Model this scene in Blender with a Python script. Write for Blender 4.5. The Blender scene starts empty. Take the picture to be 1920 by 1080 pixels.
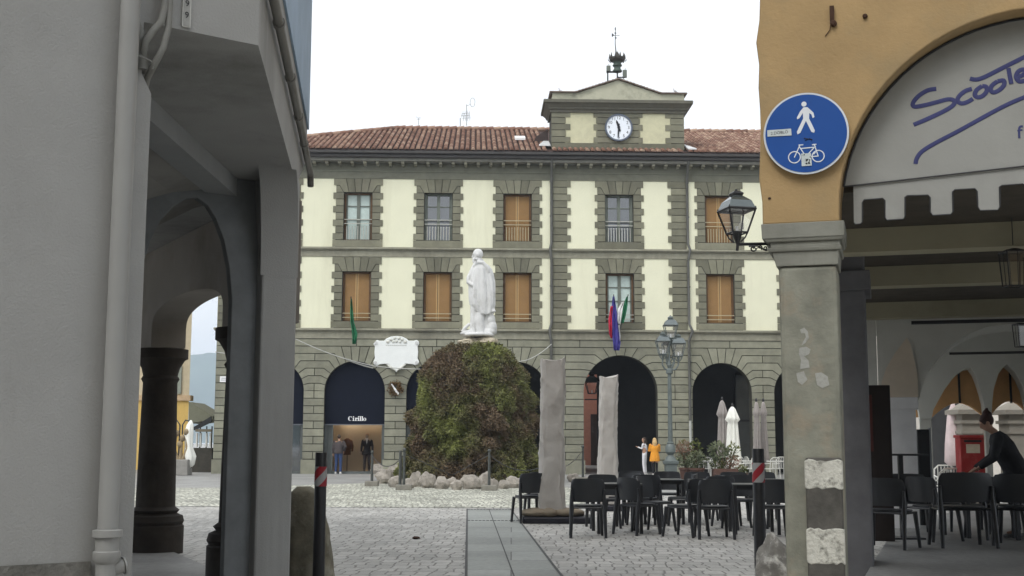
import bpy, bmesh, math, random
import numpy as np
from mathutils import Vector, Matrix, Euler, noise as mnoise
random.seed(7)
S = bpy.context.scene
COL = S.collection
R_ = math.radians
# ------------------------------------------------------------ camera
FPX = 2300.0; CH = 1.4; ROLL = .003
PITCH = math.atan(290 / FPX)
_F = np.array([0, math.cos(PITCH), math.sin(PITCH)]); _r = np.array([1., 0, 0]); _u = np.cross(_r, _F)
_R = _r * math.cos(ROLL) + _u * math.sin(ROLL); _U = np.cross(_R, _F); _C = np.array([0, 0, CH])
cam_d = bpy.data.cameras.new('camera'); cam = bpy.data.objects.new('camera', cam_d); COL.objects.link(cam)
cam_d.sensor_width = 36; cam_d.lens = 36 * FPX / 1920; cam_d.clip_end = 9000; cam_d.clip_start = .05
m = Matrix([[_R[i], _U[i], -_F[i], _C[i]] for i in range(3)] + [[0, 0, 0, 1]])
cam.matrix_world = m
S.camera = cam
# ------------------------------------------------------------ overcast sky, soft sun
W = bpy.data.worlds.new('World'); S.world = W; W.use_nodes = True
nt = W.node_tree; nt.nodes.clear()
sky = nt.nodes.new('ShaderNodeTexSky'); sky.sky_type = 'NISHITA'; sky.sun_disc = False
SUN_EL, SUN_AZ = 52, 215
sky.sun_elevation = R_(SUN_EL); sky.sun_rotation = R_(SUN_AZ)
sky.air_density = 1.0; sky.dust_density = 6.0; sky.ozone_density = 1.0
hs = nt.nodes.new('ShaderNodeHueSaturation'); hs.inputs['Saturation'].default_value = .12
mx = nt.nodes.new('ShaderNodeMix'); mx.data_type = 'RGBA'; mx.inputs[0].default_value = .55
mx.inputs[7].default_value = (11.2, 11.6, 12.0, 1)       # even cloud layer
bg = nt.nodes.new('ShaderNodeBackground'); bg.inputs[1].default_value = .13
wo = nt.nodes.new('ShaderNodeOutputWorld')
nt.links.new(sky.outputs[0], hs.inputs['Color']); nt.links.new(hs.outputs[0], mx.inputs[6])
nt.links.new(mx.outputs[2], bg.inputs[0]); nt.links.new(bg.outputs[0], wo.inputs[0])
sd = bpy.data.lights.new('sun', 'SUN'); sd.energy = .9; sd.angle = R_(25); sd.color = (1, .97, .92)
so = bpy.data.objects.new('sun', sd); COL.objects.link(so)
az = R_(SUN_AZ); el = R_(SUN_EL)
so.rotation_euler = Vector((math.sin(az) * math.cos(el), math.cos(az) * math.cos(el), math.sin(el))).to_track_quat('Z', 'Y').to_euler()
S.view_settings.view_transform = 'Standard'; S.view_settings.look = 'None'; S.view_settings.exposure = .33; S.view_settings.gamma = 1
S.render.engine = 'CYCLES'; S.cycles.use_denoising = True; S.cycles.max_bounces = 8; S.cycles.diffuse_bounces = 4
S.cycles.sample_clamp_indirect = 6

# ------------------------------------------------------------ measuring: a photo pixel to a point at a real distance
def ray(x, y): return _F + _R * (x - 960) / FPX - _U * (y - 540) / FPX
def G(x, y, z=0):
    r = ray(x, y); return _C + r * ((z - CH) / r[2])
def AT(x, y, Y):
    r = ray(x, y); return _C + r * (Y / r[1])
class Frame:
    def __init__(s, O, u):
        u = np.array([u[0], u[1], 0.]); u /= np.linalg.norm(u)
        s.O = np.array([O[0], O[1], 0.]); s.u = u; s.n = np.array([-u[1], u[0], 0.])
    def w(s, a, d, z): return tuple(s.O + s.u * a + s.n * d + np.array([0, 0, z]))
    def tr(s, x, y, off=0):
        r = ray(x, y); t = ((s.O + s.n * off - _C) @ s.n) / (r @ s.n); P = _C + r * t
        return float((P - s.O) @ s.u), float(P[2])
    def loc(s, P): d = np.array(P)[:2] - s.O[:2]; return float(d @ s.u[:2]), float(d @ s.n[:2])

# ------------------------------------------------------------ materials
def M(name, col, rough=.8, var=.15, scale=4, bump=.15, bscale=25, spec=.3, rnd=0., dirt=None, dscale=1.2, damt=.5,
      metal=0, streak=False, emit=None, hue=None, coat=0):
    m = bpy.data.materials.new(name); m.use_nodes = True; t = m.node_tree; n = t.nodes; l = t.links
    p = n['Principled BSDF']; p.inputs['Roughness'].default_value = rough; p.inputs['Metallic'].default_value = metal
    p.inputs['Specular IOR Level'].default_value = spec
    if coat: p.inputs['Coat Weight'].default_value = coat
    tc = n.new('ShaderNodeTexCoord')
    def N(sc, det=5, vec=None, rg=.6):
        x = n.new('ShaderNodeTexNoise'); x.inputs['Scale'].default_value = sc; x.inputs['Detail'].default_value = det
        x.inputs['Roughness'].default_value = rg
        l.new(vec or tc.outputs['Object'], x.inputs['Vector']); return x
    def mix(a, b, f, mode='MIX'):
        x = n.new('ShaderNodeMix'); x.data_type = 'RGBA'; x.blend_type = mode
        for s_, v in ((6, a), (7, b), (0, f)):
            if hasattr(v, 'links'): l.new(v, x.inputs[s_])
            elif s_ == 0: x.inputs[0].default_value = v
            else: x.inputs[s_].default_value = (*v, 1)
        return x.outputs[2]
    def rng(src, a, b, c=0, d=1):
        x = n.new('ShaderNodeMapRange'); l.new(src, x.inputs[0])
        for i, v in enumerate((a, b, c, d)): x.inputs[i + 1].default_value = v
        return x.outputs[0]
    c1 = tuple(max(0, k * (1 - var)) for k in col); c2 = tuple(k * (1 + var) for k in col)
    c = mix(c1, c2, rng(N(scale).outputs[0], .3, .7))
    if dirt:
        vec = None
        if streak:
            mp = n.new('ShaderNodeMapping'); mp.inputs['Scale'].default_value = (1, 1, .12); l.new(tc.outputs['Object'], mp.inputs[0]); vec = mp.outputs[0]
        c = mix(c, dirt, rng(N(dscale, 7, vec, .65).outputs[0], .5, .72, 0, damt))
    if rnd or hue:
        at = n.new('ShaderNodeAttribute'); at.attribute_name = 'rnd'
        if hue: c = mix(c, hue, rng(at.outputs['Fac'], .35, .9))
        if rnd:
            v = rng(at.outputs['Fac'], 0, 1, 1 - rnd, 1 + rnd)
            cb = n.new('ShaderNodeCombineColor'); [l.new(v, cb.inputs[i]) for i in range(3)]
            c = mix(c, cb.outputs[0], 1., 'MULTIPLY')
    l.new(c, p.inputs['Base Color'])
    if bump:
        b = n.new('ShaderNodeBump'); b.inputs['Strength'].default_value = bump; b.inputs['Distance'].default_value = .02
        l.new(N(bscale, 6).outputs[0], b.inputs['Height']); l.new(b.outputs[0], p.inputs['Normal'])
    if emit: p.inputs['Emission Color'].default_value = (*emit[0], 1); p.inputs['Emission Strength'].default_value = emit[1]
    return m

# ------------------------------------------------------------ mesh building
def inset(poly, g):
    n = len(poly); out = []
    area = sum(poly[i][0] * poly[(i + 1) % n][1] - poly[(i + 1) % n][0] * poly[i][1] for i in range(n))
    s = 1 if area > 0 else -1
    for i in range(n):
        p0, p1, p2 = (np.array(poly[j % n], float) for j in (i - 1, i, i + 1))
        a = p1 - p0; b = p2 - p1
        a /= np.linalg.norm(a) + 1e-9; b /= np.linalg.norm(b) + 1e-9
        na = np.array([-a[1], a[0]]) * s; nb = np.array([-b[1], b[0]]) * s
        k = na + nb; d = 1 + na @ nb
        out.append(tuple(p1 + k / max(d, .35) * g))
    return out
_LOC = {}
class MB:
    def __init__(s): s.v = []; s.f = []; s.r = []; s.rnd = .5
    def poly(s, pts, r=None):
        b = len(s.v); s.v += [tuple(map(float, p)) for p in pts]; s.f.append(tuple(range(b, b + len(pts)))); s.r.append(s.rnd if r is None else r)
    def faces(s, vs, fs, r=None):
        b = len(s.v); s.v += [tuple(map(float, p)) for p in vs]
        for f in fs: s.f.append(tuple(b + i for i in f)); s.r.append(s.rnd if r is None else r)
    def ext(s, pts, vec, cap0=True, r=None):
        n = len(pts); q = [tuple(np.array(p, float) + np.array(vec, float)) for p in pts]
        fs = [tuple(range(n, 2 * n))] + ([tuple(range(n - 1, -1, -1))] if cap0 else [])
        fs += [(i, (i + 1) % n, n + (i + 1) % n, n + i) for i in range(n)]
        s.faces(list(pts) + q, fs, r)
    def vp(s, F, poly, d0, d1, gap=0, r=None):          # polygon (a,z) in a vertical frame, from depth d0 to d1
        if gap: poly = inset(poly, gap)
        s.ext([F.w(a, d0, z) for a, z in poly], F.n * (d1 - d0), r=r)
    def hp(s, poly, z0, z1): s.ext([(x, y, z0) for x, y in poly], (0, 0, z1 - z0))
    def fb(s, F, a0, a1, d0, d1, z0, z1, r=None): s.vp(F, [(a0, z0), (a1, z0), (a1, z1), (a0, z1)], d0, d1, r=r)
    def box(s, x0, x1, y0, y1, z0, z1, r=None): s.ext([(x0, y0, z0), (x1, y0, z0), (x1, y1, z0), (x0, y1, z0)], (0, 0, z1 - z0), r=r)
    def tube(s, pts, rad, n=8, r=None, cap=True):
        pts = [np.array(p, float) for p in pts]; k = len(pts)
        rad = [rad] * k if not hasattr(rad, '__len__') else rad
        vs = []; T0 = pts[1] - pts[0]; ref = np.array([0, 0, 1.]) if abs(T0[2]) < .9 * np.linalg.norm(T0) else np.array([0, 1., 0])
        for i in range(k):
            T = pts[min(i + 1, k - 1)] - pts[max(i - 1, 0)]; T /= np.linalg.norm(T) + 1e-9
            A = np.cross(T, ref); A /= np.linalg.norm(A) + 1e-9; B = np.cross(T, A); ref = np.cross(A, T)
            rr = rad[i] if hasattr(rad[i], '__len__') else (rad[i], rad[i])
            for j in range(n):
                t = 2 * math.pi * j / n; vs.append(pts[i] + A * math.cos(t) * rr[0] + B * math.sin(t) * rr[1])
        fs = [(i * n + j, i * n + (j + 1) % n, (i + 1) * n + (j + 1) % n, (i + 1) * n + j) for i in range(k - 1) for j in range(n)]
        if cap: fs += [tuple(range(n - 1, -1, -1)), tuple(range((k - 1) * n, k * n))]
        s.faces(vs, fs, r)
    def lathe(s, c, prof, n=16, r=None, ph=0):
        vs = []; k = len(prof)
        for rr, z in prof:
            for j in range(n):
                t = 2 * math.pi * (j + ph) / n; vs.append((c[0] + rr * math.cos(t), c[1] + rr * math.sin(t), c[2] + z))
        fs = [(i * n + j, i * n + (j + 1) % n, (i + 1) * n + (j + 1) % n, (i + 1) * n + j) for i in range(k - 1) for j in range(n)]
        fs += [tuple(range(n - 1, -1, -1)), tuple(range((k - 1) * n, k * n))]
        s.faces(vs, fs, r)
    def ell(s, c, rad, n=14, m=9, rot=None, r=None, fn=None):
        rot = rot or Matrix.Identity(3); vs = []
        for i in range(m + 1):
            a = math.pi * i / m
            for j in range(n):
                t = 2 * math.pi * j / n; d = Vector((math.sin(a) * math.cos(t), math.sin(a) * math.sin(t), math.cos(a)))
                k = fn(d) if fn else 1
                vs.append(tuple(Vector(c) + rot @ Vector((d.x * rad[0] * k, d.y * rad[1] * k, d.z * rad[2] * k))))
        fs = [(i * n + j, (i + 1) * n + j, (i + 1) * n + (j + 1) % n, i * n + (j + 1) % n) for i in range(m) for j in range(n)]
        s.faces(vs, fs, r)
    def loft(s, rings, r=None):
        n = len(rings[0]); k = len(rings); vs = [p for q in rings for p in q]
        fs = [(i * n + j, i * n + (j + 1) % n, (i + 1) * n + (j + 1) % n, (i + 1) * n + j) for i in range(k - 1) for j in range(n)]
        fs += [tuple(range(n - 1, -1, -1)), tuple(range((k - 1) * n, k * n))]
        s.faces(vs, fs, r)
    def build(s, name, mat, parent=None, smooth=None, bevel=0, remesh=0, kind=None):
        L = np.array(_LOC.get(parent.name, (0, 0, 0))) if parent else np.zeros(3)
        me = bpy.data.meshes.new(name); me.from_pydata([tuple(np.array(v) - L) for v in s.v], [], s.f)
        at = me.attributes.new('rnd', 'FLOAT', 'FACE')
        at.data.foreach_set('value', s.r)
        bm = bmesh.new(); bm.from_mesh(me)
        if smooth or remesh: bmesh.ops.remove_doubles(bm, verts=bm.verts, dist=1e-5)
        bmesh.ops.recalc_face_normals(bm, faces=bm.faces); bm.to_mesh(me); bm.free()
        o = bpy.data.objects.new(name, me); COL.objects.link(o)
        me.materials.append(mat)
        if parent: o.parent = parent; _LOC[o.name] = tuple(L)
        if remesh:
            md = o.modifiers.new('remesh', 'REMESH'); md.mode = 'VOXEL'; md.voxel_size = remesh; md.use_smooth_shade = True
            sm = o.modifiers.new('smooth', 'SMOOTH'); sm.iterations = 3; sm.factor = .5
        if bevel:
            b = o.modifiers.new('bevel', 'BEVEL'); b.width = bevel; b.segments = 2; b.limit_method = 'ANGLE'; b.angle_limit = R_(40)
        if smooth:
            me.shade_smooth(); me.set_sharp_from_angle(angle=R_(smooth))
        if kind: o['kind'] = kind
        return o
def thing(name, label, cat, loc=(0, 0, 0), rz=0, group=None):
    o = bpy.data.objects.new(name, None); COL.objects.link(o); o.location = tuple(map(float, loc)); o.rotation_euler = (0, 0, rz)
    o.empty_display_size = .2
    o['label'] = label; o['category'] = cat
    if group: o['group'] = group
    _LOC[o.name] = tuple(map(float, loc)) if not rz else (0, 0, 0)
    return o
def tag(o, label, cat, group=None):
    o['label'] = label; o['category'] = cat
    if group: o['group'] = group
    return o
def structure(o): o['kind'] = 'structure'; return o
def dup(root, loc, rz, label, sc=1):
    r = root.copy(); COL.objects.link(r); r.location = tuple(map(float, loc)); r.rotation_euler = (0, 0, rz); r['label'] = label
    r.scale = (sc, sc, sc)
    for ch in list(root.children):
        c = ch.copy(); COL.objects.link(c); c.parent = r
        for g in list(ch.children):
            d = g.copy(); COL.objects.link(d); d.parent = c
    return r
_txt = {}
def text(mb, F, s, a, z, size, d, thick=.004, ang=0, sx=1, font=None, r=None):
    if s not in _txt:
        cu = bpy.data.curves.new('t', 'FONT'); cu.body = s; cu.align_x = 'CENTER'; cu.align_y = 'CENTER'; cu.resolution_u = 4
        o = bpy.data.objects.new('t', cu); COL.objects.link(o); me = o.to_mesh()
        _txt[s] = ([tuple(v.co) for v in me.vertices], [tuple(p.vertices) for p in me.polygons])
        o.to_mesh_clear(); bpy.data.objects.remove(o); bpy.data.curves.remove(cu)
    vs, fs = _txt[s]; c, sn = math.cos(ang), math.sin(ang)
    mb.faces([F.w(a + (x * c * sx - y * sn) * size, d, z + (x * sn * sx + y * c) * size) for x, y, _ in vs], fs, r)
def fbm(p, s=1., o=4):
    return mnoise.fractal(Vector(p) * s, 1.0, 2.0, o)
ORD = ['first', 'second', 'third', 'fourth', 'fifth', 'sixth', 'seventh', 'eighth', 'ninth', 'tenth', 'eleventh', 'twelfth', 'thirteenth', 'fourteenth', 'fifteenth', 'sixteenth', 'seventeenth', 'eighteenth']

# ------------------------------------------------------------ material palette
STONE_LO = M('grey_green_stone', (.24, .238, .18), .9, .14, 3, .25, 30, rnd=.14, dirt=(.15, .145, .12), dscale=.5, damt=.55, streak=True)
STONE_UP = M('dark_stone', (.185, .18, .13), .9, .12, 3, .25, 30, rnd=.2, dirt=(.12, .11, .085), dscale=.8, damt=.6, streak=True)
MORTAR = M('mortar_joint', (.06, .058, .045), .95, .1)
LEDGE = M('ledge_stone', (.27, .26, .2), .9, .15, 4, .2, dirt=(.14, .13, .1), dscale=.7, damt=.7, streak=True)
PLASTER = M('cream_plaster', (.75, .74, .56), .9, .03, 1, .06, dirt=(.52, .50, .36), dscale=.9, damt=.45, streak=True)
GUTTER = M('gutter_metal', (.055, .05, .048), .6, .1, spec=.4)
PIPE = M('pipe_metal', (.10, .10, .09), .6, .15, spec=.4)
TILE = M('roof_tile', (.25, .135, .095), .9, .12, 3, .2, 40, rnd=.3, hue=(.32, .225, .165), dirt=(.13, .09, .07), dscale=1.2, damt=.4)
UNDER = M('tile_channel', (.05, .028, .022), .95)
SHUT = M('ochre_shutter', (.27, .155, .06), .7, .08, 2, .05)
SHUT2 = M('ochre_shutter_trim', (.42, .27, .12), .6, .05)
FRAMEW = M('brown_frame', (.12, .065, .03), .6, .1)
FRAMEG = M('grey_green_frame', (.14, .155, .13), .6, .1)
RAIL = M('rail_metal', (.42, .37, .24), .5, .1)
RAILW = M('rail_pale', (.45, .45, .40), .5, .1)
GLASS = M('window_glass', (.02, .025, .028), .04, 0, bump=0, spec=.75); GLASS.node_tree.nodes['Principled BSDF'].inputs['IOR'].default_value = 2.0
CURT = M('white_curtain', (.62, .68, .66), .8, .1, 6, .1)
CURTG = M('net_curtain_behind_glass', (.50, .60, .56), .35, .1, 6, .05, spec=.8)
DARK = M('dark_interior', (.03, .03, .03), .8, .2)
IRON = M('dark_iron', (.022, .022, .024), .45, .15, spec=.5)
LAMPGREEN = M('grey_green_iron', (.10, .12, .115), .5, .15, spec=.5)
NAVY = M('navy_blind', (.003, .005, .014), .7, .12, 2, .05, spec=.15)
WHITE = M('white_paint', (.8, .8, .8), .6, .03)
MARBLE = M('white_marble', (.58, .58, .57), .6, .05, 5, .15, 20, dirt=(.34, .33, .30), dscale=3, damt=.6)

# ------------------------------------------------------------ town hall
FH = Frame(AT(960, 830, 55.), (math.cos(R_(1.8)), math.sin(R_(1.8))))
hall = thing('town_hall', 'long three storey town hall with rusticated grey stone, cream panels, arcade and clock gable', 'building', FH.O)
UC = 4.87
WC = [-10.62, -7.02, -3.38, .22, UC, 9.45, 13.15, 16.8, 20.4]
AR = [1.33, 1.33, 1.33, 1.33, 1.65, 1.33, 1.33, 1.33, 1.33]
UL, UR = -13.2, 22.95
SP = 3.65
mid = [(-11.95 - 13.2) / 2] + [(WC[i] + AR[i] + WC[i + 1] - AR[i + 1]) / 2 for i in range(8)] + [(UR + WC[8] + AR[8]) / 2]
mid[0] = UL; mid[9] = UR
def arc(c, r, a0, a1, n=5): return [(c + r * math.cos(R_(a0 + (a1 - a0) * i / n)), SP + r * math.sin(R_(a0 + (a1 - a0) * i / n))) for i in range(n + 1)]
back = MB()
for i, c in enumerate(WC):
    r = AR[i] + .012
    back.vp(FH, [(mid[i], 0), (c - r, 0)] + [(x, z) for x, z in arc(c, r, 180, 0, 28)] + [(c + r, 0), (mid[i + 1], 0), (mid[i + 1], 6.0), (mid[i], 6.0)], .045, .62)
back.build('arcade_wall', MORTAR, hall)
blk = MB(); g = .017
ZJ = [3.67, 4.0, 4.34, 4.67, 5.0, 5.33, 5.66]
XB = [1.6, 1.58, 1.52, 1.40, 1.16, .93]
def side(i, s, j):          # polyline of course j on side s (+1 right, -1 left) of arch i: intrados .. bend .. mid
    c, r = WC[i], AR[i]; k = r / 1.33
    ar = arc(c, r, 12 * j, 12 * (j + 1), 3) if s > 0 else arc(c, r, 180 - 12 * j, 180 - 12 * (j + 1), 3)
    m_ = mid[i + 1] if s > 0 else mid[i]
    lo = (c + s * XB[j] * k, ZJ[j]); hi = (c + s * (XB[j + 1] * k if j < 5 else 9), ZJ[j + 1])
    if j == 5: top = [(c + s * .64 * k, ZJ[6])]
    else: top = [hi]
    half = [lo] + ar + top            # from bend low, intrados up, bend high
    if j == 0: half = ar[:1] + ar[1:] + top
    return half, (m_, ZJ[j]), (m_, ZJ[j + 1])
rr = random.random
for i in range(9):
    for s in (1, -1):
        for j in range(6):
            split = (j % 2 == 0)
            nb = i + s
            h, ml, mh = side(i, s, j)
            if nb < 0 or nb > 8 or split:
                blk.vp(FH, h + [mh, ml], 0, .06, g, r=rr())
            elif s > 0:
                h2, _, _ = side(nb, -1, j)
                blk.vp(FH, h + h2[::-1], 0, .06, g, r=rr())
        c, r = WC[i], AR[i]; k = r / 1.33
        # fan voussoir
        a = arc(c, r, 72, 84, 2) if s > 0 else arc(c, r, 108, 96, 2)
        blk.vp(FH, a + [(c + s * .21 * k, ZJ[6]), (c + s * .64 * k, ZJ[6])], 0, .06, g, r=rr())
    blk.vp(FH, arc(WC[i], AR[i], 84, 96, 2) + [(WC[i] - .21 * AR[i] / 1.33, ZJ[6]), (WC[i] + .21 * AR[i] / 1.33, ZJ[6])], 0, .06, g, r=rr())
# courses under the springing
piers = [(UL, WC[0] - AR[0])] + [(WC[i] + AR[i], WC[i + 1] - AR[i + 1]) for i in range(8)] + [(WC[8] + AR[8], UR)]
for p, (a, b) in enumerate(piers):
    for k in range(9):
        z0 = .65 + k * .3356; z1 = z0 + .3356; m_ = (a + b) / 2
        if p in (4, 5): m_ = mid[p]
        if k % 2 == 0 or p in (0, 9): blk.vp(FH, [(a, z0), (m_, z0), (m_, z1), (a, z1)], 0, .06, g, r=rr()); blk.vp(FH, [(m_, z0), (b, z0), (b, z1), (m_, z1)], 0, .06, g, r=rr())
        else: blk.vp(FH, [(a, z0), (b, z0), (b, z1), (a, z1)], 0, .06, g, r=rr())
    blk.vp(FH, [(a - .04, 0), (b + .04, 0), (b + .04, .63), (a - .04, .63)], -.06, .66, 0, r=rr())
u = UL
while u < UR - .1:
    v = min(UR, u + random.uniform(2.6, 3.9)); blk.vp(FH, [(u, 5.66), (v, 5.66), (v, 6.0), (u, 6.0)], 0, .06, g, r=rr()); u = v
blk.build('arcade_stonework', STONE_LO, hall)
def course(z0, z1, up):
    q = MB()
    q.fb(FH, UL - .03, UR + .03, -.04, .3, z0, z1 - .1)
    q.fb(FH, UL - .12, UR + .12, -.17, .3, z1 - .1, z1 - .02); q.fb(FH, UL - .08, UR + .08, -.10, .3, z1 - .15, z1 - .1)
    q.fb(FH, UL - .1, UR + .1, -.14, .28, z1 - .02, z1)
    q.build('string_course', LEDGE, hall, bevel=.01)
course(6.0, 6.46, 0); course(9.71, 10.14, 1)
# upper walls
ww = MB(); WIN = .9
for z0, z1, s0, s1 in ((6.46, 9.71, 6.72, 9.05), (10.14, 13.3, 10.45, 12.7)):
    e = [UL] + [x for c in WC for x in (c - WIN, c + WIN)] + [UR]
    for k in range(0, len(e), 2): ww.fb(FH, e[k], e[k + 1], .0, .3, z0, z1)
    for c in WC: ww.fb(FH, c - WIN, c + WIN, .0, .3, z0, s0 - .02); ww.fb(FH, c - WIN, c + WIN, .0, .3, s1 + .02, z1)
ww.build('plaster_wall', PLASTER, hall)
body = MB()
body.fb(FH, UL + .05, 2.8, 14.6, 15, 0, 14.2); body.fb(FH, 5.6, UR - .05, 14.6, 15, 0, 14.2); body.fb(FH, 2.8, 5.6, 14.6, 15, 5.9, 14.2); body.fb(FH, UL + .02, UL + .32, .35, 14.6, 0, 14.2); body.fb(FH, UR - .35, UR - .02, .35, 14.6, 0, 14.2)
body.fb(FH, UL + .3, UR - .3, .66, 14.6, 5.95, 6.3); body.fb(FH, UL + .3, UR - .3, .4, 14.6, 13.5, 13.8)
body.fb(FH, UL + .3, UR - .3, 1.2, 1.3, 6.3, 13.5)
body.build('side_walls', STONE_UP, hall)
# window surrounds
gq = .015
JOINT = M('joint_stone', (.075, .072, .055), .95, .1)
def surround(c, ztop, zsill, zbot, ztop2):
    q = MB(); q.rnd = .5
    d0, d1 = -.035, .0
    q2 = MB()
    W1, W2, W0 = 1.14, 1.02, .64
    H = (ztop - zsill) / 7
    for k in range(7):
        w = W1 if k % 2 == 0 else W2
        z0, z1 = ztop - (k + 1) * H, ztop - k * H
        for s in (-1, 1): q.vp(FH, sorted_rect(c + s * W0, c + s * w, z0, z1), d0, .0, gq, r=rr())
    q.vp(FH, sorted_rect(c - W1, c + W1, zbot, zsill), d0, .0, gq, r=rr())
    for s in (-1, 1):
        zb = ztop2 - (ztop2 - ztop) * .5
        q.vp(FH, [(c + s * .56, ztop2), (c + s * 1.12, ztop2), (c + s * 1.12, zb), (c + s * .85, zb), (c + s * .66, ztop), (c + s * .42, ztop)], d0, 0, gq, r=rr())
        q.vp(FH, [(c + s * .85, zb), (c + s * 1.0, zb), (c + s * 1.0, ztop), (c + s * .66, ztop)], d0, 0, gq, r=rr())
        q.vp(FH, [(c + s * .56, ztop2), (c + s * .18, ztop2), (c + s * .125, ztop), (c + s * .42, ztop)], d0, 0, gq, r=rr())
    q.vp(FH, [(c - .18, ztop2), (c + .18, ztop2), (c + .125, ztop), (c - .125, ztop)], d0, 0, gq, r=rr())
    # jamb and lintel lining of the opening, mortar tone shows in the joints
    for s in (-1, 1):
        a, b = sorted((c + s * .64, c + s * .93)); q2.fb(FH, a, b, -.006, .34, zsill, ztop)
        a, b = sorted((c + s * .9, c + s * 1.0)); q2.fb(FH, a, b, -.006, -.001, zbot, ztop2)
        a, b = sorted((c + s * .98, c + s * 1.1)); q2.fb(FH, a, b, -.005, -.001, ztop2 - .25, ztop2)
    q2.fb(FH, c - .93, c + .93, -.006, .34, ztop, ztop2); q2.fb(FH, c - .93, c + .93, -.006, .34, zbot, zsill)
    o = q2.build('window_surround', JOINT, hall); b = q.build('stonework', STONE_UP, o)
def sorted_rect(a, b, z0, z1):
    a, b = min(a, b), max(a, b); return [(a, z0), (b, z0), (b, z1), (a, z1)]
def hwindow(c, z0, z1, kind, rail):
    f = MB(); d = .2; w = .63
    fm = FRAMEW if kind in ('curt', 'shut', 'curt2') else FRAMEG
    for s in (-1, 1): f.fb(FH, *(sorted((c + s * w, c + s * (w - .08)))), d - .02, d + .1, z0, z1)
    f.fb(FH, c - w + .08, c + w - .08, d - .02, d + .1, z1 - .07, z1); f.fb(FH, c - w + .08, c + w - .08, d - .02, d + .1, z0, z0 + .05)
    o = f.build('window', fm, hall)
    if kind == 'shut':
        p = MB(); 
        for s in (-1, 1): p.fb(FH, *(sorted((c + s * .035, c + s * (w - .09)))), d + .03, d + .06, z0 + .05, z1 - .07)
        p.build('shutter', SHUT, o)
        p = MB(); p.fb(FH, c - .075, c - .012, d + .01, d + .05, z0 + .05, z1 - .07); p.fb(FH, c + .012, c + .075, d + .01, d + .05, z0 + .05, z1 - .07); p.build('stile', SHUT2, o)
    else:
        p = MB(); p.fb(FH, c - w + .08, c + w - .08, d + .09, d + .1, z0 + .05, z1 - .07)
        p.build('pane', {'glass': GLASS, 'curt': CURTG, 'curt2': CURTG}[kind], o)
        p = MB(); p.fb(FH, c - .07, c + .07, d + .02, d + .085, z0 + .05, z1 - .07)
        for s in (-1, 1):
            a, b = sorted((c + s * .07, c + s * (w - .08)))
            for k in (.27, .55) : p.fb(FH, a, b, d + .04, d + .085, z1 - (z1 - z0) * k - .02, z1 - (z1 - z0) * k + .02)
            a, b = sorted((c + s * (w - .08), c + s * (w - .14))); p.fb(FH, a, b, d + .04, d + .085, z0 + .05, z1 - .07)
        p.build('muntin', FRAMEG, o)
    if rail:
        p = MB(); n0 = .95 if rail == 2 else .42
        for zz in ((z0 + n0, z0 + n0 - .19) if rail == 2 else (z0 + .36, z0 + .17)): p.fb(FH, c - w, c + w, .05, .085, zz - .016, zz + .016)
        if rail == 2:
            for k in range(9):
                a = c - .5 + k * .125; p.fb(FH, a - .014, a + .014, .055, .08, z0 + .02, z0 + .62); 
                p.ell(FH.w(a, .0675, z0 + .62), (.022, .022, .03), 6, 4)
        p.build('railing', RAIL if kind == 'shut' else RAILW, o)
KU = ['shut', 'curt', 'glass', 'shut', 'glass', 'shut', 'shut', 'glass', 'shut']; KL = ['shut', 'shut', 'shut', 'shut', 'curt2', 'shut', 'shut', 'shut', 'shut']
for i, c in enumerate(WC):
    surround(c, 12.66, 10.48, 10.15, 13.3); surround(c, 9.03, 6.79, 6.47, 9.70)
    hwindow(c, 10.48, 12.66, KU[i], 2); hwindow(c, 6.79, 9.03, KL[i], 1)
# quoin strips by the clock bay and at the corners
for (a, b, dirn) in ((1.76, 2.66, 1), (7.95, 7.08, -1), (UL, UL + .95, 1), (UR, UR - .95, -1)):
    for z0, z1 in ((6.47, 9.70), (10.15, 13.3)):
        q = MB(); n = 10; H = (z1 - z0) / n
        for k in range(n):
            e = b if k % 2 else b - dirn * .16
            q.vp(FH, sorted_rect(a, e, z0 + k * H, z0 + (k + 1) * H), -.045, -.002, gq, r=rr())
        o = q.build('quoin_strip', STONE_UP, hall); q = MB(); q.vp(FH, sorted_rect(a + dirn * .01, b - dirn * .18, z0, z1), -.008, -.003, 0); q.build('joint_backing', JOINT, o)
# frieze, brackets, cornice, gutter
q = MB(); q.fb(FH, UL - .03, UR + .03, -.03, .35, 13.3, 13.62, r=.4); q.fb(FH, UL - .05, UR + .05, -.06, .35, 13.62, 13.68, r=.6); q.fb(FH, UL - .03, UR + .03, -.04, .35, 13.68, 14.02, r=.3)
q.build('frieze', M('frieze_stone', (.17, .17, .13), .9, .1, 3, .1, rnd=.2, dirt=(.11, .11, .09), dscale=.8, damt=.5), hall)
u = UL + .2
while u < UR: q = MB(); q.fb(FH, u - .07, u + .07, -.42, -.03, 13.93, 14.028, r=rr()); q.fb(FH, u - .06, u + .06, -.2, -.03, 13.86, 13.93); q.build('cornice_bracket', LEDGE, hall); u += .571
q = MB(); q.fb(FH, UL - .5, UR + .5, -.5, .4, 14.03, 14.17); q.build('cornice', M('cornice_stone', (.2, .195, .17), .9, .12, dirt=(.12, .11, .1), damt=.6), hall, bevel=.015)
q = MB(); q.fb(FH, UL - .62, UR + .62, -.64, .4, 14.17, 14.33); q.fb(FH, UL - .72, UR + .72, -.76, .35, 14.33, 14.47); q.build('gutter', GUTTER, hall, bevel=.03)
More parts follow.
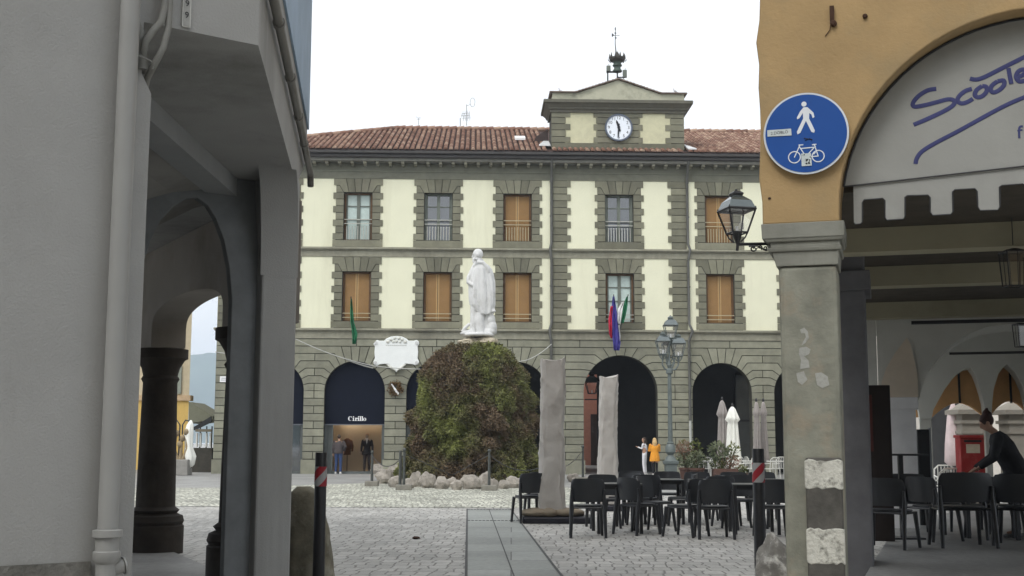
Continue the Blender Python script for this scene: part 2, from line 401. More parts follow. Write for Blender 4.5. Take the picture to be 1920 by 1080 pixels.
for up, z0 in ((1.76, 4.6), (7.98, 0.3)):
    q = MB(); q.tube([FH.w(up, -.55, 14.2), FH.w(up, -.3, 13.7), FH.w(up, -.12, 13.4), FH.w(up, -.12, 10.4), FH.w(up - .07 if up < 5 else up + .07, -.26, 10.1), FH.w(up, -.12, 9.6), FH.w(up, -.12, 6.75), FH.w(up - .1 if up < 5 else up + .12, -.28, 6.4), FH.w(up - .02, -.13, 5.95), FH.w(up - .02, -.13, 2.4 if up > 5 else .3)], .062, 8)
    for z in (13.2, 11.6, 8.4, 5.0): q.tube([FH.w(up, -.12, z), FH.w(up, -.12, z + .06)], .08, 8)
    q.build('downpipe', PIPE, hall, smooth=50)
q = MB(); q.tube([FH.w(7.96, -.13, 2.4), FH.w(7.96, -.13, .05)], .06, 8); q.build('downpipe_foot', M('pale_pipe', (.42, .43, .40), .5, .1), hall, smooth=50)
# roof with barrel tiles
def tiles(mb, u0, u1, eave_d, eave_z, slope, maxlen, dz=0, sp=.25, row=.42, hip=(True, True), ha=-13.95, hb=23.7):
    n = int((u1 - u0) / sp); ct, st = math.cos(slope), math.sin(slope)
    for i in range(n):
        a = u0 + (i + .5) * sp
        L = maxlen
        if hip[0]: L = min(L, (a - ha) / ct)
        if hip[1]: L = min(L, (hb - a) / ct)
        if L < .3: continue
        m_ = max(1, int(L / row + .6)); jit = random.uniform(-.05, .05); cv_ = random.uniform(-.12, .12)
        for k in range(m_):
            s0 = k * row + (jit if k else random.uniform(-.03, .02)); s1 = min((k + 1) * row + jit + .05, L + .1)
            r0 = sp * .37; r1 = sp * .33; rv = min(1, max(0, random.gauss(.5, .22) + cv_)); rise = .02; off = random.uniform(-.008, .008)
            vs = []
            for ss, rad, h in ((s0, r0, rise), (s1, r1, 0)):
                for t in range(6):
                    th = math.pi * t / 5
                    x = a + off + rad * math.cos(th); hh = h + rad * 1.0 * math.sin(th)
                    vs.append(FH.w(x, eave_d + ss * ct - hh * st, eave_z + ss * st + hh * ct + dz))
            fs = [(t, t + 1, 7 + t, 6 + t) for t in range(5)] + [tuple(range(6))]
            mb.faces(vs, fs, rv)
SL = math.atan(3.05 / 8.2); q = MB()
tiles(q, -13.95, 1.75, -.8, 14.5, SL, 8.75); tiles(q, 7.95, 23.7, -.8, 14.5, SL, 8.75)
tiles(q, 1.75, 7.95, -.8, 14.5, SL, .85, hip=(False, False))
# under layer and other slopes
e0, e1, rz = 14.47, 14.47 + 8.2 * math.tan(SL), 7.35
A = [FH.w(-13.9, -.75, e0), FH.w(23.65, -.75, e0), FH.w(23.65, 15.5, e0), FH.w(-13.9, 15.5, e0)]; B = [FH.w(-5.7, rz, e1), FH.w(15.45, rz, e1)]
qu = MB(); qu.poly([A[0], A[1], B[1], B[0]], .0); qu.poly([A[1], A[2], B[1]], .3); qu.poly([A[2], A[3], B[0], B[1]], .3); qu.poly([A[3], A[0], B[0]], .3)
q.tube([FH.w(-13.7, -.6, e0 + .12), FH.w(-5.7, rz, e1 + .06), FH.w(15.45, rz, e1 + .06), FH.w(23.4, -.6, e0 + .12)], .11, 7)
roof = q.build('roof', TILE, hall, smooth=60); qu.build('tile_channel', UNDER, roof)
q = MB()
for k in range(56):
    a = -5.7 + k * .38; P0 = FH.w(a, rz, e1 + .07); P1 = FH.w(a + .36, rz, e1 + .1); q.tube([P0, P1], [.12, .14], 7, r=rr())
for k in range(26):
    f0, f1 = k / 26, (k + .95) / 26; a0, a1 = np.array(FH.w(-13.7, -.6, e0 + .14)), np.array(FH.w(-5.7, rz, e1 + .08)); q.tube([a0 + (a1 - a0) * f0, a0 + (a1 - a0) * f1], [.12, .14], 7, r=rr())
q.build('ridge_tile', TILE, roof, smooth=60)
# skylight
a, z = FH.tr(975, 264, 2.6); q = MB(); ct, st = math.cos(SL), math.sin(SL)
def onroof(a, s, h): return FH.w(a, -.8 + s * ct - h * st, 14.5 + s * st + h * ct)
q.ext([onroof(a - .25, 3.4, .1), onroof(a + .25, 3.4, .1), onroof(a + .25, 4.1, .1), onroof(a - .25, 4.1, .1)], (0, 0, .12)); q.build('skylight', WHITE, roof)
q = MB(); q.ext([onroof(1.2, 1.0, .1), onroof(1.74, 1.0, .1), onroof(1.74, 2.6, .1), onroof(1.5, 2.6, .1)], (0, 0, .06)); q.ext([onroof(7.96, .2, .1), onroof(8.35, .2, .1), onroof(8.0, 2.0, .1)], (0, 0, .06)); q.build('flashing', M('lead_flashing', (.6, .6, .6), .5, .1), roof)
# clock gable
TZ0, TZ1 = 14.5, 16.52; TU0, TU1 = 1.76, 7.92
q = MB(); q.fb(FH, TU0 + .03, TU1 - .03, .06, 1.8, TZ0 - .4, TZ1 + .02); tw = q.build('clock_gable', MORTAR, hall)
q = MB(); zj = [14.5, 14.77, 15.09, 15.37, 15.68, 15.98, 16.28, 16.56]
for k in range(7):
    z0, z1 = zj[k], zj[k + 1]
    wide = k in (3, 5)   # rows where the cream panel is wider
    if k < 2: segs = [(TU0, TU1)]
    else:
        A1, A2, B1, B2 = (2.45, 3.82, 5.88, 7.24) if wide else (2.66, 3.70, 6.0, 7.02)
        segs = [(TU0, A1), (A2, B1), (B2, TU1)]
    for a, b in segs: q.vp(FH, sorted_rect(a, b, z0, z1), -.0, .07, .015, r=rr())
    if k >= 2:
        pass
q.build('gable_stonework', STONE_UP, tw)
AGC = M('aged_cream', (.56, .54, .37), .9, .08, dirt=(.4, .38, .27), damt=.5)
for a, b in ((2.4, 3.9), (5.8, 7.3)): q = MB(); q.fb(FH, a, b, .03, .08, 15.0, 16.55); q.build('cream_panel', AGC, tw)
q = MB(); prof = [(.0, 16.5), (-.06, 16.5), (-.06, 16.6), (-.14, 16.66), (-.14, 16.72), (-.3, 16.9), (-.36, 16.9), (-.36, 17.04), (0, 17.04)]
for k in range(1, len(prof) - 2):
    (d0, z0), (d1, z1) = prof[k], prof[k + 1]
    if z1 - z0 < .01: continue
    lo = [FH.w(TU0 + d0, d0, z0), FH.w(TU1 - d0, d0, z0), FH.w(TU1 - d0, 1.8 - d0, z0), FH.w(TU0 + d0, 1.8 - d0, z0)]
    hi = [FH.w(TU0 + d1, d1, z1), FH.w(TU1 - d1, d1, z1), FH.w(TU1 - d1, 1.8 - d1, z1), FH.w(TU0 + d1, 1.8 - d1, z1)]
    q.loft([lo, hi])
q.build('gable_cornice', M('gable_cornice_stone', (.12, .115, .09), .9, .12), tw)
GA = M('gable_plaster', (.44, .43, .33), .9, .1, 2, .1, dirt=(.16, .16, .12), dscale=1.3, damt=.8)
q = MB(); q.vp(FH, [(1.82, 17.04), (7.92, 17.04), (7.92, 17.42), (6.75, 17.42), (UC, 18.06), (2.95, 17.42), (1.82, 17.42)], -.05, 1.75)
q.build('gable_wall', GA, tw)
q = MB()
for (a0, z0, a1, z1) in ((2.85, 17.41, UC, 18.08), (UC, 18.08, 6.85, 17.41)):
    n = 13
    for k in range(n):
        f0, f1 = k / n, (k + 1) / n; b0, b1 = a0 + (a1 - a0) * f0, a0 + (a1 - a0) * f1; y0, y1 = z0 + (z1 - z0) * f0, z0 + (z1 - z0) * f1
        q.vp(FH, [(b0, y0), (b1, y1), (b1, y1 + .045), (b0, y0 + .075)] if a1 <= UC else [(b0, y0), (b1, y1), (b1, y1 + .075), (b0, y0 + .045)], -.17, 1.85, r=rr())
for a, b in ((1.68, 2.9), (6.8, 8.05)): q.fb(FH, a, b, -.18, 1.85, 17.42, 17.47)
q.build('gable_roof', M('gable_tile', (.16, .12, .095), .9, .2, rnd=.3), tw)
# dormer beside the gable
q = MB(); q.ext([FH.w(1.74, 2, 16.25), FH.w(1.15, 2, 15.85), FH.w(.95, 2, 15.35), FH.w(1.74, 2, 15.25)], FH.n * 3); q.build('dormer', M('dormer_dark', (.07, .05, .045), .8, .2), hall)
# clock
q = MB(); cz = 15.8; n = 40
def disc(mb, F, a, z, r, d0, d1, n=40, rx=None): mb.vp(F, [(a + (rx or r) * math.cos(2 * math.pi * k / n), z + r * math.sin(2 * math.pi * k / n)) for k in range(n)], d0, d1)
def ringm(mb, F, a, z, r0, r1, d0, d1, n=40):
    for k in range(n):
        t0, t1 = 2 * math.pi * k / n, 2 * math.pi * (k + 1) / n
        mb.vp(F, [(a + r0 * math.cos(t0), z + r0 * math.sin(t0)), (a + r1 * math.cos(t0), z + r1 * math.sin(t0)), (a + r1 * math.cos(t1), z + r1 * math.sin(t1)), (a + r0 * math.cos(t1), z + r0 * math.sin(t1))], d0, d1)
disc(q, FH, UC, cz, .59, -.08, .02); clock = q.build('clock', M('clock_face', (.8, .84, .9), .4, .03, 3, 0), hall)
q = MB(); ringm(q, FH, UC, cz, .575, .64, -.12, .02); q.build('clock_rim', M('clock_rim', (.10, .12, .16), .4), clock)
q = MB()
for h in range(1, 13):
    t = R_(90 - 30 * h); text(q, FH, str(h), UC + .455 * math.cos(t), cz + .455 * math.sin(t), .2, -.085)
for k in range(60):
    t = R_(6 * k); c_, s_ = math.cos(t), math.sin(t); w = .006
    q.vp(FH, [(UC + .55 * c_ - w * s_, cz + .55 * s_ + w * c_), (UC + .57 * c_ - w * s_, cz + .57 * s_ + w * c_), (UC + .57 * c_ + w * s_, cz + .57 * s_ - w * c_), (UC + .55 * c_ + w * s_, cz + .55 * s_ - w * c_)], -.086, -.081)
q.build('numerals', M('clock_black', (.015, .015, .02), .5, 0), clock)
q = MB()
def hand(ang, L, w, back):
    t = R_(90 - ang); c_, s_ = math.cos(t), math.sin(t)
    P = lambda r, o: (UC + r * c_ - o * s_, cz + r * s_ + o * c_)
    q.vp(FH, [P(-back, w * .7), P(-back, -w * .7), P(0, -w), P(L * .72, -w * .9), P(L, -.01), P(L, .01), P(L * .72, w * .9), P(0, w)], -.11, -.095)
hand(342, .36, .05, .2); hand(185, .5, .035, .18); disc(q, FH, UC, cz, .07, -.12, -.095, 16)
q.build('clock_hands', bpy.data.materials['clock_black'], clock)
# bell, crown, vane
YB = 56.5
def gz(x, y, Y=YB): return AT(x, y, Y)
BR = M('bronze_green', (.06, .08, .065), .6, .25, 8, .2, dirt=(.03, .03, .025), damt=.6)
bt = thing('bell_frame', 'bronze bell with spiky crown and wind vane standing on the clock gable roof', 'bell', gz(1157, 152))
q = MB()
for x0, y0, x1, y1, w in ((1139.5, 155, 1139.5, 135, .035), (1157.5, 150, 1157.5, 132, .035), (1137, 135, 1158, 135, .045), (1157, 145, 1169, 145, .03), (1164, 152, 1171, 145, .02)):
    q.tube([gz(x0, y0), gz(x1, y1)], w, 6)
    if x0 in (1139.5, 1157.5): q.tube([gz(x0, y0, YB + .8), gz(x1, y1, YB + .8)], w, 6)
q.build('stand', IRON, bt)
q = MB(); c = gz(1157.5, 134); k = YB / FPX
q.lathe(c, [(0.01, -.02), (8.8 * k, -.02), (9.2 * k, 1.5 * k), (7.5 * k, 3.5 * k), (6 * k, 7 * k), (7.2 * k, 9.5 * k), (9.2 * k, 11 * k), (9.2 * k, 12.5 * k), (7.5 * k, 14 * k), (7.5 * k, 17 * k), (9 * k, 18.5 * k), (.01, 19 * k)], 18)
q.build('bell', BR, bt, smooth=50)
q = MB(); q.lathe(c, [(7 * k, 17.5 * k), (14 * k, 21 * k), (15.5 * k, 24 * k), (15 * k, 27 * k), (9 * k, 28 * k), (5 * k, 31 * k), (3 * k, 36 * k), (1.2 * k, 39 * k), (.01, 40 * k)], 18)
for j in range(10):
    t = 2 * math.pi * j / 10; x, y = c[0] + 14.5 * k * math.cos(t), c[1] + 14.5 * k * math.sin(t)
    q.lathe((x, y, c[2] + 26 * k), [(2.3 * k, 0), (1.6 * k, 3 * k), (.3 * k, 9.5 * k)], 6)
    q.tube([(x, y, c[2] + 20 * k), (c[0] + 17 * k * math.cos(t), c[1] + 17 * k * math.sin(t), c[2] + 22 * k), (c[0] + 17.5 * k * math.cos(t), c[1] + 17.5 * k * math.sin(t), c[2] + 24.5 * k)], .8 * k, 5)
q.build('crown', M('old_bronze', (.05, .045, .038), .7, .3, 8, .2), bt, smooth=50)
q = MB(); q.tube([gz(1155, 98), gz(1153.5, 82), gz(1154, 52)], [1.1 * k, .8 * k, .5 * k], 6)
q.ell(gz(1154.5, 71), (1.8 * k,) * 3, 8, 6); q.ell(gz(1153.8, 62), (1.8 * k,) * 3, 8, 6); q.ell(gz(1153.8, 54), (1.2 * k, 1.2 * k, 3.5 * k), 8, 6)
q.tube([gz(1149, 66.5), gz(1162, 66.5)], .5 * k, 5)
fr = Frame(gz(1150, 66), (1, .2)); z0 = gz(1150, 66)[2]
q.vp(fr, [(-3 * k, z0 + 4 * k), (-3 * k, z0 - 4 * k), (0, z0 - 1.5 * k), (2.5 * k, z0), (0, z0 + 1.5 * k)], -.01, .01)
q.build('wind_vane', IRON, bt)
for x, y0, y1 in ((1141, 124, 134), (1171.5, 132, 145)):
    q = MB(); a, b = gz(x, y1), gz(x, y0); q.box(a[0] - 3.8 * k, a[0] + 3.8 * k, a[1] - .1, a[1] + .1, a[2], b[2]); q.tube([gz(x, y0), gz(x + 1, y0 - 4)], .5 * k, 4)
    q.build('floodlight', FRAMEG, bt)
# gulls on the gable ends
GUL = M('gull_feathers', (.62, .62, .64), .8, .1)
def gull(px, py, flip, lab):
    t = thing('bird', lab, 'bird', AT(px, py, 55.4), R_(20), None); k = 55.4 / FPX
    q = MB(); s = flip
    q.ell((0, 0, 6.5 * k), (4.2 * k, 2 * k, 2.4 * k), 10, 7, Matrix.Rotation(R_(-25 * s), 3, 'Y'))
    q.tube([(2.6 * s * k, 0, 8 * k), (3 * s * k, 0, 10.5 * k)], [1.5 * k, 1 * k], 8)
    q.ell((3.2 * s * k, 0, 11 * k), (1.5 * k, 1.2 * k, 1.3 * k), 8, 6)
    q.tube([(4.4 * s * k, 0, 11 * k), (6 * s * k, 0, 10.6 * k)], [.5 * k, .15 * k], 5)
    q.tube([(-3 * s * k, 0, 5.8 * k), (-6.5 * s * k, 0, 4 * k)], [1.4 * k, .4 * k], 6)
    q.build('body', GUL, t, remesh=.02)
    q = MB()
    for y in (-.6, .6): q.tube([(0, y * k, 5 * k), (.3 * k, y * k, 0)], .4 * k, 5); q.tube([(.3 * k, y * k, .2 * k), (2 * s * k, y * k, .2 * k)], .35 * k, 4)
    q.build('leg', M('gull_leg', (.4, .3, .15), .7), t)
gull(1051, 176.5, -1, 'small pale gull standing on the left end of the clock gable'); gull(1266, 177, -1, 'small pale gull standing on the right end of the clock gable')
# aerials
AER = M('aerial_metal', (.3, .31, .32), .5, .2)
YA = 62.0; k = YA / FPX
t = thing('antenna', 'tall television aerial with small dish loop on the tiled roof ridge', 'antenna', AT(875, 236, YA))
q = MB(); q.tube([AT(875, 236, YA), AT(875, 196, YA)], .7 * k, 6); q.tube([AT(863, 236, YA), AT(863, 221, YA)], .9 * k, 6)
for y, a, b in ((213, 866, 882), (217, 864, 881), (222, 867, 883)):
    q.tube([AT(a, y, YA), AT(b, y - 1, YA)], .4 * k, 5)
    for j in range(4): x = a + 2 + j * (b - a - 4) / 3; q.tube([AT(x, y - 5, YA), AT(x, y + 5, YA)], .35 * k, 4)
pts = [AT(886 + 4.6 * math.cos(R_(a)), 192 + 8.5 * math.sin(R_(a)), YA) for a in range(0, 361, 30)]; q.tube(pts, .5 * k, 5, cap=False); q.tube([AT(875, 198, YA), AT(882, 196, YA)], .4 * k, 4)
q.build('mast', AER, t)
t = thing('antenna', 'short forked aerial on the left part of the tiled roof ridge', 'antenna', AT(785, 236, YA))
q = MB(); q.tube([AT(785, 236, YA), AT(785, 221, YA)], .6 * k, 6); q.tube([AT(780, 219, YA), AT(785, 222, YA), AT(790, 219, YA)], .4 * k, 5); q.tube([AT(781, 224, YA), AT(789, 223, YA)], .3 * k, 4); q.build('mast', AER, t)

# ------------------------------------------------------------ arcade inside
FLR = M('arcade_floor', (.2, .2, .19), .7, .15)
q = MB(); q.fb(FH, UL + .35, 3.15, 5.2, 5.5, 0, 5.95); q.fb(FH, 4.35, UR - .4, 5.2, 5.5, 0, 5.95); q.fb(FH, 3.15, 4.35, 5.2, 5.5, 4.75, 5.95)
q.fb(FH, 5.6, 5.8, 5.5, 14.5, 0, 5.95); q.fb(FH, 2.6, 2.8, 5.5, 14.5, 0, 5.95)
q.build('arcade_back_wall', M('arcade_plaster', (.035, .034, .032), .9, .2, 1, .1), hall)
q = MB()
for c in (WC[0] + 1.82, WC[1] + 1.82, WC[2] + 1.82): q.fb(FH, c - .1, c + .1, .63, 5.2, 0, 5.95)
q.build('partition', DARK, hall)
# navy shop blinds with shop windows below
SHOPG = M('shop_glass', (.5, .5, .5), .02, 0, bump=0, spec=.5)
n_ = SHOPG.node_tree; pb = n_.nodes['Principled BSDF']; pb.inputs['Transmission Weight'].default_value = 1; pb.inputs['IOR'].default_value = 1.02
BEIGE = M('shop_wall', (.56, .49, .38), .8, .15, 1)
GLOW = M('shop_lamp', (1, .8, .5), emit=((1, .80, .58), 70), bump=0)
for i in (0, 1, 2):
    c = WC[i]; r = 1.33
    q = MB(); q.vp(FH, [(c - r, 2.2), (c + r, 2.2)] + arc(c, r, 0, 180, 28), .3, .36)
    bl = q.build('shop_blind', NAVY, hall)
    q = MB(); q.fb(FH, c - r, c + r, .24, .38, 2.15, 2.2); q.build('blind_rail', M('rail_grey' + str(i), (.12, .13, .15), .5), bl)
    if i == 1:
        # serif lettering: Cirillo
        q = MB(); F = FH; L = MB()
        def stem(a, z0, z1, w=.045, serif=True):
            L.fb(F, a - w / 2, a + w / 2, .285, .298, z0, z1)
            if serif: L.fb(F, a - w * 1.1, a + w * 1.1, .284, .297, z0, z0 + .014); L.fb(F, a - w * 1.1, a + w / 2 - .003, .284, .297, z1 - .014, z1)
        zb = FH.tr(668, 789, .3)[1]; a0 = FH.tr(653, 789, .3)[0]; W_ = FH.tr(685, 789, .3)[0] - a0
        h = .2; x = a0 + .08
        n = 22
        for k in range(n):      # C
            t0, t1 = R_(48 + 264 * k / n), R_(48 + 264 * (k + 1) / n)
            w0, w1 = [.012 + .04 * max(0, -math.cos(t)) for t in (t0, t1)]
            L.vp(F, [(x + .085 * math.cos(t0), zb + h / 2 + .1 * math.sin(t0)), (x + .085 * math.cos(t1), zb + h / 2 + .1 * math.sin(t1)),
                     (x + (.085 - w1) * math.cos(t1), zb + h / 2 + (.1 - .014) * math.sin(t1)), (x + (.085 - w0) * math.cos(t0), zb + h / 2 + (.1 - .014) * math.sin(t0))], .285, .298)
        L.fb(F, x + .05, x + .064, .284, .297, zb + h * .66, zb + h)
        x += .15; stem(x, zb, zb + .13); disc(L, F, x, zb + .175, .026, .285, .298, 12)
        x += .105; stem(x, zb, zb + .13); disc(L, F, x + .055, zb + .108, .026, .285, .298, 12); L.fb(F, x + .01, x + .05, .285, .298, zb + .108, zb + .125)
        x += .12; stem(x, zb, zb + .13); disc(L, F, x, zb + .175, .026, .285, .298, 12)
        x += .085; stem(x, zb, zb + .2); x += .085; stem(x, zb, zb + .2)
        x += .105
        for k in range(n):
            t0, t1 = 2 * math.pi * k / n, 2 * math.pi * (k + 1) / n; w0, w1 = [.014 + .026 * abs(math.cos(t)) for t in (t0, t1)]
            L.vp(F, [(x + .066 * math.cos(t0), zb + .066 + .07 * math.sin(t0)), (x + .066 * math.cos(t1), zb + .066 + .07 * math.sin(t1)),
                     (x + (.066 - w1) * math.cos(t1), zb + .066 + .057 * math.sin(t1)), (x + (.066 - w0) * math.cos(t0), zb + .066 + .057 * math.sin(t0))], .285, .298)
        L.build('lettering', M('white_letters', (.85, .85, .85), .5, 0, bump=0), bl)
    q = MB(); q.fb(FH, c - r, c - r + .1, .3, .42, 0, 2.15); q.fb(FH, c - r + .1, c - r + .32, .4, .44, 0, 2.15); q.fb(FH, c - r + .32, c - r + .38, .3, .42, 0, 2.15); q.fb(FH, c + r - .12, c + r, .3, .42, 0, 2.15)
    q.fb(FH, c - r, c + r, .3, .42, 0, .12)
    q.build('shopfront_frame', M('shopfront_metal' + str(i), (.10, .11, .105), .5, .1), hall)
    q = MB(); q.fb(FH, c - r + .38, c + r - .12, .36, .375, .12, 2.15); q.build('shop_window', SHOPG if i == 1 else GLASS, hall)
    if i == 1:
        q = MB(); q.fb(FH, c - 1.3, c + 1.3, 1.5, 1.6, 0, 3); q.fb(FH, c - 1.3, c + 1.3, .45, 1.5, .02, .08); q.fb(FH, c - 1.45, c - 1.3, .45, 1.6, 0, 3); q.fb(FH, c + 1.3, c + 1.45, .45, 1.6, 0, 3); q.fb(FH, c - 1.45, c + 1.45, .45, 1.6, 2.7, 2.8)
        q.build('shop_display', BEIGE, hall)
        q = MB(); q.fb(FH, c - .35, c - .15, 1.2, 1.35, 2.55, 2.62); q.fb(FH, c + .7, c + .85, 1.25, 1.35, 2.55, 2.62); q.build('display_lamp', GLOW, hall)
# window at the back of the open arcade
q = MB(); a0 = FH.tr(1385, 800, 5.1)[0]; q.vp(FH, [(a0 - .1, .3), (a0 + 1.25, .3), (a0 + 1.25, 3.9), (a0 + .9, 4.4), (a0 + .3, 4.7), (a0 - .1, 4.75)], 5.1, 5.19); q.build('arcade_window', M('dull_glass', (.10, .11, .11), .12, .2, 1, 0, spec=1), hall)
q = MB(); q.fb(FH, a0 - .16, a0 - .1, 5.04, 5.2, .1, 4.8); q.fb(FH, a0 - .16, a0 + 1.3, 5.05, 5.2, 2.45, 2.55); q.fb(FH, a0 + 1.25, a0 + 1.31, 5.04, 5.2, .1, 4.2); q.build('arcade_window_frame', IRON, hall)

# ------------------------------------------------------------ ground
def paving(name, col, bw, rh, distort, mortar=(.10, .10, .095), msize=.018, rot=0, bump=.6, var=.22, dirt=.5):
    m = bpy.data.materials.new(name); m.use_nodes = True; t = m.node_tree; n = t.nodes; l = t.links; p = n['Principled BSDF']
    p.inputs['Roughness'].default_value = .55; p.inputs['Specular IOR Level'].default_value = .35
    tc = n.new('ShaderNodeTexCoord'); mp = n.new('ShaderNodeMapping'); mp.inputs['Rotation'].default_value = (0, 0, rot); l.new(tc.outputs['Object'], mp.inputs[0])
    nz = n.new('ShaderNodeTexNoise'); nz.inputs['Scale'].default_value = 2.1; nz.inputs['Detail'].default_value = 3; l.new(mp.outputs[0], nz.inputs[0])
    sub = n.new('ShaderNodeVectorMath'); sub.operation = 'SUBTRACT'; sub.inputs[1].default_value = (.5, .5, .5); l.new(nz.outputs['Color'], sub.inputs[0])
    sc = n.new('ShaderNodeVectorMath'); sc.operation = 'SCALE'; sc.inputs['Scale'].default_value = distort; l.new(sub.outputs[0], sc.inputs[0])
    ad = n.new('ShaderNodeVectorMath'); l.new(mp.outputs[0], ad.inputs[0]); l.new(sc.outputs[0], ad.inputs[1])
    br = n.new('ShaderNodeTexBrick'); br.inputs['Scale'].default_value = 1; br.inputs['Brick Width'].default_value = bw; br.inputs['Row Height'].default_value = rh
    br.inputs['Mortar Size'].default_value = msize; br.inputs['Mortar Smooth'].default_value = .3; br.offset = .43; br.squash = .75; br.squash_frequency = 3
    br.inputs['Color1'].default_value = (*[k * (1 - var) for k in col], 1); br.inputs['Color2'].default_value = (*[k * (1 + var) for k in col], 1)
    br.inputs['Mortar'].default_value = (*mortar, 1); l.new(ad.outputs[0], br.inputs[0])
    n2 = n.new('ShaderNodeTexNoise'); n2.inputs['Scale'].default_value = .6; n2.inputs['Detail'].default_value = 8; l.new(tc.outputs['Object'], n2.inputs[0])
    mr = n.new('ShaderNodeMapRange'); mr.inputs[1].default_value = .35; mr.inputs[2].default_value = .7; mr.inputs[3].default_value = 1 + .1; mr.inputs[4].default_value = 1 - dirt * .5; l.new(n2.outputs[0], mr.inputs[0])
    n3 = n.new('ShaderNodeTexNoise'); n3.inputs['Scale'].default_value = 14; n3.inputs['Detail'].default_value = 6; l.new(tc.outputs['Object'], n3.inputs[0])
    mr3 = n.new('ShaderNodeMapRange'); mr3.inputs[1].default_value = .3; mr3.inputs[2].default_value = .7; mr3.inputs[3].default_value = .85; mr3.inputs[4].default_value = 1.12; l.new(n3.outputs[0], mr3.inputs[0])
    mu0 = n.new('ShaderNodeMath'); mu0.operation = 'MULTIPLY'; l.new(mr.outputs[0], mu0.inputs[0]); l.new(mr3.outputs[0], mu0.inputs[1])
    vm = n.new('ShaderNodeVectorMath'); vm.operation = 'SCALE'; l.new(br.outputs[0], vm.inputs[0]); l.new(mu0.outputs[0], vm.inputs['Scale']); l.new(vm.outputs[0], p.inputs['Base Color'])
    inv = n.new('ShaderNodeMath'); inv.operation = 'SUBTRACT'; inv.inputs[0].default_value = 1; l.new(br.outputs['Fac'], inv.inputs[1])
    a2 = n.new('ShaderNodeMath'); a2.operation = 'MULTIPLY_ADD'; a2.inputs[1].default_value = .35; l.new(n3.outputs[0], a2.inputs[0]); l.new(inv.outputs[0], a2.inputs[2])
    b = n.new('ShaderNodeBump'); b.inputs['Strength'].default_value = bump; b.inputs['Distance'].default_value = .02; l.new(a2.outputs[0], b.inputs['Height']); l.new(b.outputs[0], p.inputs['Normal'])
    return m
PAV = paving('flagstone_paving', (.43, .42, .395), .21, .34, .17, mortar=(.20, .19, .175), msize=.011, rot=R_(3), var=.16, bump=.9)
PEB = paving('light_cobbles', (.50, .50, .43), .16, .22, .16, mortar=(.20, .20, .165), msize=.02, var=.4, bump=1)
FLT = paving('smooth_paving', (.285, .283, .275), 1.2, .8, .02, mortar=(.25, .25, .24), msize=.01, var=.06, bump=.2)
SLAB = paving('path_slab', (.33, .345, .325), 30, 1.15, .01, mortar=(.12, .12, .12), msize=.01, var=.18, bump=.2)
def sheet(name, poly, z, mat):
    q = MB(); q.poly([(x, y, z) for x, y in poly]); return structure(q.build(name, mat))
sheet('ground', [(-900, -60), (900, -60), (900, 900), (-900, 900)], 0, PAV)
sheet('smooth_pavement', [(-60, 35.5), (60, 35.5), (60, 110), (-60, 110)], .004, FLT)
pb_ = [(-14, 27.6), (-6, 27.0), (0.2, 26.8), (1.0, 27.2), (2.0, 30), (2.2, 36), (1.5, 41), (-5, 42.5), (-9, 38.0), (-14, 37)]
sheet('cobble_pavement', pb_, .008, PEB)
a, b, c, d = G(874, 1080), G(1052, 1080), G(957, 955), G(876, 955)
dl = (d - a) / np.linalg.norm(d - a)
dr_ = (c - b) / np.linalg.norm(c - b)
q = MB(); L0 = a - dl * 8; R0 = b - dr_ * 8
q.poly([(L0[0], L0[1], .008), (R0[0], R0[1], .008), (c[0], c[1], .008), (d[0], d[1], .008)]); path = structure(q.build('slab_path', SLAB))
q = MB(); mid0 = (L0 + R0) / 2; mid1 = (c + d) / 2
q.poly([(mid0[0] - .008, mid0[1], .012), (mid0[0] + .008, mid0[1], .012), (mid1[0] + .008, mid1[1], .012), (mid1[0] - .008, mid1[1], .012)])
for y in (22.4, 26.1):
    f0 = (y - a[1]) / (d[1] - a[1]); xl = a[0] + (d[0] - a[0]) * f0; xr = b[0] + (c[0] - b[0]) * (y - b[1]) / (c[1] - b[1])
    for k in range(14): x0 = xl + (xr - xl) * (k + .15) / 14; x1 = xl + (xr - xl) * (k + .85) / 14; q.poly([(x0, y - .1, .012), (x1, y - .1, .012), (x1, y + .1, .012), (x0, y + .1, .012)])
for (p_, e_) in ((L0, d), (R0, c)): q.poly([(p_[0] - .015, p_[1], .0125), (p_[0] + .015, p_[1], .0125), (e_[0] + .015, e_[1], .0125), (e_[0] - .015, e_[1], .0125)])
structure(q.build('path_joint', M('dark_joint', (.1, .1, .1), .9)))
# hazy mountain far behind the lake
q = MB(); n = 70; hh = []
for i in range(n):
    x = -1050 + i * 30; k = 105 * math.exp(-((x + 400) / 130.) ** 2) + 90 * math.exp(-((x + 700) / 150.) ** 2) + 30 * math.exp(-((x + 180) / 200.) ** 2) + 14 * fbm((x, 0, 3), .012)
    hh.append((x, k))
q.loft([[(x, 2300 + 500, -1) for x, k in hh] , [(x, 2300 + 250 + 30 * fbm((x, 5, 1), .01), k * .55) for x, k in hh], [(x, 2300 + 200, k) for x, k in hh], [(x, 2900, k * .4) for x, k in hh]]) if 0 else None
rows = []
for j in range(24):
    f = j / 23
    rows.append([(x, 1450 + 200 * f, max(-1, (k + 10 * fbm((x, f * 400, 0), .02)) * math.sin(min(1, f * 1.6) * math.pi / 2) ** .9 if f < .65 else k * (1 - (f - .65) / .35))) for x, k in hh])
q.faces([p for r_ in rows for p in r_], [(j * n + i, j * n + i + 1, (j + 1) * n + i + 1, (j + 1) * n + i) for j in range(23) for i in range(n - 1)])
structure(q.build('hills', M('wooded_hill', (.07, .11, .08), .95, .3, .02, 0, dirt=(.16, .17, .12), dscale=.01), smooth=60))

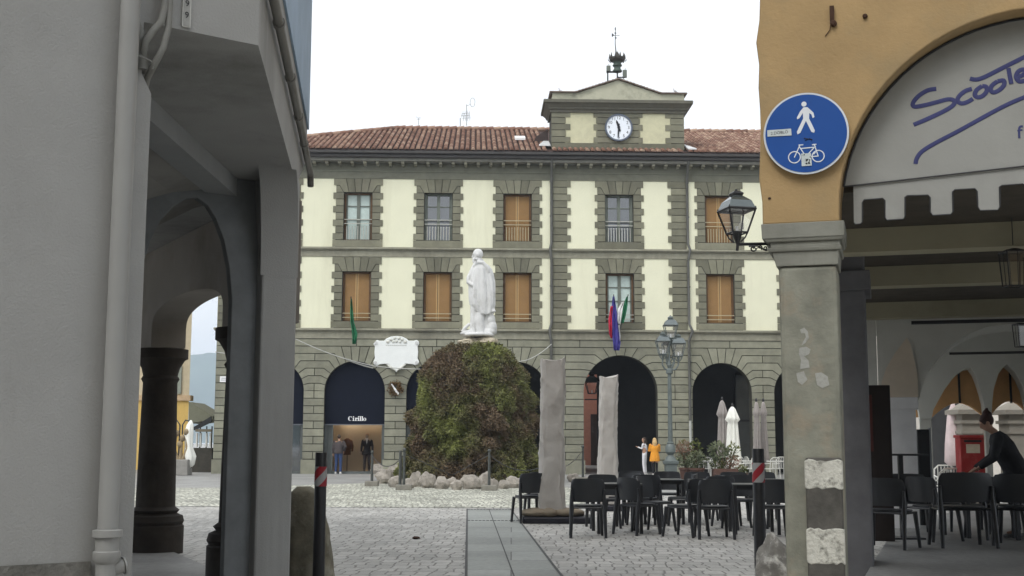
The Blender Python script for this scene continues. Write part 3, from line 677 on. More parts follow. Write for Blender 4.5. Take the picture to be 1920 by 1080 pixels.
# ------------------------------------------------------------ monument
YM = 43.0; km = YM / FPX
mc = AT(888, 832, YM); mc[2] = 0
ROCK = M('mossy_rock', (.07, .058, .04), .95, .35, 3, .5, 8, dirt=(.045, .055, .02), dscale=2, damt=.9)
mound = thing('rockery_mound', 'tall rounded rock mound overgrown with moss and brown creepers under the white statue', 'mound', mc)
prof = [(0.02, 4.86), (.78, 4.77), (1.17, 4.5), (1.52, 4.14), (1.74, 3.7), (1.87, 3.2), (1.94, 2.6), (2.0, 1.9), (2.1, 1.25), (2.24, .6), (2.28, 0)]
def mrad(z, th):
    for i in range(len(prof) - 1):
        if prof[i + 1][1] <= z <= prof[i][1]:
            f = (prof[i][1] - z) / (prof[i][1] - prof[i + 1][1]); r0 = prof[i][0] + (prof[i + 1][0] - prof[i][0]) * f; break
    else: r0 = prof[-1][0]
    x, y = math.cos(th), math.sin(th)
    lean = -.05 if z < 2 else 0
    b = .12 * mnoise.noise(Vector((x * 2.2, y * 2.2, z * 1.1))) + (.12 + .20 * max(0, 1 - z / 3.0)) * (abs(mnoise.noise(Vector((x * 4.2, y * 4.2, z * 1.2 + 5)))) * 2 - .35) - .07 * abs(mnoise.noise(Vector((x * 11, y * 11, z * 2.5))))
    sk = 0.10 * max(0, -x) * max(0, 1 - z / 2.)
    return r0 * (1 + (b if z > .1 else b * .5) * min(1, (4.86 - z) * 1.2 + .2)) + sk
q = MB(); n = 120; mz = 70; rings = []
for i in range(mz + 1):
    z = 4.82 * (1 - i / mz); rings.append([(mc[0] + mrad(z, 2 * math.pi * j / n) * math.cos(2 * math.pi * j / n), mc[1] + mrad(z, 2 * math.pi * j / n) * math.sin(2 * math.pi * j / n), z) for j in range(n)])
q.loft(rings); q.build('rock', ROCK, mound, smooth=80)
def foliage_mat(name, c1, c2, c3=None):
    m = bpy.data.materials.new(name); m.use_nodes = True; t = m.node_tree; p = t.nodes['Principled BSDF']; p.inputs['Roughness'].default_value = .75; p.inputs['Specular IOR Level'].default_value = .15
    at = t.nodes.new('ShaderNodeAttribute'); at.attribute_name = 'rnd'; cr = t.nodes.new('ShaderNodeValToRGB')
    cs = [c1, c2] + ([c3] if c3 else []); e = cr.color_ramp.elements
    e[0].color = (*c1, 1); e[1].color = (*cs[-1], 1)
    if c3: x = e.new(.5); x.color = (*c2, 1)
    t.links.new(at.outputs['Fac'], cr.inputs[0]); t.links.new(cr.outputs[0], p.inputs['Base Color']); return m
MOSS = foliage_mat('moss_leaves', (.145, .105, .068), (.13, .13, .056), (.20, .22, .07))
q = MB(); rnd = random.Random(3)
for i in range(52000):
    th = rnd.uniform(math.pi * .95, math.pi * 2.05) if rnd.random() < .85 else rnd.uniform(0, 2 * math.pi); z = 4.78 * (1 - rnd.random() ** .8 * .99)
    R0 = mrad(z, th); x, y = math.cos(th), math.sin(th)
    cl = mnoise.noise(Vector((x * 2.0 + 7, y * 2.0, z * .8))) * 1.3 + .5 * mnoise.noise(Vector((x * 6, y * 6, z * 3 + 2)))
    g_ = .42 + cl * .75 + (.35 if z > 4.3 and -.25 < x < .75 else 0) - (.12 if 2.3 < z < 4.5 else 0) + rnd.uniform(-.12, .12)
    if z > 4.45 and x < -.1: g_ = .05 + rnd.random() * .2
    den = mnoise.noise(Vector((x * 4 + 3, y * 4, z * 1.5 + 9)))
    P = np.array([mc[0] + x * R0, mc[1] + y * R0, z]); N_ = np.array([x, y, .35 if z < 3.4 else 1.2]); N_ /= np.linalg.norm(N_)
    for k in range(2):
        d = N_ * rnd.uniform(.3, 1) + np.array([rnd.uniform(-1, 1), rnd.uniform(-1, 1), rnd.uniform(-1.7, .3)]) * .8; d /= np.linalg.norm(d)
        L_ = rnd.uniform(.05, .13) * (1.3 if den > .2 else 1); w = rnd.uniform(.012, .03)
        s_ = np.cross(d, [rnd.uniform(-1, 1), rnd.uniform(-1, 1), rnd.uniform(-1, 1)]); s_ /= np.linalg.norm(s_) + 1e-6; b0 = P - N_ * .03 + N_ * rnd.uniform(0, .10) * (1 + den)
        q.poly([b0 - s_ * w * .6, b0 + d * L_ * .55 - s_ * w, b0 + d * L_, b0 + d * L_ * .5 + s_ * w], max(0, min(1, g_)))
q.build('moss', MOSS, mound)
# drooping tufts on the ledges
q = MB()
for i in range(170):
    th = rnd.uniform(math.pi * 1.0, math.pi * 2.0); z = rnd.uniform(.25, 4.5); R0 = mrad(z, th); x, y = math.cos(th), math.sin(th); gcol = max(0, min(1, .5 + .9 * mnoise.noise(Vector((x * 2 + 7, y * 2, z * .8))) + rnd.uniform(-.2, .35)))
    w_ = rnd.uniform(.10, .26); hh_ = rnd.uniform(.12, .34)
    for k in range(95):
        a_, b_ = rnd.gauss(0, .5), rnd.random() ** .7; P = np.array([mc[0] + x * (R0 + .07 - .09 * b_) - y * a_ * w_, mc[1] + y * (R0 + .07 - .09 * b_) + x * a_ * w_, z - b_ * hh_])
        d = np.array([x * .6 + rnd.uniform(-.5, .5), y * .6 + rnd.uniform(-.5, .5), rnd.uniform(-1.3, .1)]); d /= np.linalg.norm(d); L_ = rnd.uniform(.05, .12); s_ = np.cross(d, [x, y, .2]); s_ /= np.linalg.norm(s_) + 1e-6
        q.poly([P, P + d * L_ * .5 - s_ * .018, P + d * L_, P + d * L_ * .5 + s_ * .018], max(0, min(1, gcol + rnd.uniform(-.1, .1) - b_ * .1)))
q.build('drooping_tufts', MOSS, mound)
# border stones
STN = M('pale_border_stone', (.33, .30, .26), .9, .4, 3, .8, 8, dirt=(.10, .09, .065), dscale=3.5, damt=1)
def rock_mesh(mb, c, rx, ry, rz_, seed, n=14, m=10):
    mb.ell(c, (rx, ry, rz_), n, m, fn=lambda d: 1 + .38 * mnoise.noise(Vector(d) * 1.6 + Vector((seed * 3.1, seed, 0))) + .16 * mnoise.noise(Vector(d) * 4 + Vector((seed, 2, seed))))
st = [(721, 908, 18, 24), (742, 915, 15, 20), (708, 890, 14, 18), (765, 917, 12, 17), (779, 914, 13, 26), (803, 916, 17, 27), (829, 918, 14, 20), (848, 915, 12, 17), (857, 920, 11, 18), (884, 918, 21, 24), (909, 917, 14, 26), (925, 920, 10, 20), (945, 918, 12, 16), (963, 916, 17, 20), (985, 914, 15, 19), (1075, 905, 12, 16), (740, 893, 14, 18)]
for i, (x, y, w, h) in enumerate(st):
    P = G(x, y - 1); k = P[1] / FPX; q = MB()
    t = thing('border_stone', '', 'stone', P, group='rough stones edging the mound')
    rock_mesh(q, (P[0], P[1], h * k * .4), w * k * .95, w * k * .8, h * k * .66, i * 1.7 + 1); q.build('boulder', STN, t, smooth=35)
    t['_x'] = x
order = sorted([o for o in COL.objects if o.name.startswith('border_stone')], key=lambda o: o['_x'])
for i, o in enumerate(order):
    o['label'] = ['rough pale stone edging the rockery mound, %s from the left' % (ORD[i])][0]; del o['_x']
# chain posts round the mound
PST = M('post_iron', (.06, .065, .06), .6, .2, spec=.4); CON = M('concrete_base', (.21, .20, .17), .9, .2, 5, .3)
ps = [(697, 912, 849, 'iron chain post on square base, leftmost of those before the mound'), (800 - 43, 919, 845, 'twin iron chain post on wide stone base left of the mound centre'), (917, 920, 846, 'greenish iron chain post on stone base before the right of the mound'), (1092, 905, 838, 'slim iron chain post between the two wrapped columns')]
ptops = []
for i, (x, yb, yt, lab) in enumerate(ps):
    x2 = {0: 697, 1: 757, 2: 917, 3: 1093}[i]; P = G(x2, yb); k = P[1] / FPX; h = CH - (yt - 831) * k
    t = thing('chain_post', lab, 'post', P, group='chain posts round the mound'); q = MB()
    w = 12 if i else 10; q.box(P[0] - w * k * 1.2, P[0] + w * k * 1.2, P[1] - .2, P[1] + .25, 0, 10 * k); q.build('base', CON, t, bevel=.02)
    q = MB(); q.tube([P + [0, 0, 8 * k], P + [0, 0, h - .05]], [.045, .035], 8); q.ell((P[0], P[1], h), (.055, .055, .055), 8, 6)
    if i == 1: q.tube([P + [-.12, .1, 8 * k], P + [-.12, .1, h - .02]], [.05, .04], 8)
    q.build('shaft', PST, t, smooth=50); ptops.append((P[0], P[1], h - .12))
def sag(mb, a, b, d, r, n=14):
    a, b = np.array(a), np.array(b); mb.tube([a + (b - a) * f - np.array([0, 0, d * 4 * f * (1 - f)]) for f in [i / n for i in range(n + 1)]], r, 5)
q = MB(); sag(q, ptops[0], ptops[1], .35, .014); sag(q, ptops[1], (mc[0] - .6, mc[1] - 2.7, .35), .0, .014); sag(q, (mc[0] - .6, mc[1] - 2.7, .35), ptops[2], .0, .014); sag(q, ptops[2], (ptops[2][0] + 1.7, ptops[2][1] + .8, .75), .3, .014); sag(q, (ptops[2][0] + 1.7, ptops[2][1] + .8, .75), ptops[3], .3, .014)
tag(q.build('chain', IRON), 'thin iron chain hanging between the posts around the mound', 'chain')
# plant before the mound at the post
def leaves(mb, c, rx, ry, rz_, n, L_, w, rg, seed=1, up=.3, shell=.5):
    rn = random.Random(seed)
    for i in range(n):
        while 1:
            d = np.array([rn.uniform(-1, 1) for _ in range(3)]); l_ = np.linalg.norm(d)
            if shell < l_ < 1 or rn.random() < .1 and l_ < 1: break
        lump = 1 + .3 * mnoise.noise(Vector(d / l_ * 2.2) + Vector((seed * 2, 0, 0)))
        P = np.array(c) + d * np.array([rx, ry, rz_]) * lump
        e = d / l_ + np.array([rn.uniform(-1, 1), rn.uniform(-1, 1), rn.uniform(-1, 1) + up]); e /= np.linalg.norm(e)
        s_ = np.cross(e, [rn.uniform(-1, 1), rn.uniform(-1, 1), rn.uniform(-1, 1)]); s_ /= np.linalg.norm(s_) + 1e-6
        ll = L_ * rn.uniform(.6, 1.3); v = rg(d, rn)
        mb.poly([P, P + e * ll * .5 - s_ * w, P + e * ll, P + e * ll * .5 + s_ * w], max(0, min(1, v)))
# ------------------------------------------------------------ people
SKIN = M('skin', (.45, .27, .19), .6, .08, 8, .05)
def hand_(mb, wr, d, palm_n, s=1., curl=.5):
    wr = np.array(wr, float); d = np.array(d, float); d /= np.linalg.norm(d); pn = np.array(palm_n, float); pn -= d * (pn @ d); pn /= np.linalg.norm(pn) + 1e-9; sd_ = np.cross(d, pn)
    mb.tube([wr - d * .01 * s, wr + d * .03 * s, wr + d * .085 * s], [(.028 * s, .02 * s), (.036 * s, .017 * s), (.04 * s, .014 * s)], 10)
    for k, (o, L_) in enumerate(((-.03, .062), (-.01, .074), (.01, .07), (.029, .055))):
        b = wr + d * .08 * s + sd_ * o * s; p1 = b + d * L_ * .5 * s; e = d * (1 - curl * .6) + pn * curl; e /= np.linalg.norm(e); p2 = p1 + e * L_ * .5 * s
        mb.tube([b, p1, p2], [.0095 * s, .009 * s, .007 * s], 6)
    b = wr + d * .025 * s - sd_ * .03 * s; mb.tube([b, b + (d * .6 - sd_ * .7 + pn * .25) * .035 * s, b + (d * 1.1 - sd_ * .75 + pn * .5) * .055 * s], [.013 * s, .011 * s, .008 * s], 6)
def head_(mb, c, f, s=1., beard=0, up=(0, 0, 1)):
    f = Vector(f).normalized(); z = Vector(up); x = f.cross(z).normalized(); z = x.cross(f).normalized(); M3 = Matrix((x, f, z)).transposed(); c = Vector(c)
    P = lambda a, b, d: tuple(c + M3 @ Vector((a * s, b * s, d * s)))
    mb.ell(P(0, -.008, .025), (.075 * s, .094 * s, .095 * s), 16, 12, M3); mb.ell(P(0, .025, -.045), (.055 * s, .062 * s, .07 * s), 14, 10, M3)
    mb.tube([P(0, .09, .03), P(0, .112, -.012), P(0, .092, -.02)], [.01 * s, .016 * s, .012 * s], 6)
    for a in (-1, 1): mb.ell(P(a * .078, -.005, .0), (.012 * s, .024 * s, .032 * s), 8, 6, M3); mb.ell(P(a * .03, .083, .042), (.022 * s, .012 * s, .008 * s), 8, 5, M3)
    mb.ell(P(0, .083, -.052), (.025 * s, .014 * s, .009 * s), 8, 5, M3)
    if beard: mb.ell(P(0, .06, -.085), (.055 * s, .06 * s, .075 * s), 12, 9, M3)
    return M3, P
def human(t, J, top, bottom, shoe, hair, hairstyle='short', skirt=None, vox=.016, fat=1., skinm=None, bulk=1.):
    A = lambda k: np.array(J[k], float)
    q = MB(); M3, P = head_(q, J['head'], J['face'])
    q.tube([A('neck') - [0, 0, .06], A('neck'), A('head') - [0, 0, .05]], [.06, .052, .052], 10)
    q.tube([A('pelvis') - [0, 0, .08], A('pelvis'), A('chest'), A('neck') - [0, 0, .05]], [(.12, .09), (.14, .1), (.15, .1), (.08, .06)], 14)
    for s in 'LR':
        q.tube([A('sh' + s), A('el' + s), A('wr' + s)], [.05, .038, .026], 10); hand_(q, J['wr' + s], A('wr' + s) - A('el' + s), J.get('palm' + s, (0, 1, 0)), 1, J.get('curl', .5))
        q.tube([A('chest') + (A('sh' + s) - A('chest')) * .3, A('sh' + s)], [.07, .05], 10)
        q.tube([A('hip' + s), A('kn' + s), A('an' + s)], [.085, .055, .038], 10)
        q.tube([A('an' + s), A('an' + s) + np.array(J.get('toe', (0, .14, 0))) * 1.0 - [0, 0, .03]], [.038, .03], 8)
    q.build('body', skinm or SKIN, t, remesh=vox)
    q = MB()
    ax = A('shL') - A('shR'); wd = np.linalg.norm(ax) / 2
    def ringat(c, rx, ry, n=20):
        u_ = ax / np.linalg.norm(ax); v_ = np.cross([0, 0, 1], u_); v_ /= np.linalg.norm(v_); return [tuple(c + u_ * rx * math.cos(2 * math.pi * j / n) + v_ * ry * math.sin(2 * math.pi * j / n)) for j in range(n)]
    pel, ch, nk = A('pelvis'), A('chest'), A('neck'); b = bulk
    rg = []
    lean_ = np.linalg.norm((A('neck') - A('pelvis'))[:2]) > .15
    if skirt:
        zc, rx, ry = skirt; c0_ = (A('knL') + A('knR')) / 2; c0_ = np.array([c0_[0] * .5 + pel[0] * .5, c0_[1] * .5 + pel[1] * .5, zc])
        rg += [ringat(c0_, rx, ry), ringat((c0_ + pel) / 2, rx * .96, ry * .97)]
    else: rg += [ringat(pel - [0, 0, .08], .165 * b, .125 * b)]
    rg += [ringat(pel, .165 * b, .13 * b), ringat(pel * .6 + ch * .4, .145 * b, .115 * b), ringat(ch, .17 * b, .125 * b), ringat(ch * .35 + nk * .65 - [0, 0, .02], wd * .92, .095 * b), ringat(nk - [0, 0, .02], .07, .06)]
    if lean_:
        fl = skirt or (.8, .17, .13); q.tube([(A('knL') + A('knR')) / 2 * .6 + pel * .4, pel, pel * .5 + ch * .5, ch, ch * .35 + nk * .65, nk], [(fl[1], fl[2]), (.18 * b, .15 * b), (.17 * b, .14 * b), (.19 * b, .15 * b), (.17 * b, .11 * b), (.07, .07)], 18)
    else: q.loft(rg)
    for s in 'LR': q.tube([A('sh' + s) * .85 + nk * .15, A('sh' + s), A('el' + s), A('wr' + s) * .93 + A('el' + s) * .07], [.06 * b, .066 * b, .054 * b, .042 * b], 12)
    q.build('coat' if skirt else 'jacket', top, t, remesh=vox)
    q = MB()
    for s in 'LR':
        q.tube([A('hip' + s) + [0, 0, .06], A('hip' + s), A('kn' + s), A('an' + s) + [0, 0, .02]], [.095 * fat, .1 * fat, .07 * fat, .055 * fat], 12)
    q.tube([(A('hipL') + A('hipR')) / 2 - [0, 0, .02], (A('hipL') + A('hipR')) / 2 + [0, 0, .1]], [(.13, .1), (.15, .11)], 14)
    q.build('trousers', bottom, t, remesh=vox)
    for s in 'LR':
        q = MB(); a = A('an' + s); d = np.array(J.get('toe' + s, J.get('toe', (0, .14, 0)))); q.tube([a - d * .45 - [0, 0, a[2] - .035], a + [0, 0, .035 - a[2]], a + d - [0, 0, a[2] - .03], a + d * 1.35 - [0, 0, a[2] - .02]], [.03, (.042, .045), (.042, .03), .018], 10)
        q.tube([a + [0, 0, .04 - a[2]], a + [0, 0, .02]], [.045, .045], 8); q.build('shoe', shoe, t, smooth=60)
    q = MB(); q.ell(P(0, -.02, .035), (.086, .1, .098), 16, 12, M3)
    if hairstyle == 'long':
        q.tube([P(0, -.05, .03), P(0, -.085, -.1), P(0, -.1, -.24)], [(.085, .07), (.105, .06), (.07, .03)], 14); q.tube([P(.06, 0, -.02), P(.08, .02, -.17)], [.04, .03], 8); q.tube([P(-.06, 0, -.02), P(-.08, .02, -.17)], [.04, .03], 8)
    if hairstyle == 'bun': q.ell(P(0, -.075, .12), (.055, .055, .05), 10, 8, M3); q.ell(P(0, -.04, .08), (.088, .1, .06), 12, 8, M3); q.ell(P(.0, -.11, .16), (.045, .03, .02), 8, 6, M3)
    hb = q
    hb.build('hair', hair, t, remesh=vox)
def stand(h, tw=0, lean=0, arms='down'):
    s = h / 1.75; v = lambda x, y, z: (x * s, y * s, z * s)
    J = dict(head=v(0, .02 + lean, 1.62), face=(0, 1, 0), neck=v(0, lean * .8, 1.48), chest=v(0, lean * .6, 1.28), pelvis=v(0, 0, .98), shL=v(-.19, lean * .7, 1.42), shR=v(.19, lean * .7, 1.42),
             elL=v(-.25, -.02 + lean * .4, 1.14), elR=v(.25, -.02 + lean * .4, 1.14), wrL=v(-.26, .06, .9), wrR=v(.26, .06, .9), hipL=v(-.09, 0, .9), hipR=v(.09, 0, .9),
             knL=v(-.1, .02, .5), knR=v(.1, .02, .5), anL=v(-.11, -.02, .08), anR=v(.11, -.02, .08))
    if arms == 'front': J.update(elL=v(-.24, .08, 1.16), elR=v(.24, .08, 1.16), wrL=v(-.08, .26, 1.2), wrR=v(.08, .26, 1.2), palmL=(0, 0, 1), palmR=(0, 0, 1))
    return J
BLACK = M('black_cloth', (.012, .012, .014), .8, .2); JEAN = M('blue_denim', (.035, .06, .14), .9, .15)
# statue
sc0 = AT(903, 632, YM + .05)
statue = thing('statue', 'white marble statue of a bald bearded man in a long cloak, standing on the mound', 'statue', (mc[0], mc[1], 4.35))
q = MB(); Y0 = YM + .05
def SP_(x, y, dy=0): return np.array(AT(x, y, Y0)) + [0, dy, 0]
secs = [(488, 897, 5, 5), (493, 899.5, 11, 9), (498, 901, 16, 12), (505, 902, 19.5, 14), (515, 902.5, 22, 15), (530, 903, 24.5, 16), (545, 903.5, 25, 17), (560, 904, 25, 17), (572, 905, 24, 17), (580, 906, 22, 16), (586, 906, 20, 15)]
rings = []; n = 72
for i, (y, cx, rx, ry) in enumerate(secs):
    c = SP_(cx, y); f = min(1, i / 5); rg = []
    for j in range(n):
        t = 2 * math.pi * j / n
        fold = f * (.075 * math.sin(9 * t + .35 * i) + .04 * math.sin(17 * t + 1.3 - .2 * i) + .05 * math.sin(4 * t + .6 * i))
        k = 1 + fold; dz = (5 * math.sin(2 * t + 1) * f * km if i > 8 else 0)
        rg.append((c[0] + rx * km * math.cos(t) * k, c[1] + ry * km * math.sin(t) * k, c[2] + dz))
    rings.append(rg)
q.loft(rings)
# collar and hood folds, left arm gathered under the cloak
q.tube([SP_(889, 500, -.12), SP_(897, 493, -.2), SP_(906, 494, -.2), (SP_(915, 505, -.2)), SP_(917, 512, -.22)], [.06, .07, .08, .06, .02], 8)
q.tube([SP_(886, 503, -.05), SP_(879, 522, -.08), SP_(879, 530, -.1), SP_(887, 536, -.25), SP_(893, 545, -.22)], [.06, .09, .1, .06, .03], 8)
for a in range(7):
    x0 = 884 + a * 6.4; q.tube([SP_(900 + (x0 - 900) * .5, 503 + a % 2 * 4, -.19), SP_(x0, 530, -.275 + .012 * (a - 3) ** 2), SP_(x0 + 1, 560, -.29 + .016 * (a - 3) ** 2), SP_(x0 + 2, 583 - a % 3 * 4, -.27 + .016 * (a - 3) ** 2)], [.02, .035, .045, .035], 7)
head_(q, SP_(896, 479), (-.95, .1, -.2), 2.0, beard=1)
rg_ = []
for j_ in range(9): q.tube([SP_(898 + 7 * math.cos(j_ * .5 - .9), 486 + j_ % 2, -.05 * j_ + .1), SP_(897 + 8 * math.cos(j_ * .5 - .9), 491, -.05 * j_ + .1)], [.05, .03], 6)
q.tube([SP_(897, 486), SP_(898, 496)], [.11, .16], 10)
q.tube([SP_(923, 560), SP_(925, 572, -.05)], [.08, .07], 8); hand_(q, SP_(925, 572, -.05), (-.1, 0, -1), (0, 1, 0), 1.7)
# legs, boots, tree stump and loose drapery
q.tube([SP_(892, 575), SP_(889, 600, -.05), SP_(887, 622, -.05)], [.2, .14, .12], 10); q.tube([SP_(888, 622, -.05), SP_(874, 625, -.2), SP_(864, 627, -.3)], [.12, .09, .04], 8)
q.tube([SP_(880, 607, -.05), SP_(872, 616, -.1), SP_(866, 623, -.15)], [.05, .07, .04], 7)
q.tube([SP_(901, 575), SP_(899, 600, -.1), SP_(902, 626, -.1)], [.2, .17, .15], 10)
q.tube([SP_(914, 575), SP_(916, 590), SP_(912, 606), SP_(909, 626)], [.17, .14, .12, .13], 10)
q.tube([SP_(917, 575, -.1), SP_(924, 586, -.12), SP_(922, 592, -.1), SP_(914, 588, -.15)], [.1, .13, .09, .05], 8)
q.ell(SP_(920, 600), (.17, .2, .25), 12, 8); q.ell(SP_(922, 614), (.19, .22, .28), 12, 8); q.ell(SP_(918, 622), (.26, .25, .16), 12, 8)
c = SP_(897, 632); q.lathe(c, [(.01, 0), (.5, 0), (.56, .05), (.54, .1), (.5, .14), (.01, .15)], 20)
q.build('figure', MARBLE, statue, remesh=.02)
q = MB(); c = SP_(897, 648)
for i in range(9): rock_mesh(q, (c[0] + random.uniform(-.42, .42), c[1] + random.uniform(-.3, .3), c[2] + random.uniform(.05, .2)), .3, .3, .15, i + 20.5)
q.build('rock_base', M('statue_rock', (.42, .37, .28), .95, .3, 3, .5, 10, dirt=(.2, .15, .1)), statue, smooth=30)

# ------------------------------------------------------------ on the facade: plaque, wreath, flags, festoon, street plate
pc, pz = FH.tr(743, 662, -.08)
t = thing('wall_plaque', 'white marble plaque with scrolled crest and curled corners above the arcade', 'plaque', FH.w(pc, 0, pz))
def fp(x, y, o=-.1): return FH.tr(x, y, o)
ol = [(704, 640), (707, 637), (712, 639), (720, 639), (724, 635), (733, 631), (743, 630), (754, 631), (762, 635), (767, 639), (776, 639), (781, 637), (785, 640), (786, 645), (783, 649), (784, 660), (783, 672), (786, 678), (784, 683), (779, 685), (774, 683), (760, 682), (752, 688), (746, 694), (743, 698), (740, 694), (735, 688), (726, 682), (712, 683), (707, 686), (701, 683), (700, 678), (703, 672), (702, 660), (703, 650), (700, 645)]
q = MB(); q.vp(FH, [fp(*p) for p in ol], -.12, .0); q.build('slab', M('plaque_marble', (.78, .80, .78), .5, .04, 4, .1), t, bevel=.02)
for x, y in ((705, 643), (781, 643), (704, 680), (781, 680)): q = MB(); disc(q, FH, *fp(x, y), .07, -.16, -.11, 14); q.build('corner_boss', MARBLE, t)
q = MB()
for i, (x, y, r) in enumerate([(727, 641, .08), (733, 637, .07), (740, 634, .08), (748, 634, .08), (754, 637, .07), (760, 641, .08), (737, 641, .06), (743, 640, .07), (750, 641, .06)]):
    a, z = fp(x, y); q.ell(FH.w(a, -.13, z), (r, .05, r * .9), 9, 6)
RELM = M('relief_marble', (.62, .62, .56), .6, .15, 8, .3); q.build('crest', RELM, t, smooth=60)
for s in (-1, 1): q = MB(); q.tube([FH.w(fp(743 + s * 2, 694)[0], -.14, fp(743, 694)[1]), FH.w(fp(743 + s * 10, 688)[0], -.15, fp(743, 689)[1]), FH.w(fp(743 + s * 18, 682)[0], -.14, fp(743, 683)[1])], [.03, .06, .02], 7); q.build('leaf_ornament', RELM, t, smooth=60)
q = MB()
for k in range(11): a, z = fp(725 + k * 3.6, 648, -.12); q.vp(FH, [(a - .02, z - .015), (a + .022, z - .012), (a + .025, z + .012), (a - .022, z + .015)], -.126, -.12)
q.build('carved_line', M('carved_grey', (.25, .24, .2), .8), t)
t = thing('wreath', 'brown laurel wreath with pale ribbon on the pier below the white plaque', 'wreath', FH.w(*[fp(741, 728)[0], 0, fp(741, 728)[1]]))
q = MB(); ca, cz_ = fp(741, 728, -.1); rn = random.Random(5)
for i in range(420):
    th = rn.uniform(0, 2 * math.pi); rr_ = .24 + rn.uniform(-.12, .1); P = np.array(FH.w(ca + rr_ * math.cos(th), -.08 + rn.uniform(-.08, .03), cz_ + rr_ * math.sin(th)))
    e = np.array([rn.uniform(-1, 1), rn.uniform(-1, .2), rn.uniform(-1, 1)]); e /= np.linalg.norm(e); s_ = np.cross(e, [rn.random(), rn.random(), rn.random() - .5]); s_ /= np.linalg.norm(s_)
    q.poly([P, P + e * .05 - s_ * .02, P + e * .11, P + e * .05 + s_ * .02], rn.random())
q.build('leaves', foliage_mat('dry_laurel', (.07, .035, .015), (.2, .12, .045)), t)
q = MB(); q.vp(FH, [fp(733, 720, -.16), fp(736, 720, -.16), fp(748, 737, -.16), fp(747, 740, -.16), fp(744, 739, -.16)], -.17, -.15); q.build('ribbon', WHITE, t)
def flag(lab, x0, y0, x1, y1, o0, o1, cols, w, name='flag', length=None):
    # pole from (x0,y0) on plane offset o0 to (x1,y1); cloth hangs from the pole
    a0, z0 = FH.tr(x0, y0, o0); a1, z1 = FH.tr(x1, y1, o1); P0, P1 = np.array(FH.w(a0, o0, z0)), np.array(FH.w(a1, o1, z1))
    t = thing(name, lab, 'flag', P0); q = MB(); q.tube([P0, P1], .018, 6); q.build('pole', IRON, t)
    nstr = len(cols); nn = 26; top = P0 + (P1 - P0) * .12
    for si, cm in enumerate(cols):
        q = MB(); rows = []
        for i in range(15):
            f = i / 14; row = []
            for j in range(7):
                g_ = (si + j / 6) / nstr
                base = P0 + (P1 - P0) * (.1 + .85 * g_) * (1 - .55 * f)  # cloth gathers below the pole
                z_ = (P0[2] + (P1[2] - P0[2]) * (.1 + .85 * g_)) * (1 - f) + f * length_z(y1, o1, length)
                x_ = base[0] + w * (g_ - .4) * (.3 + f) + .05 * math.sin(6 * g_ + 7 * f)
                y_ = base[1] - .05 * math.sin(14 * g_ + 3 * f) - .03
                row.append((x_, y_, z_))
            rows.append(row)
        m_ = 7; q.faces([p for r_ in rows for p in r_], [(i * m_ + j, i * m_ + j + 1, (i + 1) * m_ + j + 1, (i + 1) * m_ + j) for i in range(14) for j in range(6)])
        o = q.build('cloth', cm, t, smooth=80); sdf = o.modifiers.new('thick', 'SOLIDIFY'); sdf.thickness = .006
def length_z(y, o, L): return FH.tr(1150, L, o)[1]
FGRN = M('flag_green', (.02, .16, .07), .8, .1); FWHT = M('flag_white', (.7, .7, .68), .8, .05); FRED = M('flag_red', (.5, .02, .06), .8, .1); FBLU = M('flag_violet_blue', (.06, .05, .26), .8, .1)
def clothflag(t, name, mat, rows, off=-.7):
    q = MB(); G_ = []; m_ = 9; R2 = []
    for i in range(len(rows) - 1):
        for s_ in range(4): f = s_ / 4; R2.append([rows[i][k] * (1 - f) + rows[i + 1][k] * f for k in range(3)])
    R2.append(rows[-1])
    for i, (y, xl, xr) in enumerate(R2):
        for j in range(m_):
            a, z = FH.tr(xl + (xr - xl) * j / (m_ - 1), y, off); G_.append(FH.w(a, off + .07 * math.sin(j * 1.5 + i * .25) + .03 * math.sin(i * .7), z))
    q.faces(G_, [(i * m_ + j, i * m_ + j + 1, (i + 1) * m_ + j + 1, (i + 1) * m_ + j) for i in range(len(R2) - 1) for j in range(m_ - 1)])
    o = q.build(name, mat, t, smooth=80); sdf = o.modifiers.new('thick', 'SOLIDIFY'); sdf.thickness = .008
def flag2(lab, x0, y0, x1, y1, parts):
    a0, z0 = FH.tr(x0, y0, -.05); a1, z1 = FH.tr(x1, y1, -.75); P0, P1 = np.array(FH.w(a0, -.05, z0)), np.array(FH.w(a1, -.75, z1)); t = thing('flag', lab, 'flag', P0); q = MB(); q.tube([P0, P1], .02, 6); q.build('pole', IRON, t)
    for nm, mt, rows in parts: clothflag(t, nm, mt, rows)
if 0: flag('limp dark green flag on a short pole under the left window', 664, 645, 658, 560, -.1, -1.0, [FGRN], .12, length=644)
if 0: flag('green white and red flag hanging from the window above the big arch', 1166, 622, 1177, 552, -.1, -.8, [FRED, FWHT, FGRN], .1, length=610)
if 0: flag('violet blue flag with white edge hanging over the big arch', 1160, 628, 1150, 556, -.1, -1.1, [FRED, FBLU, FBLU], .22, length=655)
flag2('limp dark green flag on a short pole under the left window', 664, 640, 658, 556, [('cloth', FGRN, [(560, 657.5, 660), (585, 656, 662), (605, 657, 664), (625, 660, 670), (635, 661, 669), (645, 661, 667)])])
flag2('green white and red flag hanging from the window above the big arch', 1162, 622, 1178, 552, [('green_stripe', FGRN, [(556, 1175, 1177.5), (572, 1169, 1177), (590, 1166, 1174), (606, 1164, 1170)]), ('white_stripe', FWHT, [(566, 1166, 1170), (580, 1158, 1168), (600, 1157, 1165), (608, 1160, 1164)]), ('red_stripe', FRED, [(574, 1145, 1149), (600, 1141, 1148), (625, 1142, 1148), (634, 1145, 1149)])])
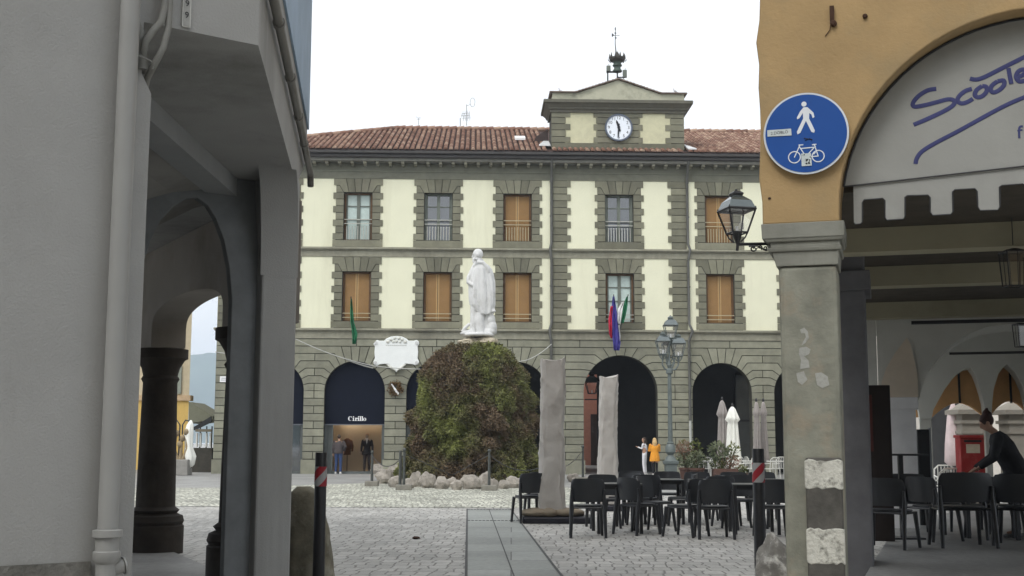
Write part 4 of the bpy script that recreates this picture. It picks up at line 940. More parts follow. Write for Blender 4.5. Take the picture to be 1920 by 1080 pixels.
flag2('violet blue flag with white edge hanging over the big arch', 1160, 640, 1150.5, 552, [('cloth', FBLU, [(556, 1149, 1152), (578, 1147, 1156), (600, 1146, 1159), (622, 1147, 1162), (642, 1149, 1163), (657, 1151, 1161)]), ('white_edge', FWHT, [(610, 1160, 1161.5), (630, 1161.5, 1163.5), (640, 1162, 1163)])])
q = MB()
for (x0, y0, x1, y1, d) in ((555, 636, 700, 686, .12), (700, 686, 870, 688, .12), (870, 688, 985, 676, .05), (985, 676, 1034, 645, .1)):
    P0, P1 = [FH.w(FH.tr(x, y, -.5)[0], -.5, FH.tr(x, y, -.5)[1]) for x, y in ((x0, y0), (x1, y1))]; sag(q, P0, P1, d, .022)
P0, P1 = [FH.w(FH.tr(x, y, -.45)[0], -.45, FH.tr(x, y, -.45)[1]) for x, y in ((650, 674), (700, 690))]; sag(q, P0, P1, .03, .03)
P0, P1 = [FH.w(FH.tr(x, y, -.5)[0], -.5, FH.tr(x, y, -.5)[1]) for x, y in ((404, 660), (555, 636))]; sag(q, P0, P1, .3, .022)
tag(q.build('festoon_cable', M('pale_cable', (.4, .4, .37), .6)), 'long pale sagging cable strung across the arcade front', 'cable')
a, z = FH.tr(421, 711, .0); q = MB(); q.fb(FH, a - .2, a + .2, -.03, .0, z - .13, z + .13); t = thing('street_plate', 'small white street name plate on the corner pier of the town hall', 'sign', FH.w(a, 0, z)); q.build('plate', WHITE, t)
q = MB()
for dz, w in ((.04, .13), (-.04, .15)):
    for k in range(6): q.fb(FH, a - w + k * w / 3 + .01, a - w + (k + .75) * w / 3, -.034, -.03, z + dz - .02, z + dz + .02)
q.build('lettering', M('plate_letters', (.15, .15, .2), .6), t)
# hanging lantern in the big arch, street seen through the passage
def lantern(t, c, w, h, glass=True, n=4, wb=.55, roof=.5, iron=None, rz=math.pi / 4, cup=True):
    iron = iron or IRON; q = MB(); c = np.array(c, float)   # c: bottom centre of cage
    def rg(r, z, m=n): return [c + [r * math.cos(rz + 2 * math.pi * j / m), r * math.sin(rz + 2 * math.pi * j / m), z] for j in range(m)]
    k = math.sqrt(2) if n == 4 else 1; B = rg(w / 2 * wb * k, 0); T = rg(w / 2 * k, h); bw = w * .035
    for j in range(n):
        q.tube([B[j], T[j]], bw, 5); q.tube([B[j], B[(j + 1) % n]], bw, 5); q.tube([T[j], T[(j + 1) % n]], bw * 1.3, 5)
        q.tube([T[j], T[j] + [0, 0, h * .12]], [bw, bw * .3], 5)
    q.loft([[tuple(p) for p in rg(w * .16 * k, h + h * roof)], [tuple(p) for p in rg(w * .2 * k, h + h * (roof + .1))], [tuple(p) for p in rg(w * .19 * k, h + h * (roof + .13))], [tuple(p) for p in rg(w * .1 * k, h + h * (roof + .22))]])
    q.ell(c + [0, 0, h * (1 + roof + .26)], (w * .05,) * 3, 6, 5)
    if cup:
        q.tube([c + [0, 0, -h * .55], c + [0, 0, -h * .35], c + [0, 0, 0], c + [0, 0, .04 * h]], [w * .03, w * .07, w * .13, w * .12], 8); q.ell(c + [0, 0, -h * .6], (w * .04,) * 3, 6, 5)
        for j in range(n):
            m_ = c + [0, 0, -h * .4]; q.tube([B[j], B[j] * .75 + m_ * .25 - [0, 0, h * .12], m_ + (B[j] - c) * .3], bw * .8, 5)
    t = q.build('cage', iron, t)
    q = MB(); R1, R2 = rg(w / 2 * k * 1.02, h * 1.02), rg(w * .17 * k, h + h * roof)
    mid_ = [R1[j] * .5 + R2[j] * .5 + (R1[j] - c - [0, 0, h]) * .1 + [0, 0, h * .06] for j in range(n)]
    q.loft([[tuple(p) for p in R1], [tuple(p) for p in mid_], [tuple(p) for p in R2]]); q.build('hood', HOOD, t)
    if glass:
        q = MB()
        for j in range(n): q.poly([B[j] * .98 + c * .02, B[(j + 1) % n] * .98 + c * .02, T[(j + 1) % n] * .98 + (c + [0, 0, h]) * .02, T[j] * .98 + (c + [0, 0, h]) * .02])
        q.build('pane', LGLASS, t); q = MB(); q.tube([c + [0, 0, .03 * h], c + [0, 0, .3 * h]], w * .05, 8); q.build('lamp_holder', WHITE, t)
HOOD = M('lantern_hood', (.13, .15, .15), .18, .1, spec=.8, metal=.6, bump=.05)
LGLASS = bpy.data.materials.new('lantern_glass'); LGLASS.use_nodes = True
_n = LGLASS.node_tree; _o = _n.nodes['Material Output']; _t = _n.nodes.new('ShaderNodeBsdfTransparent'); _g = _n.nodes.new('ShaderNodeBsdfGlossy'); _g.inputs['Roughness'].default_value = .05; _m = _n.nodes.new('ShaderNodeMixShader'); _m.inputs[0].default_value = .12
_n.links.new(_t.outputs[0], _m.inputs[1]); _n.links.new(_g.outputs[0], _m.inputs[2]); _n.links.new(_m.outputs[0], _o.inputs[0])
P = AT(1110, 738, 57.5); t = thing('hanging_lantern', 'dark lantern hanging inside the big central arch of the town hall', 'lantern', P); lantern(t, P, .6, .55, cup=False, rz=.6)
q = MB(); q.tube([P + [0, 0, .9], P + [0, 0, 1.9]], .02, 5); q.tube([AT(1096, 749, 57.5), AT(1124, 749, 57.5)], .03, 5); q.build('rod', IRON, t)
# street house seen through the passage
ph = thing('street_house', 'pink and ochre house front seen through the passage behind the big arch', 'building', (6.2, 79, 0))
q = MB(); q.box(-2, 6.0, 78, 84, 0, 10); q.build('pink_wall', M('pink_plaster', (.42, .19, .14), .9, .1), ph)
q = MB(); q.box(6.0, 14, 77.2, 84, 0, 10); q.build('ochre_wall', M('ochre_plaster_far', (.5, .30, .10), .9, .1), ph)
q = MB()
for x in (5.0, 6.6): q.box(x, x + .5, 77.0 if x > 6 else 77.9, 77.3 if x > 6 else 78.1, 0, 3.2)
q.build('door', M('dark_wood', (.04, .025, .02), .7), ph)

# ------------------------------------------------------------ lamp post
YL = 44.; kl = YL / FPX; bp = AT(1257, 835, YL); bp[2] = 0
t = thing('lamp_post', 'tall ornate grey green lamp post with four glass lanterns before the town hall', 'lamp post', bp)
zc = lambda y: AT(1257, y, YL)[2]
q = MB(); w = 17 * kl
q.lathe(bp, [(w * 1.05, 0), (w * 1.05, .15), (w * .9, .2), (w * .88, zc(872)), (w * 1.1, zc(869)), (w * 1.12, zc(864)), (.01, zc(863))], 4, ph=.5); q.build('pedestal', LAMPGREEN, t, bevel=.01)
q = MB(); q.lathe(bp, [(w * .8, zc(865)), (10 * kl, zc(861)), (8 * kl, zc(857)), (5 * kl, zc(853)), (9.5 * kl, zc(848)), (9.5 * kl, zc(838)), (6 * kl, zc(832)), (7 * kl, zc(830)), (4.6 * kl, zc(828)), (4 * kl, zc(770)), (3.6 * kl, zc(702)), (6.5 * kl, zc(700)), (6.5 * kl, zc(694)), (3 * kl, zc(690)), (5 * kl, zc(685)), (2.2 * kl, zc(678)), (1.8 * kl, zc(645)), (.01, zc(644))], 14)
q.build('pole', LAMPGREEN, t, smooth=40)
q = MB()
tips = [(1243, 679, 0), (1272, 683, 0), (1250, 690, 1.0)]
for sx in (-1, 1):
    q.tube([AT(1257, 690, YL), AT(1257 + sx * 4, 694, YL), AT(1257 + sx * 10, 692, YL), AT(1257 + sx * 15, 684, YL), AT(1257 + sx * 14.5, 672, YL)], [.05, .04, .035, .03, .025], 6)
    for k in range(2): q.tube([AT(1257 + sx * 3, 690 - k * 4, YL), AT(1257 + sx * 8, 680 - k * 6, YL), AT(1257 + sx * 4, 672 - k * 3, YL), AT(1257 + sx * 7, 676, YL)], [.03, .025, .02, .01], 6)
q.tube([AT(1257, 690, YL), np.array(AT(1257, 692, YL)) + [0, .3, 0], np.array(AT(1257, 672, YL)) + [0, .45, 0]], [.05, .035, .025], 6)
q.build('bracket', LAMPGREEN, t)
for x, y, dy in ((1243, 664, 0), (1272, 668, 0), (1257.5, 634, 0), (1257.5, 668, .45)):
    lantern(t, np.array(AT(x, y, YL)) + [0, dy, 0], 25 * kl, 24 * kl, iron=LAMPGREEN, rz=math.pi / 4)
# ------------------------------------------------------------ wall lantern on the ochre building
YW = 10.0; kw = YW / FPX
P = AT(1382, 437, YW); wl = thing('wall_lantern', 'black four sided lantern on a scrolled bracket at the corner of the ochre building', 'lantern', P)
lantern(wl, P, 54 * kw, 44 * kw, wb=.55, roof=.62, rz=math.pi / 4 + .25)
q = MB(); q.tube([AT(1385, 458, YW), AT(1446, 457, YW + .12)], .014, 6); q.tube([AT(1382, 470, YW), AT(1384, 452, YW)], .012, 6)
def spiral(c, r, turns, a0, s=1): return [AT(c[0] + s * r * (1 - i / 16.) * math.cos(a0 + turns * 2 * math.pi * i / 16), c[1] + r * (1 - i / 16.) * math.sin(a0 + turns * 2 * math.pi * i / 16), YW + .06) for i in range(15)]
q.tube(spiral((1412, 466), 6, 1.2, 0), .007, 5); q.tube(spiral((1425, 464), 4.5, 1.2, 2, -1), .006, 5); q.tube(spiral((1436, 465), 5, 1.1, 1), .006, 5)
q.tube([AT(1404, 462, YW), AT(1420, 461, YW), AT(1432, 468, YW + .1), AT(1444, 466, YW + .1)], .007, 5); q.tube([AT(1412, 459, YW), AT(1417, 467, YW), AT(1425, 462, YW + .06)], .005, 5)
q.build('bracket', IRON, wl)

# ------------------------------------------------------------ left building (grey, cantilevered over the portico)
GREY = M('grey_render', (.325, .325, .315), .9, .07, 1.4, .22, 70, dirt=(.19, .19, .18), dscale=.9, damt=.9, streak=True)
GREY2 = M('portico_plaster', (.28, .275, .26), .9, .12, 1.2, .12, dirt=(.10, .085, .07), dscale=.5, damt=.7)
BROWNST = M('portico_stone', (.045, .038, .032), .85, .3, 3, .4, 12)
FL = Frame((-1.572, 7.33), (.812, .584)); d2 = np.array([-.1165, .9932, 0]); FA = Frame(FL.O, d2)   # FL front wall, FA alley side
lb = thing('grey_building', 'grey rendered corner building with an overhanging upper floor and open portico on the left', 'building', FL.w(-.8, 0, 0))
zs = 3.83; TOP = 11.
# front wall
J = [FL.tr(247, 1000), FL.tr(270, 500), FL.tr(285, 176), FL.tr(266, 138)]
uj = FL.tr(262, 700)[0]
q = MB(); q.vp(FL, [(-9, 0), (uj, 0), (uj, J[2][1]), (J[3][0], J[3][1]), (J[3][0], zs), (-9, zs)], 0, .42)
q.build('front_wall', GREY, lb)
q = MB(); q.fb(FL, -9, uj - .23, -.015, .0, 0, FL.tr(100, 1056)[1] ); q.build('plinth', M('rough_plinth', (.17, .165, .15), .95, .35, 6, .8, 18, dirt=(.08, .08, .07), dscale=4, damt=.7), lb)
c0 = FL.O[:2]; Fp = G(555, 345, zs)[:2]; Ff = c0 + d2[:2] * 6.25
q = MB(); q.hp([tuple(FL.w(-9, 0, 0)[:2]), tuple(c0), tuple(Fp), (-3.0, 13.2), (-5.6, 18.6), (-14, 16.6), tuple(FL.w(-9, 5, 0)[:2])], zs, TOP)
q.build('upper_storey', GREY, lb)
# upper part of the alley side runs on past the pillar on a bracket
def al(x, y): return FA.tr(x, y)
q = MB(); pf = al(555, 352); pn = al(575, 300); pt = al(578, 150)
q.vp(FA, [(pf[0] - .02, pf[1] - .02), (pn[0], pn[1]), (pn[0], TOP), (pf[0] - .02, TOP)], 0.002, .5); q.build('side_wall', GREY, lb, bevel=.01)
# pillar under the far corner
up = FL.loc(G(549, 1000, 0.4)); NF = FL.loc(Fp)[1] - .02
u1 = FL.tr(546, 1000, NF)[0]; u0 = FL.tr(478, 1000, NF)[0]
for k in range(3): pass
q = MB(); q.vp(FL, [(u0, 0), (u1, 0), (u1, zs + .02), (u0 - .05, zs + .02), (u0 - .03, 3.5), (u0, 3.2)], NF, NF + .66); q.build('pillar', GREY, lb, bevel=.02)
q = MB(); rc_ = .62; cv_ = [(0, zs - .9)] + [(rc_ * (1 - math.cos(R_(t))), zs - .9 + .9 * math.sin(R_(t))) for t in range(10, 91, 8)] + [(-.01, zs)]
b0_ = np.array(FL.w(u0 - .02, NF - .004, 0)); q.ext([tuple(b0_ - d2 * o_ + [0, 0, z]) for o_, z in cv_], FL.u * (u1 - u0 + .018)); q.build('pillar_cove', GREY, lb, smooth=50)
# blue grey painted band high on the alley side
BLUEW = M('blue_grey_panel', (.30, .40, .52), .7, .12, 2, .05)
q = MB(); a_, z_ = al(525, 0); q.vp(FA, [(a_ - .5, z_ + .1), (pn[0] - .02, z_ + .1), (pn[0] - .02, TOP - 1), (a_ - .5, TOP - 1)], -.02, 0); q.build('painted_panel', BLUEW, lb)
# pipe along the alley side
q = MB(); zz = al(545, 200)[1]; q.tube([FA.w(.1, -.05, zz), FA.w(pn[0] - .1, -.05, zz), FA.w(pn[0] - .02, -.05, zz - .12)], .035, 10); q.tube([FA.w(-.1, -.05, zz - .02), FA.w(.1, -.05, zz)], .035, 10)
for a in (.9, 2.2, 3.4, 4.4): q.tube([FA.w(a, -.05, zz), FA.w(a + .05, -.05, zz)], .045, 10)
q.build('side_pipe', M('side_pipe_grey', (.16, .155, .14), .5, .1), lb, smooth=50)
q = MB(); q.tube([FA.w(.3, -.015, zz + .1), FA.w(pn[0] - .1, -.015, zz + .14)], .012, 6); q.build('side_cable', IRON, lb)
# drainpipe on the front wall
pu = FL.tr(205, 900, -.07)[0]; dp = .055
q = MB(); q.tube([FL.w(pu, -.08, 6), FL.w(pu, -.08, .62)], dp, 16)
zb_ = FL.tr(200, 1015, -.08)[1]; q.lathe(FL.w(pu, -.08, 0), [(dp, zb_ - .12), (dp * 1.35, zb_ - .1), (dp * 1.35, zb_ - .055), (dp * 1.15, zb_ - .05), (dp * 1.15, zb_ + .02), (dp * 1.45, zb_ + .025), (dp * 1.45, zb_ + .06), (dp, zb_ + .065)], 16)
q.tube([FL.w(pu, -.08, .64), FL.w(pu, -.08, -.0)], dp * 1.08, 16)
zt = FL.tr(215, 1065, -.08)[1]; q.tube([FL.w(pu, -.08, zt), FL.w(pu + .09, -.09, zt + .01)], .04, 12); q.tube([FL.w(pu + .09, -.09, zt + .01), FL.w(pu + .1, -.09, zt + .012)], .05, 12)
q.build('drainpipe', M('drainpipe_grey', (.29, .29, .28), .45, .05, 3, .03), lb, smooth=45)
q = MB(); cu = FL.tr(243, 400, -.02)[0]
pts = [FL.w(FL.tr(x, y, -.02)[0], -.02, FL.tr(x, y, -.02)[1]) for x, y in ((247, 130), (246, 250), (240, 500), (232, 700), (222, 885), (214, 1000), (211, 1050))]
q.tube(pts, .005, 6); pts = [FL.w(FL.tr(x, y, -.02)[0], -.02, FL.tr(x, y, -.02)[1]) for x, y in ((241, 160), (238, 185), (236, 222))]; q.tube(pts, .006, 6)
for x, y in ((220, 888), (213, 993)): a, z = FL.tr(x, y, -.02); q.ell(FL.w(a, -.02, z), (.013,) * 3, 8, 6)
q.build('thin_cable', M('cable_grey', (.14, .14, .14), .6), lb)
q = MB(); a, z = FL.tr(243, 240, -.03); q.lathe(FL.w(a, -.03, z - .04), [(.008, 0), (.014, .01), (.016, .04), (.011, .06), (.014, .07), (.006, .1)], 10); q.build('cable_joint', M('pale_green_plastic', (.25, .36, .33), .4), lb, smooth=50)
# big conduits bending over the opening
CON2 = M('conduit_grey', (.20, .20, .185), .6, .08)
def lp(x, y, o=-.06): a, z = FL.tr(x, y, o); return FL.w(a, o, z)
q = MB(); q.tube([lp(309, -60), lp(309, 10), lp(303, 40), lp(285, 60), lp(272, 78), lp(268, 100, -.03), lp(270, 135, .05)], .022, 10)
q.tube([lp(319, -60), lp(318, 10), lp(316, 50), lp(306, 90), lp(290, 120), lp(276, 146, .02), lp(272, 165, .2)], .02, 10)
q.tube([lp(243, -60, -.03), lp(247, 30, -.03), lp(262, 60, -.02), lp(266, 130, -.01)], .03, 10)
q.tube([lp(247, 101), lp(266, 107), lp(282, 114), lp(288, 122), lp(286, 130)], .0055, 8)
q.build('conduit', CON2, lb, smooth=50)
# number plate 599
q = MB(); a0, z0 = FL.tr(341, 49, -.01); a1, z1 = FL.tr(357, 49, -.01); z2 = FL.tr(342, -45, -.01)[1]
q.fb(FL, a0, a1, -.012, 0, z0, z2); pl = q.build('number_plate', M('plate_white', (.55, .55, .52), .5, .05), lb)
q = MB(); w_ = a1 - a0
q.fb(FL, a0 + w_ * .12, a1 - w_ * .12, -.014, -.012, z0 + w_ * .12, z2 - w_ * .12); q.build('plate_field', M('plate_grey', (.38, .38, .36), .5), pl)
q = MB(); dz = FL.tr(349, 7, -.01)[1] - FL.tr(349, 29, -.01)[1]; zc9 = FL.tr(349, 29, -.01)[1]
for k, s_ in enumerate('995'): text(q, FL, s_, (a0 + a1) / 2, zc9 + k * dz, w_ * 1.05, -.017)
q.build('numerals', bpy.data.materials['clock_black'], pl)
# soffit: beam along the inner edge and sloping vault behind
q = MB(); s0 = G(287, 185, zs)[:2]; s1 = G(435, 325, zs)[:2]; e_ = (s1 - s0) / np.linalg.norm(s1 - s0); s0 = s0 - e_ * 1.2; s1 = s1 + e_ * .6
nrm = np.array([-e_[1], e_[0]])
q.hp([tuple(s0), tuple(s1), tuple(s1 + nrm * .25), tuple(s0 + nrm * .25)], 3.66, zs - .003); q.build('ceiling_beam', M('beam_plaster', (.30, .31, .31), .9, .05), lb)
q = MB(); prv = None; VT = [(0.2, 3.70), (.5, 3.62), (.9, 3.42), (1.3, 3.15), (1.7, 2.8), (2.1, 2.4)]
for (o0, za), (o1, zb) in zip(VT[:-1], VT[1:]):
    a, b = s0 + nrm * o0, s1 + nrm * o0; c, d = s1 + nrm * o1, s0 + nrm * o1; q.ext([(a[0], a[1], za), (b[0], b[1], za), (c[0], c[1], zb), (d[0], d[1], zb)], (0, 0, .1))
q.build('vault', GREY2, lb, smooth=60)
# first arch across the portico
AN = 3.7; A1 = [FL.tr(*p, AN) for p in [(435, 560), (430, 500), (420, 450), (405, 410), (390, 385), (370, 371), (350, 372), (325, 388), (300, 415), (283, 450), (270, 490), (262, 560)]]
q = MB(); q.vp(FL, [(u0 + .1, 0), (A1[0][0], 0)] + A1 + [(A1[-1][0] - .02, 0), (-3.5, 0), (-3.5, zs - .002), (u0 + .1, zs - .002)], AN, AN + .09)
q.build('cross_arch', M('cross_arch_plaster', (.17, .18, .185), .9, .15), lb, bevel=.01)
# second arch on two columns, opening to the square
CL, CR = G(288, 1037)[:2], G(452, 1086)[:2]; dd = (CL - CR); Ld = np.linalg.norm(dd)
FC = Frame(CL, CR - CL)     # runs from the far left column to the near right column, depth axis to the square
def ct(x, y, o=0): return FC.tr(x, y, o)
q = MB(); th = .22
arcp = [ct(x, y, th) for x, y in [(350, 655), (356, 610), (363, 575)]]
spr = 2.58; ua, ub = .25, Ld - .22; um = (ua + ub) / 2; ap = 3.12
ua, ap, sp2 = .33, 3.12, 2.82; um = (ua + ub) / 2; arcq = [(ua, spr)] + [(um - (ub - ua) / 2 * math.cos(t), sp2 + (ap - sp2) * math.sin(t) ** .7) for t in [math.pi * k / 20 for k in range(21)]] + [(ub, spr)]
q.vp(FC, [(ua, spr)] + arcq[1:-1] + [(ub, spr), (Ld + .9, spr), (Ld + .9, zs - .004), (-3, zs - .004), (-3, spr)], -th, th)
q.build('arcade_arch', M('arch_wall_plaster', (.26, .24, .215), .9, .12, 1, .1, dirt=(.12, .09, .07), dscale=.8), lb, bevel=.01)
for C_, nm in ((CL, 0), (CR, 1)):
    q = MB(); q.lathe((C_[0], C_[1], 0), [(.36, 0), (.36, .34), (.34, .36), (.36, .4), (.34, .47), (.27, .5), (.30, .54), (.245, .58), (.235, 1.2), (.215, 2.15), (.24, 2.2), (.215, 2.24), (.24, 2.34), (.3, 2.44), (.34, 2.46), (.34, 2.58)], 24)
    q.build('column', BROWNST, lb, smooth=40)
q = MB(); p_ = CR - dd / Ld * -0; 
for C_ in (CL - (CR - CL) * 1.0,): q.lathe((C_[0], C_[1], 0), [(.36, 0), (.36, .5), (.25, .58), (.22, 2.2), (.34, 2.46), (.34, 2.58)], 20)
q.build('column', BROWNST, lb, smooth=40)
q = MB(); q.hp([tuple(FL.w(-9, .4, 0)[:2]), tuple(FL.w(-3.4, .4, 0)[:2]), tuple(FL.w(-3.4, 7.5, 0)[:2]), tuple(FL.w(-9, 7.5, 0)[:2])], 0, zs); q.build('inner_wall', GREY2, lb)
q = MB(); q.hp([tuple(FL.w(-3.4, -0.1, 0)[:2]), tuple(FL.w(.2, -.1, 0)[:2]), tuple(FL.w(1.7, 3.6, 0)[:2]), (-2.9, 12.9), (-5.4, 18.1), (-7, 17)], 0, .03); structure(q.build('portico_floor', FLT))
# stone kerb guard at the pillar
GST = M('lichen_stone', (.19, .175, .13), .95, .4, 5, .9, 9, dirt=(.42, .41, .35), dscale=3.2, damt=.8)
P = G(582, 1080); k = P[1] / FPX; t = thing('guard_stone', 'large weathered guard stone leaning against the grey pillar behind the left bollard', 'stone', P)
pr = [(545, 1120), (540, 930), (552, 916), (572, 914), (590, 921), (598, 950), (612, 1005), (622, 1050), (632, 1125)]
ps_ = [AT(x, y, P[1]) for x, y in pr]; q = MB()
rings = []
nn = 15
for i in range(nn + 1):
    z = .93 * i / nn; xl = -.24; xr = float(np.interp(z, [0, .44, .72, .86, .93], [.27, .18, .11, .08, .05])); rr_ = min(1, (1.02 - i / nn) * 9) ** .4
    cx = (xl + xr) / 2; hw = (xr - xl) / 2 * rr_
    rings.append([(P[0] + cx + hw * math.copysign(abs(math.cos(a)) ** .7, math.cos(a)) * (1 + .1 * fbm((math.cos(a), math.sin(a), z * 3), 1.5)), P[1] + .2 * rr_ * math.copysign(abs(math.sin(a)) ** .7, math.sin(a)) * (1 + .1 * fbm((math.cos(a) + 5, math.sin(a), z * 3), 1.5)), max(0, z)) for a in [2 * math.pi * j / 28 for j in range(28)]])
q.loft(rings); q.build('boulder', GST, t, smooth=60)

# ------------------------------------------------------------ bollards
REDT = M('red_reflector', (.30, .02, .03), .4, .05); WHT = M('white_reflector', (.34, .34, .34), .4, .05); BOLM = M('black_post_paint', (.014, .014, .016), .4, .3, 10, .1, spec=.5)
def bollard(x, yb, yt, lab, seedrot):
    P = G(x, yb); k = P[1] / FPX; h = CH - (yt - (830 + .003 * (x - 960))) * k; r = 11 * k
    t = thing('bollard', lab, 'bollard', P, group='black bollards at the entrance to the square')
    q = MB(); q.lathe(P, [(r, 0), (r, h - .01), (r * .93, h), (.001, h)], 24); q.build('post', BOLM, t, smooth=40)
    q = MB(); z1, z0 = h - 26 * k, h - 62 * k
    q.lathe(P, [(r * 1.0 + .002, z0), (r + .002, z1)], 24); q2 = MB()
    q.f = q.f[:-2]; q.r = q.r[:-2]; b = q.build('reflective_band', WHT, t, smooth=40)
    q = MB(); n = 24
    for j in range(n):     # slanted red stripes wound round the post
        for s_ in (0, 1):
            a0, a1 = 2 * math.pi * j / n, 2 * math.pi * (j + 1) / n; H = z1 - z0
            f0, f1 = ((j * 2. / n + s_) % 2) , (((j + 1) * 2. / n + s_) % 2)
            if f1 < f0: f1 = 2
            lo0, lo1 = z0 + H * min(1, max(0, f0 - .8)), z0 + H * min(1, max(0, f1 - .8)); hi0, hi1 = z0 + H * min(1, max(0, f0 - .3)), z0 + H * min(1, max(0, f1 - .3))
            if max(hi0 - lo0, hi1 - lo1) < .005: continue
            rr_ = r + .004; q.poly([(P[0] + rr_ * math.cos(a0 + seedrot), P[1] + rr_ * math.sin(a0 + seedrot), lo0), (P[0] + rr_ * math.cos(a1 + seedrot), P[1] + rr_ * math.sin(a1 + seedrot), lo1), (P[0] + rr_ * math.cos(a1 + seedrot), P[1] + rr_ * math.sin(a1 + seedrot), hi1), (P[0] + rr_ * math.cos(a0 + seedrot), P[1] + rr_ * math.sin(a0 + seedrot), hi0)])
    q.build('stripe', REDT, b)
bollard(597, 1090, 848, 'black bollard with red and white band in front of the guard stone', 3.6)
bollard(1426, 1066, 841, 'black bollard with red and white band beside the ochre building pillar', 4.2)

# ------------------------------------------------------------ right building (ochre) with portico
OCH = M('ochre_plaster', (.40, .275, .135), .9, .12, 1.6, .25, 30, dirt=(.30, .23, .13), dscale=1.3, damt=.85)
CAPS = M('capital_stone', (.25, .25, .215), .85, .12, 3, .2, 25, dirt=(.15, .15, .12), dscale=2.5, damt=.6, streak=True)
SHAFT = M('weathered_pillar', (.24, .24, .195), .85, .28, 2.6, .4, 18, dirt=(.34, .26, .18), dscale=2.2, damt=.75)
GDARK = M('shaded_pilaster', (.16, .16, .17), .9, .15)  # pillar grey darkened, shade under the arch put into the colour
OR = AT(1440, 831, 10.); FR = Frame(OR, (.956, -.292)); PD = .57
rb = thing('ochre_building', 'ochre plastered corner building with a tall arched portico on grey stone pillars on the right', 'building', FR.w(.3, 0, 0))
uL = FR.tr(1418, 0)[0]; zcap = FR.tr(1500, 418)[1]; ac, az_, ar_ = 2.17, 3.28, 1.56
def uz(x, y, o=0): return FR.tr(x, y, o)
a0_ = math.degrees(0)
arcr = [(ac - ar_ * math.cos(R_(t)), az_ + ar_ * math.sin(R_(t))) for t in range(0, 181, 6)]
ed = [(uL + .012 * math.sin(k * 2.1) + (.02 if k in (5, 9, 10) else 0), zcap + (TOP - zcap) * k / 40.) for k in range(1, 40)]
q = MB(); q.vp(FR, [(uL + .01, zcap), (ac - ar_, zcap)] + arcr + [(ac + ar_, zcap), (ac + ar_ + .65, zcap), (ac + ar_ + .65, TOP), (uL, TOP)] + ed[::-1], 0, PD)
q.build('front_wall', OCH, rb, bevel=.012)
q = MB(); q.fb(FR, uL + .05, ac + ar_ + 6, PD + .01, 9.7, 3.54, 3.6); q.build('portico_ceiling', M('dark_boards', (.07, .06, .045), .9, .2), rb); q = MB(); q.fb(FR, uL + .02, ac + ar_ + 6, PD, 9.7, 3.6, TOP); q.fb(FR, ac + ar_ + .65, ac + ar_ + 6, .0, PD, 4.5, TOP); q.fb(FR, ac + ar_ + .05, ac + ar_ + .62, .02, PD - .02, 0, 3.3); q.build('upper_storey', OCH, rb)
# capital as stacked mouldings
def capital(F, u0_, u1_, d0, d1, prof, name, mat, par):
    q = MB()
    for (z0, z1, e0, e1, er0, er1) in prof:
        lo = [F.w(u0_ - e0, d0 - er0, z0), F.w(u1_ + er0, d0 - er0, z0), F.w(u1_ + er0, d1 + er0, z0), F.w(u0_ - e0, d1 + er0, z0)]
        hi = [F.w(u0_ - e1, d0 - er1, z1), F.w(u1_ + er1, d0 - er1, z1), F.w(u1_ + er1, d1 + er1, z1), F.w(u0_ - e1, d1 + er1, z1)]
        q.loft([lo, hi])
    return q.build(name, mat, par, bevel=.006)
us0, us1 = uz(1466, 760)[0], uz(1572, 600)[0]
z_ = lambda y: uz(1510, y)[1]
capital(FR, us0, us1, .03, PD, [(z_(497), z_(470), .02, .05, .01, .02), (z_(470), z_(463), .075, .09, .035, .045), (z_(463), z_(452), .06, .06, .03, .03), (z_(452), z_(446), .09, .12, .05, .06), (z_(446), z_(418), .125, .13, .065, .07)], 'capital', CAPS, rb)
q = MB(); q.fb(FR, us0, us1, .03, PD, 0, z_(497)); shaft = q.build('pillar', SHAFT, rb, bevel=.035)
# hazard painted metal guard on the pillar corner, worn stone foot
gx0, gx1 = uz(1512, 950)[0], uz(1576, 950)[0]
q = MB(); zt_ = uz(1540, 858)[1]; q.fb(FR, gx0, gx1 + .02, -.03, .12, 0, zt_); grd = q.build('painted_guard', M('guard_dark_paint', (.09, .085, .075), .8, .3, 8, .3), rb, bevel=.02)
FLK = M('flaking_white_paint', (.55, .54, .48), .85, .15, 5, .9, 25, dirt=(.10, .095, .075), dscale=17, damt=1.0)
for y0, y1 in ((862, 916), (990, 1056)):
    q = MB(); za, zb2 = uz(1540, y1)[1], uz(1540, y0)[1]; rj = random.Random(y0); nj = 9; W_ = gx1 + .026 - (gx0 - .006)
    q.vp(FR, [(gx0 - .006 + W_ * i_ / nj, za + rj.uniform(-.012, .012)) for i_ in range(nj + 1)] + [(gx0 - .006 + W_ * i_ / nj, zb2 + rj.uniform(-.014, .008)) for i_ in range(nj, -1, -1)], -.034, .122)
    q.build('white_band', FLK, grd, bevel=.01)
PMK = M('faded_white_mark', (.36, .36, .33), .85, .25, 9, .3, dirt=(.22, .22, .19), dscale=9, damt=.9)
for pts in ([(1500, 618), (1508, 614), (1515, 622), (1517, 634), (1510, 643), (1503, 648), (1506, 640), (1511, 632), (1509, 625), (1502, 625)], [(1499, 652), (1512, 650), (1520, 655), (1517, 664), (1508, 668), (1516, 676), (1518, 690), (1500, 692), (1502, 675), (1498, 664)], [(1528, 700), (1540, 698), (1552, 706), (1555, 722), (1542, 728), (1532, 722)], [(1493, 700), (1507, 696), (1514, 712), (1504, 722), (1496, 716)]):
    q = MB(); q.vp(FR, [uz(x, y, .03) for x, y in pts], .0275, .03); q.build('paint_mark', PMK, shaft)
